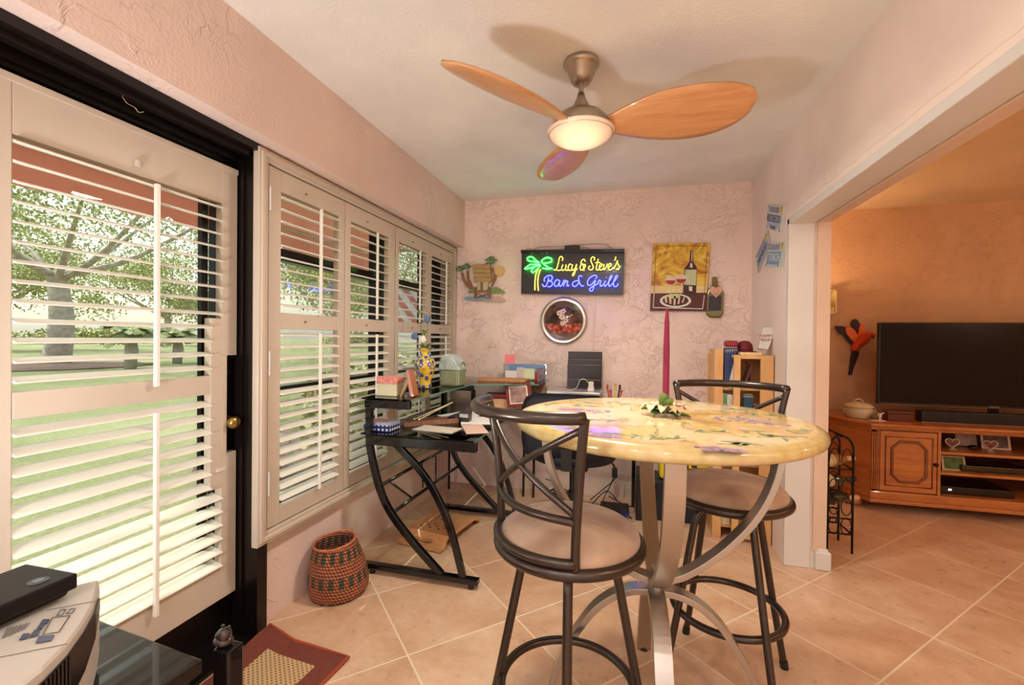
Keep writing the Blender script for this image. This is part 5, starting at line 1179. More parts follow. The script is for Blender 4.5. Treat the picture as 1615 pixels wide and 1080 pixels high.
# ---- perforated wooden foot rest on the floor
fr_ = thing('foot_rest', 'orange plywood foot rest with rows of holes on the floor under the desk', 'foot rest', (-1.13, 2.52, 0))
PLY = wood((206, 142, 92), (226, 168, 116), .3, (30, 4, 30), .3, 'orange_plywood')
mfr = Matrix.Translation((-1.145, 2.64, 0)) @ Matrix.Rotation(radians(-9), 4, 'Z')
prof = [(-.25, .028), (-.20, .032), (-.19, .048), (-.17, .072), (.16, .066), (.20, .048), (.24, .030)]
bm_w = .15; th = .022; holes = []
N = 96; K = 60; vs = []; idx = {}; fs = []
def prz(t):
    for (a, za), (b_, zb) in zip(prof[:-1], prof[1:]):
        if t <= b_: return za+(zb-za)*(t-a)/(b_-a)
    return prof[-1][1]
hc = [(x+(.015 if j_ % 2 else -.015), y) for x in (-.06, 0, .06) for j_, y in enumerate((-.11, -.08, -.05))]+[(x, y) for x in (-.06, -.02) for y in (.03, .06, .09)]+[(.02, .06)]
for i in range(N+1):
    for j in range(K+1):
        t = -.25+.49*i/N; x = -bm_w+2*bm_w*j/K; vs.append(Vector((x, t, prz(t))))
def hole(i, j):
    t = -.25+.49*(i+.5)/N; x = -bm_w+2*bm_w*(j+.5)/K
    if (max(0, abs(x)-.05)/.012)**2+((t+.205)/.012)**2 < 1: return True
    if (max(0, abs(x)-.05)/.012)**2+((t-.195)/.012)**2 < 1: return True
    return any((x-a)**2+(t-b_)**2 < .0075**2 for a, b_ in hc)
n0 = len(vs)
allv = [mfr @ v for v in vs]+[mfr @ (v-Vector((0, 0, th))) for v in vs]
solid = {(i, j) for i in range(N) for j in range(K) if not hole(i, j)}
for i, j in solid:
    q_ = i*(K+1)+j; a, b_, c, d = q_, q_+1, q_+K+2, q_+K+1
    fs.append((a, b_, c, d)); fs.append((n0+a, n0+d, n0+c, n0+b_))
    for (di, dj, e0, e1) in ((-1, 0, a, b_), (1, 0, d, c), (0, -1, a, d), (0, 1, b_, c)):
        if (i+di, j+dj) not in solid: fs.append((e0, e1, n0+e1, n0+e0))
mb = MB(); mb.add(allv, fs); mb.build('board', PLY, fr_)
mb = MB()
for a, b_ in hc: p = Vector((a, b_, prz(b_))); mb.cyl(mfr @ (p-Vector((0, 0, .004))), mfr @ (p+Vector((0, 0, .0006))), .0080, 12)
mb.build('hole_shade_discs', M((70, 38, 24), .6, key='hole_shade_brown'), fr_)['kind'] = 'stuff'  # dark discs fill the holes, standing for the shade inside them
mb = MB()
for x in (-.12, .12):
    mb.bbox((x-.012, -.10, 0), (x+.012, .03, .058), .003, mfr); mb.bbox((x-.012, -.235, 0), (x+.012, -.205, .018), .002, mfr); mb.bbox((x-.012, .205, 0), (x+.012, .235, .018), .002, mfr)
mb.build('support_rail', WDK, fr_)
# ---- basket
m, nt, b, _ = newmat('woven_rattan'); v = tc(nt); sx = nd(nt, 'ShaderNodeSeparateXYZ'); nt.links.new(v, sx.inputs[0])
ang = math_(nt, 'ARCTAN2', sx.outputs[1], sx.outputs[0])
row = math_(nt, 'MULTIPLY', sx.outputs[2], 150.0); col_ = math_(nt, 'MULTIPLY', ang, 19.0)
rs = math_(nt, 'SINE', math_(nt, 'MULTIPLY', row, 3.0)); sh = math_(nt, 'MULTIPLY', math_(nt, 'FLOOR', math_(nt, 'MULTIPLY', row, .955)), 1.57)
cs = math_(nt, 'SINE', math_(nt, 'ADD', math_(nt, 'MULTIPLY', col_, 3.0), sh)); weave = math_(nt, 'ADD', math_(nt, 'MULTIPLY', rs, .5), math_(nt, 'MULTIPLY', cs, .5))
basec = ramp(nt, math_(nt, 'ADD', math_(nt, 'MULTIPLY', weave, .35), .5), [(.2, s2l((84, 34, 22))), (.5, s2l((168, 88, 56))), (.8, s2l((214, 150, 106)))])
def zband(a, b_): return math_(nt, 'MULTIPLY', math_(nt, 'GREATER_THAN', sx.outputs[2], a), math_(nt, 'LESS_THAN', sx.outputs[2], b_))
bandm = math_(nt, 'MAXIMUM', math_(nt, 'MAXIMUM', zband(.185, .235), zband(.075, .125)), zband(-.01, .014))
blk = math_(nt, 'GREATER_THAN', math_(nt, 'SINE', col_), .0)
c_ = mixc(nt, math_(nt, 'MULTIPLY', bandm, blk), basec, mixc(nt, math_(nt, 'ADD', math_(nt, 'MULTIPLY', weave, .4), .5), s2l((34, 34, 30)), s2l((96, 96, 74))))
nt.links.new(c_, b.inputs['Base Color']); bump(nt, b, weave, .9, .006); b.inputs['Roughness'].default_value = .7; RAT = m
bkx, bky = -1.352, 1.895
bk = thing('wicker_basket', 'round orange and black woven basket standing on the floor under the window', 'basket', (bkx, bky, 0))
pf_ = [(.02, .004), (.112, .0), (.126, .012), (.131, .04), (.129, .09), (.122, .14), (.110, .19), (.098, .235), (.094, .255), (.090, .262), (.084, .256), (.088, .235), (.10, .19), (.112, .13), (.118, .06), (.108, .012), (0, .01)]
Tb = Matrix.Rotation(radians(5), 3, 'X') @ Matrix.Rotation(radians(-4), 3, 'Y')
pf_ = [(r*1.06, z*.97) for r, z in pf_]; mb = MB(); mb.lathe(pf_, (bkx, bky, .0), 72, Tb); mb.build('basket_body', RAT, bk)
N = 90; mb = MB(); c0 = Vector((bkx, bky, 0))
for kk in range(2): mb.tube([c0+Tb @ Vector((cos(2*pi*i/N)*(.096+.004*cos(i*2.1+kk*pi)), sin(2*pi*i/N)*(.096+.004*cos(i*2.1+kk*pi)), .253+.004*sin(i*2.1+kk*pi))) for i in range(N)], .004, 6, closed=True)
mb.build('rim', M((190, 112, 78), .7, var=.3, vscale=60, key='rattan_rim'), bk)

# ---- door mat
m, nt, b, _ = newmat('dotted_sisal'); v = tc(nt, 70, (0, 0, radians(45))); 
fr = nd(nt, 'ShaderNodeVectorMath', operation='FRACTION'); nt.links.new(v, fr.inputs[0]); sb = nd(nt, 'ShaderNodeVectorMath', operation='SUBTRACT'); sb.inputs[1].default_value = (.5, .5, 0); nt.links.new(fr.outputs[0], sb.inputs[0]); sc_ = nd(nt, 'ShaderNodeVectorMath', operation='MULTIPLY'); sc_.inputs[1].default_value = (1, 1, 0); nt.links.new(sb.outputs[0], sc_.inputs[0]); ln = nd(nt, 'ShaderNodeVectorMath', operation='LENGTH'); nt.links.new(sc_.outputs[0], ln.inputs[0])
nt.links.new(mixc(nt, math_(nt, 'LESS_THAN', ln.outputs['Value'], .28), s2l((196, 166, 122)), s2l((120, 90, 60))), b.inputs['Base Color']); b.inputs['Roughness'].default_value = .9; bump(nt, b, ln.outputs['Value'], .4, .002)
mt2 = thing('door_mat', 'rust red bordered door mat with dotted beige centre by the glass door', 'door mat', (-1.27, 1.2, 0))
RUST = M((114, 56, 42), .9, var=.12, vscale=50, bmp=.5, bscale=300, key='rust_border')
q = [Vector(p) for p in ((-1.03, 1.50, 0), (-1.43, 1.535, 0), (-1.47, .72, 0), (-1.08, .70, 0))]
def lift(p): return max(0, min(1, (-1.30-p.x)/.13))*.035*max(0, min(1, (p.y-1.3)/.2))
def matgrid(mb, q, ins, z0, z1, N=14):
    c = sum(q, Vector())/4
    Q = []
    ex = (q[0]-q[1]).normalized()*ins; ey = (q[1]-q[2]).normalized()*ins
    Q = [q[0]-ex-ey, q[1]+ex-ey, q[2]+ex+ey, q[3]-ex+ey]
    vs = []; fs = []
    for s_ in (z0, z1):
        for i in range(N+1):
            for j in range(N+1):
                a = Q[0].lerp(Q[1], i/N); d = Q[3].lerp(Q[2], i/N); p = a.lerp(d, j/N); vs.append(Vector((p.x, p.y, s_+lift(p))))
    M1 = (N+1)**2
    for i in range(N):
        for j in range(N):
            k_ = i*(N+1)+j; fs += [(k_, k_+1, k_+N+2, k_+N+1), (M1+k_, M1+k_+N+1, M1+k_+N+2, M1+k_+1)]
    for i in range(N):
        for e0, e1 in ((i, i+1), (N*(N+1)+i, N*(N+1)+i+1), (i*(N+1), (i+1)*(N+1)), (i*(N+1)+N, (i+1)*(N+1)+N)): fs.append((e0, e1, M1+e1, M1+e0))
    mb.add(vs, fs)
mb = MB(); matgrid(mb, q, 0, .001, .009); mb.build('border', RUST, mt2)
mb = MB(); matgrid(mb, q, .085, .009, .0105); mb.build('woven_centre', m, mt2)
mb = MB(); pth = [q[1], q[1].lerp(q[0], .33), q[1].lerp(q[0], .66), q[0], q[3]]; mb.tube([Vector((p.x, p.y, .008+lift(p))) for p in pth], .006, 8); mb.build('piping', M((172, 74, 44), .8, key='rust_piping'), mt2)

# ================================================================ BOOKSHELF behind the far stool
PINE = wood((206, 152, 92), (226, 178, 118), .45, (6, 40, 3), .1, 'pine', .8)
bx0, bx1, by0, by1, bz = .613, .833, 3.02, 3.26, 1.147
bk_ = thing('bookshelf', 'narrow pine bookshelf tower with window openings in its front panel, beside the pier', 'bookshelf', (.70, 3.2, 0))
mb = MB(); mb.bbox((.510, 3.06, 0), (.560, 3.075, 1.18), .002); mb.bbox((.510, 3.075, 0), (.522, 3.26, 1.18), .002); mb.build('side_panel', PINE, bk_)
mb = MB(); mb.bbox((bx0, by0, 0), (bx0+.038, by0+.018, bz), .002); mb.bbox((bx1-.071, by0, 0), (bx1, by0+.018, bz), .002); mb.bbox((bx0+.038, by0, bz-.022), (bx1-.071, by0+.018, bz), .002); mb.bbox((bx0+.038, by0, .02), (bx1-.071, by0+.018, .085), .002); mb.build('front_panel', PINE, bk_)
mb = MB(); mb.bbox((bx1-.016, by0+.018, 0), (bx1, by1, bz), .002); mb.build('side_panel', PINE, bk_)
mb = MB(); mb.bbox((.50, by1, 0), (bx1, by1+.008, 1.15), .001); mb.build('back_panel', PINE, bk_)
for z in (.06, .45, .925): MB().bbox((.523, by0+.06, z), (bx1-.016, by1, z+.016), .002).build('shelf', PINE, bk_)
MB().bbox((.613, by0+.06, bz-.018), (bx1-.016, by1, bz), .002).build('shelf', PINE, bk_)
def book(label, lo, hi, c, rot=0, piv=None, page=True, grp='books in the pine bookshelf', title=None):
    lo = (lo[0]+.014, lo[1]-.055, lo[2]); hi = (hi[0]+.014, hi[1]-.055, hi[2])
    t = thing('book', label, 'book', ((lo[0]+hi[0])/2, (lo[1]+hi[1])/2, lo[2]), grp)
    mx3 = None
    if rot: piv = Vector(piv or ((lo[0]+hi[0])/2, (lo[1]+hi[1])/2, lo[2])); mx3 = Matrix.Translation(piv) @ Matrix.Rotation(radians(rot), 4, 'Y') @ Matrix.Translation(-piv)
    mb = MB(); mb.bbox(lo, hi, .002, mx3); mb.build('cover', M(c, .4, var=.12, vscale=30), t)
    lo2 = (lo[0]+.003, lo[1]+.004, hi[2]-.001); hi2 = (hi[0]-.003, hi[1], hi[2]+.0015)
    mb = MB(); mb.box(lo2, hi2, mx3); mb.build('pages', M((226, 214, 190), .8, key='pages'), t)
    if title:
        o = Vector(((lo[0]+hi[0])/2, lo[1]-.001, hi[2]-title[1]*.9)); part_text('title_lettering', title[0], title[1], t, M((226, 220, 200), .5, key='title_white'), frame_mtx(mx3 @ o if mx3 else o, (1, 0, 0), (0, 0, 1)), .0003)
    return t
Zs = .9415
book('dark blue book standing on the top shelf behind the pine front panel', (.555, 3.14, Zs), (.635, 3.165, Zs+.25), (40, 56, 104), title=('OTTO', .024))
book('white open magazine tilted against the dark blue book', (.575, 3.115, Zs), (.600, 3.135, Zs+.16), (226, 224, 216), 12)
book('brown framed print leaning diagonally in the shelf window', (.668, 3.17, Zs), (.684, 3.25, Zs+.155), (110, 62, 44), 18)
book('dark brown book slumped across the shelf window', (.70, 3.16, Zs+.005), (.775, 3.24, Zs+.027), (54, 28, 26), 24)
book('tan patterned book leaning right in the shelf window', (.728, 3.20, Zs), (.742, 3.26, Zs+.165), (150, 92, 66), -8)
Zm = .466
book('white and green spined book at the left of the middle shelf', (.535, 3.12, Zm), (.552, 3.24, Zm+.44), (206, 206, 190))
book('green spined book in the middle shelf', (.555, 3.12, Zm), (.568, 3.24, Zm+.435), (92, 150, 84))
book('white book with dark printed cover in the middle shelf', (.572, 3.12, Zm), (.604, 3.24, Zm+.43), (214, 206, 200))
book('dark teal covered book facing out in the shelf window', (.665, 3.122, Zm), (.720, 3.15, Zm+.435), (24, 66, 86), title=('JOURNEYS', .013))
book('small dark book with a red dot, right of the teal book', (.722, 3.125, Zm), (.748, 3.17, Zm+.375), (70, 34, 34))
Zb = .077
book('cream covered magazine in the lowest bookshelf compartment', (.52, 3.13, Zb), (.60, 3.15, Zb+.22), (206, 190, 150))
book('floral covered magazine in the lowest bookshelf compartment', (.665, 3.13, Zb), (.76, 3.15, Zb+.25), (196, 184, 150))
# on top
mb = MB(); mb.bbox((.65, 3.03, bz), (.77, 3.24, bz+.018), .003); tag(mb.build('paper_stack', M((226, 200, 150), .6, var=.2, vscale=40, key='cream_stack')), 'cream stack of papers lying on top of the bookshelf', 'paper stack')
mb = MB(); mb.bbox((.575, 3.08, 1.195), (.650, 3.15, 1.236), .012); mb.bbox((.590, 3.076, 1.205), (.630, 3.081, 1.228), .002); tag(mb.build('red_camera_pouch', M((140, 30, 40), .5, var=.15, key='red_pouch')), 'small red pouch on top of the dark blue book', 'pouch')
cp = thing('hat', 'dark red cap lying on top of the bookshelf papers', 'hat', (.705, 3.13, bz+.018))
mb = MB(); mb.smooth = True; mb.lathe([(.048, 0), (.048, .02), (.043, .045), (.028, .064), (0, .070)], (.700, 3.15, bz+.020), 24); mb.build('crown', M((110, 22, 28), .7, var=.1, key='cap_red'), cp)
mb = MB(); mb.lathe([(0, 0), (.05, 0), (.052, .004), (.0, .008)], (.690, 3.09, bz+.019), 24, sx=1.3, sy=.8); mb.build('brim', M((96, 20, 26), .7, key='brim_red'), cp)
gc = thing('folded_card', 'white folded card printed with red letters standing on the bookshelf beside the cap', 'card', (.80, 3.17, bz))
A_ = [at(1203, 516, 1, 3.10), at(1226, 516, 1, 3.10), at(1211, 551, 1, 3.05), at(1196, 549, 1, 3.05)]
mb = MB(); quadslab(mb, A_, .002); mb.build('front_leaf', M((214, 212, 204), .5, var=.06, key='card_white'), gc)
B_ = [A_[0]+Vector((0, .004, 0)), A_[1]+Vector((0, .004, 0)), A_[2]+Vector((.025, .09, -.004)), A_[3]+Vector((.02, .09, -.01))]
mb = MB(); quadslab(mb, B_, .002); mb.build('back_leaf', M((176, 140, 110), .6, key='card_tan'), gc)
c = sum(A_, Vector())/4; nn = (A_[1]-A_[0]).cross(A_[3]-A_[0]).normalized(); nn = nn if nn.y < 0 else -nn
part_text('red_lettering', 'HAPPY\nBDAY', .026, gc, M((170, 40, 34), .5, key='card_red'), frame_mtx(c+nn*.0015, A_[1]-A_[0], A_[0]-A_[3]), .0003)
# yellow crate and dark bin under the desk end
yt = thing('yellow_tote', 'bright yellow bag with dark print behind the far stool', 'bag', (.34, 3.32, .27))
mb = MB(); mb.bbox((.20, 3.24, .282), (.52, 3.44, .43), .02); mb.build('bag_body', M((226, 206, 30), .5, var=.08, key='bright_yellow'), yt)
mb = MB(); mb.bbox((.37, 3.235, .385), (.385, 3.241, .41), .001); mb.bbox((.405, 3.235, .378), (.44, 3.241, .392), .001); mb.build('dark_print', M((50, 30, 30), .5, key='tote_print'), yt)
mb = MB(); mb.tube(smoothpath([(.28, 3.30, .425), (.30, 3.30, .47), (.42, 3.30, .47), (.44, 3.30, .425)], 5), .006, 8); mb.build('handle', M((206, 186, 30), .5, key='yellow_handle'), yt)
sb_ = thing('storage_bin', 'very dark navy storage bin on the floor behind the far stool', 'bin', (.34, 3.34, 0))
mb = MB(); mb.bbox((.17, 3.22, 0), (.48, 3.46, .25), .012); mb.build('bin_body', M((18, 18, 34), .5, key='navy_bin'), sb_)
mb = MB(); mb.bbox((.162, 3.212, .245), (.488, 3.468, .278), .008); mb.build('lid', M((20, 20, 36), .45, key='navy_lid'), sb_)

# ================================================================ FOREGROUND LEFT
LQ = M((14, 11, 14), .25, var=.1, coat=.55, spec=.2, key='black_lacquer'); LQ.node_tree.nodes['Principled BSDF'].inputs['Coat Roughness'].default_value = .035
ft = thing('lacquer_table', 'glossy black lacquer side table in the near left corner carrying the projector', 'side table', (-1.0, .30, 0))
mft = Matrix.Translation((-.738, .640, 0)) @ Matrix.Rotation(radians(-6), 4, 'Z')
mb = MB(); mb.bbox((-.50, -.62, .625), (0, 0, .65), .004, mft); mb.build('tabletop', LQ, ft)
mb = MB(); mb.bbox((-.485, -.60, .50), (-.015, -.015, .625), .003, mft); mb.build('apron', M((44, 20, 16), .3, coat=.6, key='dark_red_lacquer'), ft)
for x, y in ((-.04, -.04), (-.46, -.04), (-.04, -.58), (-.46, -.58)):
    mb = MB(); mb.bbox((x-.022, y-.022, 0), (x+.022, y+.022, .50), .004, mft); mb.build('leg', LQ, ft)
fgx, fgy = -.728, .680
mb = MB(); fgz = thing('figurine_post', 'small dark carved animal figurine on a slim black post at the table corner', 'figurine', (fgx, fgy, 0))
mb.bbox((fgx-.018, fgy-.016, .02), (fgx+.020, fgy+.018, .650), .004); mb.bbox((fgx-.045, fgy-.04, 0), (fgx+.045, fgy+.05, .02), .004); mb.build('post', LQ, fgz)
mb = MB(); mb.smooth = True
mb.ball((fgx-.010, fgy, .658), .017, 12, (1.1, .9, .55)); mb.ball((fgx-.006, fgy-.002, .672), .0125, 12, (1.1, 1, .95)); mb.ball((fgx-.016, fgy-.006, .670), .006, 8)
for dx in (-.008, .006): mb.ball((fgx-.005+dx, fgy+.002, .684), .0035, 8)
mb.build('carved_head', M((44, 30, 26), .35, var=.4, vscale=60, coat=.5, key='carved_dark'), fgz)
# projector
pj = thing('projector', 'grey white projector with a button panel and a curved vented front on the black table', 'projector', (-.95, .42, .65))
PG = M((190, 184, 174), .4, var=.02, key='projector_grey')
z0, z1 = .662, .800
front = [(-.907, .583), (-.866, .554), (-.827, .523), (-.790, .486), (-.758, .448), (-.733, .408), (-.716, .365), (-.706, .31)]
outl = [(-1.14, .20), (-1.10, .45), (-.938, .538)]+front+[(-.74, .12), (-1.0, .10)]
def up(u, v, d): return Vector((u, v, d))
cxo, cyo = -.92, .38
mb = MB(); n = len(outl); vs = []; fs = []
lays = [(z0, .97, 0), (z0+.01, 1.0, 0), (z1-.016, 1.0, 0), (z1-.004, .993, 0), (z1, .975, 0)]
for z, s_, _ in lays: vs += [Vector((cxo+(x-cxo)*s_, cyo+(y-cyo)*s_, z)) for x, y in outl]
for l in range(len(lays)-1): fs += [(l*n+k_, l*n+(k_+1) % n, (l+1)*n+(k_+1) % n, (l+1)*n+k_) for k_ in range(n)]
fs += [tuple(range(n)), tuple(range((len(lays)-1)*n, len(lays)*n))[::-1]]; mb.add(vs, fs); mb.build('housing', PG, pj)
mb = MB()   # dark louvred vent set in the curved side, wedge shaped
def vent(d0, off_, zt, zb, a, b_):
    pts = []
    for i in range(a, b_+1):
        x, y = front[i]; nx, ny = front[min(i+1, len(front)-1)][0]-front[i-1][0], front[min(i+1, len(front)-1)][1]-front[i-1][1]; L = math.hypot(nx, ny); pts.append((x-ny/L*-1*off_*-1, y+nx/L*off_*1, i))
    return pts
vs = []; fs = []; I = list(range(1, 7))
for i in I:
    x, y = front[i]; tx, ty = front[i+1][0]-front[i-1][0], front[i+1][1]-front[i-1][1]; L = math.hypot(tx, ty); nx, ny = -ty/L, tx/L
    if nx*(x-cxo)+ny*(y-cyo) < 0: nx, ny = -nx, -ny
    t = (i-1)/5; zt = z1-.012-.004*t; zb = zt-.008-.062*math.sin(pi*min(1, t*.62+.05))
    for o_ in (.0005, .003): vs += [Vector((x+nx*o_, y+ny*o_, zt)), Vector((x+nx*o_, y+ny*o_, zb))]
for i in range(len(I)-1): a = i*4; fs += [(a+2, a+3, a+7, a+6), (a, a+2, a+6, a+4), (a+1, a+5, a+7, a+3)]
fs += [(0, 1, 3, 2), (20, 22, 23, 21)]; mb.add(vs, fs); mb.build('side_vent', M((14, 12, 14), .3, key='vent_black'), pj)
mb = MB()
for i in range(14):
    t = i/13; j = t*2.2+4; i0 = int(j); f0 = j-i0; x = front[i0][0]*(1-f0)+front[min(7, i0+1)][0]*f0; y = front[i0][1]*(1-f0)+front[min(7, i0+1)][1]*f0
    mb.box((x-.001, y-.0012, z1-.085), (x+.0055, y+.0012, z1-.016))
mb.build('vent_fins', M((40, 36, 36), .4, key='vent_fin'), pj)
def zq(px, py): return at(px, py, 2, z1+.001)
mb = MB(); mb.tube([zq(72, 962), zq(149, 948)], .0005, 5); mb.build('seam', M((120, 112, 104), .5, key='seam_grey'), pj); mb = MB(); mb.tube([zq(0, 1036), zq(60, 1024), zq(106, 1015)], .0005, 5); mb.build('seam', M((120, 112, 104), .5, key='seam_grey'), pj)
BT = M((84, 92, 112), .35, key='button_blue')
def topquad(L, mt, name, h=.0018):
    mb = MB()
    for q in L:
        Q = [zq(*p) for p in q]; mb.add(Q+[p+Vector((0, 0, h)) for p in Q], [(0, 1, 2, 3), (4, 7, 6, 5), (0, 4, 5, 1), (1, 5, 6, 2), (2, 6, 7, 3), (3, 7, 4, 0)])
    return mb.build(name, mt, pj)
def Z0(cx, cy): return (cx/4.91, 860+cy/4.91)
for L in ([(300, 710), (420, 700), (395, 740), (275, 760)], [(330, 580), (382, 576), (360, 610), (308, 616)], [(302, 622), (345, 616), (325, 648), (283, 655)], [(268, 660), (312, 654), (295, 700), (225, 718)], [(180, 690), (228, 688), (208, 722), (150, 735)]): topquad([[Z0(*p) for p in L]], BT, 'button')
PRN = M((110, 104, 104), .5, key='panel_print')
def outline(q, w=.0008):
    Q = [zq(*Z0(*p))+Vector((0, 0, .0004)) for p in q]; mb = MB(); mb.tube(Q, w, 5, closed=True); mb.build('panel_outline', PRN, pj)
outline([(405, 560), (540, 545), (455, 672), (330, 692)]); outline([(470, 500), (510, 497), (480, 540), (440, 545)]); outline([(545, 495), (582, 490), (558, 524), (515, 530)])
mb = MB()
for i in range(8): 
    a, c = zq(*Z0(60+i*24, 640-i*6)), zq(*Z0(20+i*24, 720-i*10)); mb.tube([a+Vector((0, 0, .0003)), c+Vector((0, 0, .0003))], .0006, 4)
mb.build('panel_print', PRN, pj)
mb = MB()
for x, y in ((-.86, .50), (-1.06, .42), (-1.08, .24), (-.78, .28)): mb.cyl((x, y, .65), (x, y, .664), .012, 12)
mb.build('foot', BKG, pj)
# black boxy device on top
bd = thing('black_camera_case', 'flat black boxy device with a faint round button lying on the projector', 'black device', (-1.12, .53, z1))
qd = [at(83, 876, 1, .56), at(92, 917, 1, .555)]
mbd = Matrix.Translation((-.939, .534, z1+.002)) @ Matrix.Rotation(radians(91), 4, 'Z')
mb = MB(); mb.bbox((-.34, -.058, .012), (0, .062, .037), .003, mbd); mb.build('case', M((20, 18, 20), .45, var=.1, spec=.3, key='black_case'), bd)
mb = MB(); mb.prism([(-.34, 0), (-.006, 0), (-.002, .005), (-.016, .013), (-.34, .013)], lambda u, v, d: mbd @ Vector((u, d, v)), -.040, .050); mb.build('case_base', M((20, 18, 20), .3, key='case_base'), bd)
mb = MB(); c = mbd @ Vector((-.035, -.028, .037)); d = (mbd.to_3x3() @ Vector((0, 0, 1)))
mb.cyl(c, c+d*.001, .013, 24); mb.build('lens_ring', M((50, 46, 52), .3, key='lens_ring'), bd)
mb = MB(); mb.cyl(c+d*.001, c+d*.0015, .007, 20); mb.build('lens', M((30, 28, 36), .1, key='lens_dark'), bd)

# ================================================================ TV ROOM
HW = wood((164, 92, 40), (200, 126, 64), .32, (4, 3, 16), .35, 'honey_oak', 1.0)
HWD = wood((110, 56, 26), (140, 76, 38), .35, (4, 3, 16), .35, 'honey_oak_dark', 1.0)
cb = thing('media_cabinet', 'honey oak media cabinet with canted corner, octagon panel door and open shelves under the television', 'cabinet', (2.4, 4.15, 0))
F_ = 3.85; X0 = 1.745; X1 = 3.9; XO = 2.125; XO2 = 3.05
def outline2(e): return [(X0-.035-e*.6, F_-e), (X1, F_-e), (X1, 4.48), (1.56-e, 4.48), (1.56-e, 4.17-e*.5)]
def plan(mb, e, z0_, z1_): mb.prism(outline2(e), lambda u, v, d: Vector((u, v, d)), z0_, z1_)
mb = MB(); plan(mb, .022, .625, .645); plan(mb, .012, .612, .625); plan(mb, .004, .600, .612); mb.build('top', HW, cb, bevel=.006)
mb = MB(); plan(mb, .000, .092, .150); plan(mb, .016, .068, .094); mb.build('plinth', HW, cb, bevel=.006)
mb = MB(); mb.prism([(1.56, 4.17), (X0-.035, F_), (X0-.035+.03, F_), (1.58, 4.19)], lambda u, v, d: Vector((u, v, d)), .15, .60); mb.bbox((1.56, 4.17, .15), (1.58, 4.48, .60), .002); mb.build('side_panel', HW, cb)
mb = MB()
for i in range(5): x = X0-.030+i*.0125; mb.cyl((x, F_-.003, .165), (x, F_-.003, .585), .0046, 8)
mb.build('fluted_pilaster', HW, cb); MB().bbox((X0-.036, F_, .15), (X0+.02, F_+.02, .60), .002).build('pilaster_back', HWD, cb)
mb = MB(); mb.bbox((X0+.02, F_+.012, .15), (XO-.012, F_+.022, .60), .001); mb.build('face_frame', HWD, cb)
dr = MB(); dr.bbox((X0+.018, F_-.006, .163), (XO-.02, F_+.010, .592), .004); dr.build('door', HW, cb)
drp = [c for c in cb.children if c.name.startswith('door')][0]
def octa(x0_, x1_, z0_, z1_, c): return [(x0_+c, z0_), (x1_-c, z0_), (x1_, z0_+c), (x1_, z1_-c), (x1_-c, z1_), (x0_+c, z1_), (x0_, z1_-c), (x0_, z0_+c)]
mb = MB(); P_ = octa(1.835, 2.04, .235, .520, .045); mb.tube([(x, F_-.008, z) for x, z in P_], .010, 8, closed=True); mb.build('octagon_moulding', HWD, drp)
mb = MB(); mb.tube([(x, F_-.006, z) for x, z in ((1.795, .20), (2.078, .20), (2.078, .555), (1.795, .555))], .006, 8, closed=True); mb.build('panel_moulding', HWD, drp)
mb = MB(); mb.lathe([(.005, 0), (.006, .012), (.014, .020), (.013, .028), (0, .031)], (2.088, F_-.006, .375), 16, AXY); mb.build('door_handle', M((44, 22, 14), .35, .4, key='dark_knob'), drp)
MB().bbox((XO-.012, F_, .15), (XO+.006, 4.45, .60), .002).build('divider_panel', HW, cb)
MB().bbox((XO2, F_, .15), (XO2+.018, 4.45, .60), .002).build('divider_panel', HW, cb)
for z in (.300, .445): MB().bbox((XO, F_+.012, z), (XO2, 4.45, z+.018), .003).build('shelf', HW, cb)
MB().bbox((1.58, 4.45, .15), (X1, 4.475, .60), .002).build('back_panel', HWD, cb)
for x, y in ((1.66, 3.99), (3.7, 3.92), (1.66, 4.38), (3.7, 4.38)):
    mb = MB(); mb.lathe([(.032, 0), (.05, .012), (.056, .030), (.048, .052), (.036, .068)], (x, y, 0), 24); mb.build('bun_foot', HW, cb)
tv = thing('television', 'large flat black television standing over the honey oak cabinet', 'television', (2.9, 4.2, .645))
TVB = M((13, 8, 8), .22, var=.05, coat=0, spec=.25, key='tv_screen'); TVF = M((20, 14, 14), .3, key='tv_frame')
mb = MB(); mb.bbox((1.885, 4.16, .750), (3.40, 4.20, 1.392), .006); mb.build('case', TVF, tv)
mb = MB(); mb.box((1.897, 4.1575, .768), (3.388, 4.161, 1.382)); mb.build('screen', TVB, tv)
mb = MB(); mb.box((1.89, 4.156, .751), (3.39, 4.1595, .756)); mb.build('lower_trim', M((120, 100, 100), .3, .7, key='tv_trim'), tv)
part_text('brand_lettering', 'SAMSUNG', .014, tv, M((170, 160, 160), .4, key='tv_text'), frame_mtx(Vector((2.62, 4.155, .762)), (1, 0, 0), (0, 0, 1)), .0003)
mb = MB(); mb.bbox((2.50, 4.18, .645), (2.80, 4.30, .655), .003); mb.bbox((2.62, 4.20, .65), (2.68, 4.22, .80), .003); mb.build('stand', TVF, tv)
mb = MB(); mb.bbox((2.10, 4.02, .645), (3.15, 4.10, .728), .006)
sbr = thing('sound_bar', 'long black sound bar lying in front of the television', 'sound bar', (2.62, 4.06, .645)); mb.build('body', M((14, 11, 12), .5, bmp=.3, bscale=400, key='speaker_cloth'), sbr)
mb = MB(); mb.box((2.10, 4.019, .645), (3.15, 4.022, .649)); mb.build('lower_trim', M((150, 130, 120), .3, .8, key='bar_trim'), sbr)
cs_ = thing('lidded_casserole', 'cream lidded ceramic casserole with side handles at the left end of the cabinet', 'casserole', (1.73, 4.10, .645))
CER = M((206, 190, 150), .2, coat=.5, key='cream_ceramic')
mb = MB(); mb.lathe([(.075, 0), (.088, .012), (.092, .055), (.090, .085), (0, .085)], (1.73, 4.10, .645), 32); mb.build('pot', CER, cs_)
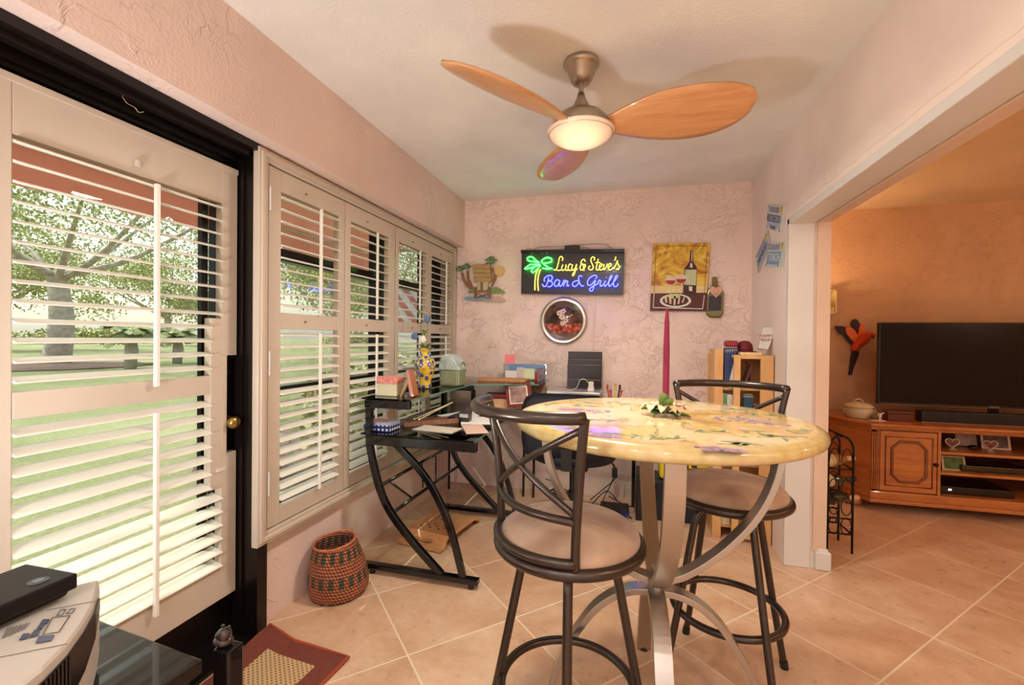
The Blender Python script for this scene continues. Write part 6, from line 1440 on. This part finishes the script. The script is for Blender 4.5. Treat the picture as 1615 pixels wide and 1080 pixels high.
mb = MB(); mb.lathe([(.100, .085), (.100, .092), (.075, .112), (.03, .124), (0, .126)], (1.73, 4.10, .645), 32); mb.tube([(1.73+.026*cos(t), 4.10, .645+.122+.024*sin(t)) for t in [pi*i/12 for i in range(13)]], .005, 8); mb.build('lid', CER, cs_)
for s_ in (-1, 1):
    mb = MB(); mb.tube([(1.73+s_*.088, 4.09, .645+.06), (1.73+s_*.112, 4.085, .645+.066), (1.73+s_*.112, 4.085, .645+.045), (1.73+s_*.088, 4.09, .645+.04)], .006, 8); mb.build('handle', CER, cs_)
dg = thing('dog_figurine', 'small brown and white sitting dog figurine on a white mat beside the casserole', 'figurine', (1.81, 4.0, .645))
mb = MB(); mb.lathe([(.055, 0), (.056, .004), (0, .006)], (1.80, 3.98, .6455), 20, sy=.7); mb.build('mat', M((214, 202, 190), .6, var=.1, key='lace_white'), dg)
mb = MB(); mb.smooth = True; mb.ball((1.785, 3.98, .675), .022, 12, (1.4, .8, .75)); mb.build('body', M((120, 84, 50), .5, key='dog_brown'), dg)
mb = MB(); mb.smooth = True; mb.ball((1.815, 3.975, .69), .018, 12, (.8, .8, 1.3)); mb.ball((1.83, 3.97, .705), .010, 10, (1.3, .8, .8)); mb.ball((1.812, 3.965, .662), .010, 8, (.7, .8, 1.6)); mb.build('chest', M((222, 208, 196), .5, key='dog_white'), dg)
mb = MB(); mb.smooth = True; mb.ball((1.822, 3.975, .714), .015, 12); mb.ball((1.812, 3.968, .705), .009, 8, (.6, .6, 1.5)); mb.build('head', M((70, 44, 34), .5, key='dog_dark'), dg)
wb = thing('wooden_box', 'small dark red wooden box on the cabinet beside the sound bar', 'box', (1.95, 4.03, .645))
RW = M((92, 30, 16), .35, var=.2, coat=.3, key='red_wood')
mb = MB(); mb.bbox((1.875, 3.99, .645), (2.035, 4.07, .698), .004); mb.build('box_body', RW, wb)
mb = MB(); mb.bbox((1.872, 3.987, .699), (2.038, 4.073, .722), .005); mb.build('lid', RW, wb)
# shelf contents
def hframe(label, px0, py0, px1, py1, y, body, pic, lean=.02):
    a, c = at(px0, py0, 1, y), at(px1, py1, 1, y); zb = [z for z in (.168, .318, .463)]; base = min(zb, key=lambda z: abs(z-c.z)); t = thing('photo_frame', label, 'photo frame', ((a.x+c.x)/2, y, base), 'picture frames on the cabinet shelves')
    h = a.z-c.z; Q = [Vector((a.x, y+lean, base+h)), Vector((c.x, y+lean, base+h)), Vector((c.x, y, base)), Vector((a.x, y, base))]
    mb = MB(); quadslab(mb, Q, .008); mb.build('frame', body, t); mb = MB(); quadslab(mb, Q, .001, .17, .001); mb.build('picture', pic, t); return t
SLF = M((196, 186, 176), .3, .6, key='silver_frame'); 
hframe('silver framed photo at the left of the top cabinet shelf', 1506, 688, 1545, 711, 4.10, BKG, M((190, 160, 150), .4, var=.3, vscale=20, key='pale_photo'))
hframe('silver framed wedding photo at the right of the top cabinet shelf', 1549, 689, 1595, 714, 4.08, SLF, M((110, 90, 84), .4, var=.6, vscale=20, key='dark_photo'))
hframe('cream framed green outdoor photo on the middle cabinet shelf', 1487, 722, 1524, 746, 3.95, M((206, 184, 140), .4, key='cream_frame'), M((84, 110, 50), .4, var=.6, vscale=24, key='green_photo'))
def hheart(label, px, py, y, s):
    c = at(px, py, 1, y); z = .463+s*1.15; t = thing('heart_frame', label, 'heart frame', (c.x, y, .463), 'heart frames on the top cabinet shelf')
    P_ = [Vector((c.x+s*16*sin(u)**3/16, y, z+s*(13*cos(u)-5*cos(2*u)-2*cos(3*u)-cos(4*u))/16*.95+.0)) for u in [2*pi*i/32 for i in range(32)]]
    mb = MB(); mb.tube(P_, .0045, 8, closed=True); mb.build('rim', SLF, t)
    n = len(P_); mb = MB(); mb.add([p+Vector((0, 0, 0)) for p in P_]+[p+Vector((0, .004, 0)) for p in P_], [tuple(range(n)), tuple(range(n, 2*n))[::-1]]+[(k_, (k_+1) % n, n+(k_+1) % n, n+k_) for k_ in range(n)]); mb.build('picture', M((120, 70, 60), .4, var=.6, vscale=40, key='heart_photo'), t)
    mb = MB(); mb.bbox((c.x-.02, y-.01, .463), (c.x+.02, y+.02, .470), .002); mb.build('foot', SLF, t)
hheart('silver heart shaped frame at the left end of the top cabinet shelf', 1502, 700, 3.98, .042)
hheart('silver heart shaped frame in front of the wedding photo', 1562, 702, 3.98, .042)
mb = MB(); c = at(1535, 712, 1, 4.0); mb.smooth = True; mb.ball((c.x, 4.0, .482), .030, 12, (1.1, 1, .6)); tag(mb.build('dark_ornament', BKG), 'small dark round ornament between the frames on the top cabinet shelf', 'ornament')
pl2 = thing('disc_player', 'slim glossy black disc player on the middle cabinet shelf', 'disc player', (2.5, 4.05, .318)); mb = MB(); mb.bbox((2.30, 3.93, .320), (2.72, 4.20, .362), .004); mb.build('body', M((18, 14, 16), .12, coat=.6, key='gloss_black'), pl2)
mb = MB(); mb.box((2.33, 3.928, .345), (2.40, 3.931, .349)); mb.box((2.52, 3.928, .330), (2.55, 3.931, .334)); mb.build('fascia_trim', M((110, 90, 90), .3, .6, key='fascia'), pl2)
rc = thing('cable_receiver', 'black cable receiver with a lit white display on the lowest cabinet shelf', 'receiver', (2.4, 4.05, .15)); mb = MB(); mb.bbox((2.16, 3.92, .152), (2.60, 4.20, .205), .004); mb.build('body', M((18, 13, 13), .3, key='receiver_black'), rc)
part_text('display_digits', '00', .022, rc, emis((220, 230, 255), 2.5, 'display_glow'), frame_mtx(Vector((2.225, 3.918, .183)), (1, 0, 0), (0, 0, 1)), .0003)
# parrot
pt = thing('parrot_plaque', 'carved orange and red flying parrot with dark wing tips on the tan wall', 'wall decoration', (1.87, 4.55, .95))
def bp(cx, cy): return at(1300+cx/6, 420+cy/6, 1, 4.53)
def carve(name, pts, y0, y1, mt, bev=.002):
    P_ = [bp(*q) for q in pts]; n = len(P_); mb = MB()
    mb.add([Vector((p.x, y0, p.z)) for p in P_]+[Vector((p.x, y1, p.z)) for p in P_], [tuple(range(n)), tuple(range(n, 2*n))[::-1]]+[(k_, (k_+1) % n, n+(k_+1) % n, n+k_) for k_ in range(n)]); return mb.build(name, mt, pt, bevel=.0015)
ORB = M((226, 110, 40), .45, var=.3, vscale=14, key='parrot_orange'); RDB = M((206, 62, 24), .45, var=.25, vscale=14, key='parrot_red'); DKW = M((48, 18, 20), .5, var=.2, key='parrot_dark')
carve('wing_feathers', [(105, 565), (150, 562), (205, 572), (260, 590), (200, 640), (250, 700), (295, 735), (275, 750), (225, 720), (180, 655), (165, 640), (140, 645), (150, 630), (120, 625), (135, 610), (105, 605), (125, 590), (100, 582)], 4.515, 4.535, DKW, .003)
carve('wing', [(195, 572), (245, 578), (275, 605), (300, 650), (320, 700), (295, 740), (250, 700), (200, 640), (190, 605)], 4.500, 4.53, ORB)
carve('wing_feathers', [(255, 545), (270, 510), (290, 495), (315, 510), (330, 540), (325, 600), (305, 640), (280, 600), (262, 575)], 4.52, 4.54, DKW, .003)
carve('wing', [(330, 540), (355, 560), (375, 600), (362, 650), (335, 665), (310, 650), (318, 600)], 4.505, 4.535, ORB)
carve('tail_feathers', [(270, 790), (320, 800), (322, 830), (300, 890), (275, 950), (256, 1028), (245, 1010), (232, 1030), (245, 950), (252, 870), (262, 820)], 4.515, 4.545, DKW, .004)
mb = MB(); mb.smooth = True; pth = [bp(x, y) for x, y in ((285, 800), (300, 750), (335, 710), (370, 680), (405, 655), (432, 648))]
mb.tube([Vector((p.x, 4.515, p.z)) for p in smoothpath(pth, 4)], lambda s_: .012+.034*sin(pi*min(1, s_*.85+.08)), 14); mb.build('body', RDB, pt)
mb = MB(); mb.smooth = True; p = bp(428, 650); mb.ball((p.x, 4.505, p.z), .024, 14); mb.build('head', RDB, pt)
mb = MB(); mb.smooth = True; p = bp(445, 657); mb.lathe([(0, .02), (.012, .012), (.014, 0), (.006, -.02), (0, -.024)], (p.x, 4.500, p.z), 12); mb.build('beak', M((60, 40, 34), .4, key='beak_dark'), pt)
# cubby shelf at left
q0 = at(1320.5, 457, 1, 4.45); q1 = at(1319, 495, 1, 4.45)
sh = thing('cubby_shelf', 'pale cream cubby shelf with a little drawer, partly hidden by the pier', 'wall shelf', (1.66, 4.5, q1.z))
mb = MB(); xx0, xx1, zz0, zz1 = 1.50, q0.x, q1.z, q0.z
mb.bbox((xx0, 4.45, zz0), (xx1, 4.55, zz0+.012), .002); mb.bbox((xx0, 4.45, zz1-.012), (xx1, 4.55, zz1), .002); mb.bbox((xx1-.012, 4.45, zz0), (xx1, 4.55, zz1), .002); mb.bbox((xx0, 4.45, zz0), (xx0+.012, 4.55, zz1), .002); mb.box((xx0, 4.545, zz0), (xx1, 4.552, zz1)); mb.build('carcass', M((232, 214, 150), .4, key='cubby_cream'), sh)
mb = MB(); mb.bbox((xx0+.014, 4.455, zz0+.013), (xx1-.014, 4.54, zz0+.065), .002); mb.build('drawer', M((226, 196, 120), .4, key='cubby_drawer'), sh)
dr2 = sh.children[-1]; mb = MB(); mb.lathe([(.004, 0), (.007, .006), (0, .012)], ((xx0+xx1)/2+.03, 4.455, zz0+.04), 10, AXY); mb.build('knob', BKG, dr2)
mb = MB(); mb.smooth = True; mb.ball((xx1-.055, 4.50, zz1+.022), .026, 12, (1.1, .8, .85)); mb.ball((xx1-.03, 4.49, zz1+.043), .014, 10); mb.ball((xx1-.022, 4.488, zz1+.052), .006, 8); tag(mb.build('pig_ornament', M((216, 150, 110), .4, key='pink_clay')), 'small pinkish clay animal ornament sitting on the cubby shelf', 'ornament')
# ---- wine rack
wr = thing('wine_rack', 'slim black wrought iron wine rack with arched ends just beyond the pier', 'wine rack', (1.20, 3.13, 0))
IR = M((26, 20, 20), .45, .5, var=.1, key='wrought_iron')
xa, xb, ya, yb2 = 1.135, 1.262, 3.04, 3.22
for y in (ya, yb2):
    c = (xa+xb)/2; r = (xb-xa)/2
    pth = [(xa, y, 0), (xa, y, .30), (xa, y, .55)]+[(c-cos(t)*r, y, .60+sin(t)*.085) for t in [pi*i/10 for i in range(11)]]+[(xb, y, .55), (xb, y, .30), (xb, y, 0)]
    MB().tube(pth, .0065, 8).build('end_frame', IR, wr)
    mb = MB()
    for z in (.11, .20, .49): mb.tube([(xa, y, z), (xb, y, z)], .005, 6)
    for z in (.155, .27, .38):
        for s_ in (-1, 1): mb.tube([(c+s_*r*.5+cos(t)*r*.42, y, z+sin(t)*.050) for t in [2*pi*i/16 for i in range(16)]], .003, 6, closed=True)
    for s_ in (-1, 1): mb.tube([(c+s_*r*.5+cos(t)*r*.42, y, .53+sin(t)*.08) for t in [pi*i/12 for i in range(13)]], .003, 6)
    mb.build('scrollwork', IR, wr)
mb = MB()
for z in (.11, .49): mb.tube([(xa, ya, z), (xa, yb2, z)], .005, 6); mb.tube([(xb, ya, z), (xb, yb2, z)], .005, 6)
mb.tube([((xa+xb)/2, ya-.03, .688), ((xa+xb)/2, yb2, .688)], .006, 8); mb.build('side_rail', IR, wr)
def wine(label, x0_, z, az, cork, glass_, lab):
    a = radians(az); d = Vector((cos(a), sin(a), .03)).normalized(); o = Vector((x0_, 3.13, z)); Rm = d.to_track_quat('Z', 'Y').to_matrix()
    t = thing('wine_bottle', label, 'bottle', tuple(o-Vector((0, 0, .035))), 'wine bottles in the iron rack')
    mb = MB(); mb.lathe([(0, -.13), (.034, -.13), (.036, -.12), (.036, .03), (.030, .06), (.014, .09), (.0125, .14), (.014, .145), (.014, .155), (0, .156)], o, 24, Rm); mb.build('glass_body', glass_, t)
    mb = MB(); mb.lathe([(.0365, -.09), (.0367, -.09), (.0367, 0), (.0365, 0)], o, 24, Rm); mb.build('paper_label', lab, t)
    mb = MB(); mb.lathe([(.0145, .10), (.0148, .105), (.0148, .160), (0, .161)], o, 16, Rm); mb.build('foil_cap', cork, t)
LB = M((214, 196, 150), .6, var=.1, key='bottle_paper'); DGL = M((26, 30, 18), .08, coat=.8, key='dark_bottle_glass'); AMB = M((150, 110, 60), .1, coat=.8, key='amber_bottle_glass'); CKM = M((206, 166, 116), .5, key='cork_foil')
wine('amber bottle with cream label, top of the iron rack', 1.185, .500+.02, 25, CKM, AMB, LB)
wine('dark bottle with cream label, middle of the iron rack', 1.18, .395, 20, DKW, DGL, LB)
wine('dark green bottle with tan foil neck, lowest in the iron rack', 1.185, .29, 12, CKM, DGL, M((30, 34, 22), .2, key='bare_label'))

# ================================================================ LIGHT
w = bpy.data.worlds.new('world'); SC.world = w; w.use_nodes = True; nt = w.node_tree; nt.nodes.clear()
out = nt.nodes.new('ShaderNodeOutputWorld'); bg = nt.nodes.new('ShaderNodeBackground'); sky = nt.nodes.new('ShaderNodeTexSky'); sky.sky_type = 'NISHITA'
sky.sun_disc = False; sky.sun_elevation = radians(48); sky.sun_rotation = radians(-70); sky.air_density = 1.3; sky.dust_density = 4.0; sky.ozone_density = 1.0; sky.sun_intensity = .5
mx = nt.nodes.new('ShaderNodeMix'); mx.data_type = 'RGBA'; mx.inputs[0].default_value = .35; mx.inputs[7].default_value = (7, 7, 7, 1); nt.links.new(sky.outputs[0], mx.inputs[6])
nt.links.new(mx.outputs[2], bg.inputs[0]); bg.inputs[1].default_value = WORLD_STR; nt.links.new(bg.outputs[0], out.inputs[0])
def light(name, kind, loc, energy, color, size=None, rot=None, **k):
    l = bpy.data.lights.new(name, kind); l.energy = energy; l.color = color
    if size is not None:
        if kind == 'AREA': l.size = size
        elif kind == 'SUN': l.angle = size
        else: l.shadow_soft_size = size
    for a, b_ in k.items(): setattr(l, a, b_)
    o = bpy.data.objects.new(name, l); COL.objects.link(o); o.location = loc
    if rot is not None: o.rotation_euler = rot
    return o
sun = light('sun', 'SUN', (-10, 0, 10), SUN_STR, (1, .95, .86), radians(.6))
sd = Vector((-.64, -.28, .78)).normalized(); sun.rotation_euler = sd.to_track_quat('Z', 'Y').to_euler()
light('fan_lamp', 'AREA', (FX, FY, ZC-.358), 20, (1, .90, .78), .17, shape='DISK')
# bulb in the fan bowl; unseen recessed downlights added as fill in both rooms
def downlight(x, y, e, col, sz=.14, ang=None, zc=ZC):
    t = thing('unseen_downlight', 'unseen recessed ceiling downlight added at %s' % ('the rear of the room' if x < XR else 'the television room ceiling'), 'downlight', (x, y, zc-.006), 'unseen recessed downlights')
    mb = MB(); mb.lathe([(.095, 0), (.095, -.006), (.075, -.008), (.070, -.002)], (x, y, zc-.004), 32); mb.build('unseen_trim_ring', WHITE, t)
    mb = MB(); mb.lathe([(.072, 0), (0, 0)], (x, y, zc-.006), 32); mb.build('diffuser', emis((255, 226, 190), 3.0, 'unseen_downlight_diffuser'), t)
    light('unseen_downlight_lamp', 'AREA', (x, y, zc-.012), e, col, sz, shape='DISK')
for x, y in ((-.7, -.9), (.2, -.9), (-.7, -2.2), (.2, -2.2)): downlight(x, y, ROOM_E, (.97, .98, 1))  # added behind the camera to brighten the room, all out of view
for x, y in ((1.9, .2), (3.6, .2), (4.4, 2.6), (1.9, -1.6), (3.4, -1.6)): downlight(x, y, TV_E, (1, .80, .58), zc=ZC-.004)
def torchiere(label, x, y, h, e, col, up_=True):
    t = thing('unseen_floor_lamp', label, 'floor lamp', (x, y, 0))
    mb = MB(); mb.lathe([(.13, 0), (.13, .015), (.02, .03), (0, .03)], (x, y, 0), 28); mb.build('base', BKG, t)
    mb = MB(); mb.cyl((x, y, .02), (x, y, h), .012, 14); mb.build('pole', BKG, t)
    mb = MB(); mb.lathe([(.03, h-.02), (.16, h+.10), (.165, h+.10), (.035, h-.03), (.03, h-.02)], (x, y, 0), 32); mb.build('unseen_lamp_shade', M((236, 222, 200), .5, key='unseen_lamp_bowl'), t)
    light('unseen_floor_lamp_bulb', 'POINT', (x, y, h+.09), e, col, .06)
torchiere('added uplighter floor lamp, unseen behind the camera side of the room', -.55, -1.1, 1.62, UP_E, (.96, .98, 1))  # unseen lamp added to brighten the ceiling
tl_ = thing('added_table_lamp', 'added open topped table lamp standing on the black lacquer table beside the door', 'table lamp', (-1.17, .10, .65))
mb = MB(); mb.lathe([(.05, 0), (.055, .01), (.02, .03), (.012, .05), (.012, .09), (0, .09)], (-1.17, .10, .65), 24); mb.build('base', BKG, tl_)
mb = MB(); mb.lathe([(.030, .08), (.085, .15), (.088, .15), (.034, .078), (.030, .08)], (-1.17, .10, .65), 28); mb.build('unseen_lamp_shade', M((60, 56, 52), .5, key='added_lamp_metal'), tl_)
light('added_table_lamp_bulb', 'POINT', (-1.17, .10, .79), TL_E, (.96, .98, 1), .09)  # added in place of sunlit door louvers, throws the fan's shadow on the ceiling
torchiere('uplighter floor lamp hidden behind the pier in the television room', 1.23, 4.28, 1.55, 14, (1, .74, .46))
torchiere('added uplighter floor lamp, unseen at the far side of the television room', 4.6, .6, 1.62, 40, (1, .76, .50))  # another out-of-view lamp, added as fill for this room
# the neon tubes' own light falls on the ceiling and the fan
SC.view_settings.view_transform = 'Standard'; SC.view_settings.look = 'None'; SC.view_settings.gamma = 1; SC.view_settings.exposure = EXPO
SC.view_settings.use_curve_mapping = False
SC.cycles.use_denoising = True
SC.cycles.max_bounces = 10; SC.cycles.transparent_max_bounces = 16; SC.cycles.diffuse_bounces = 5; SC.cycles.sample_clamp_indirect = 8
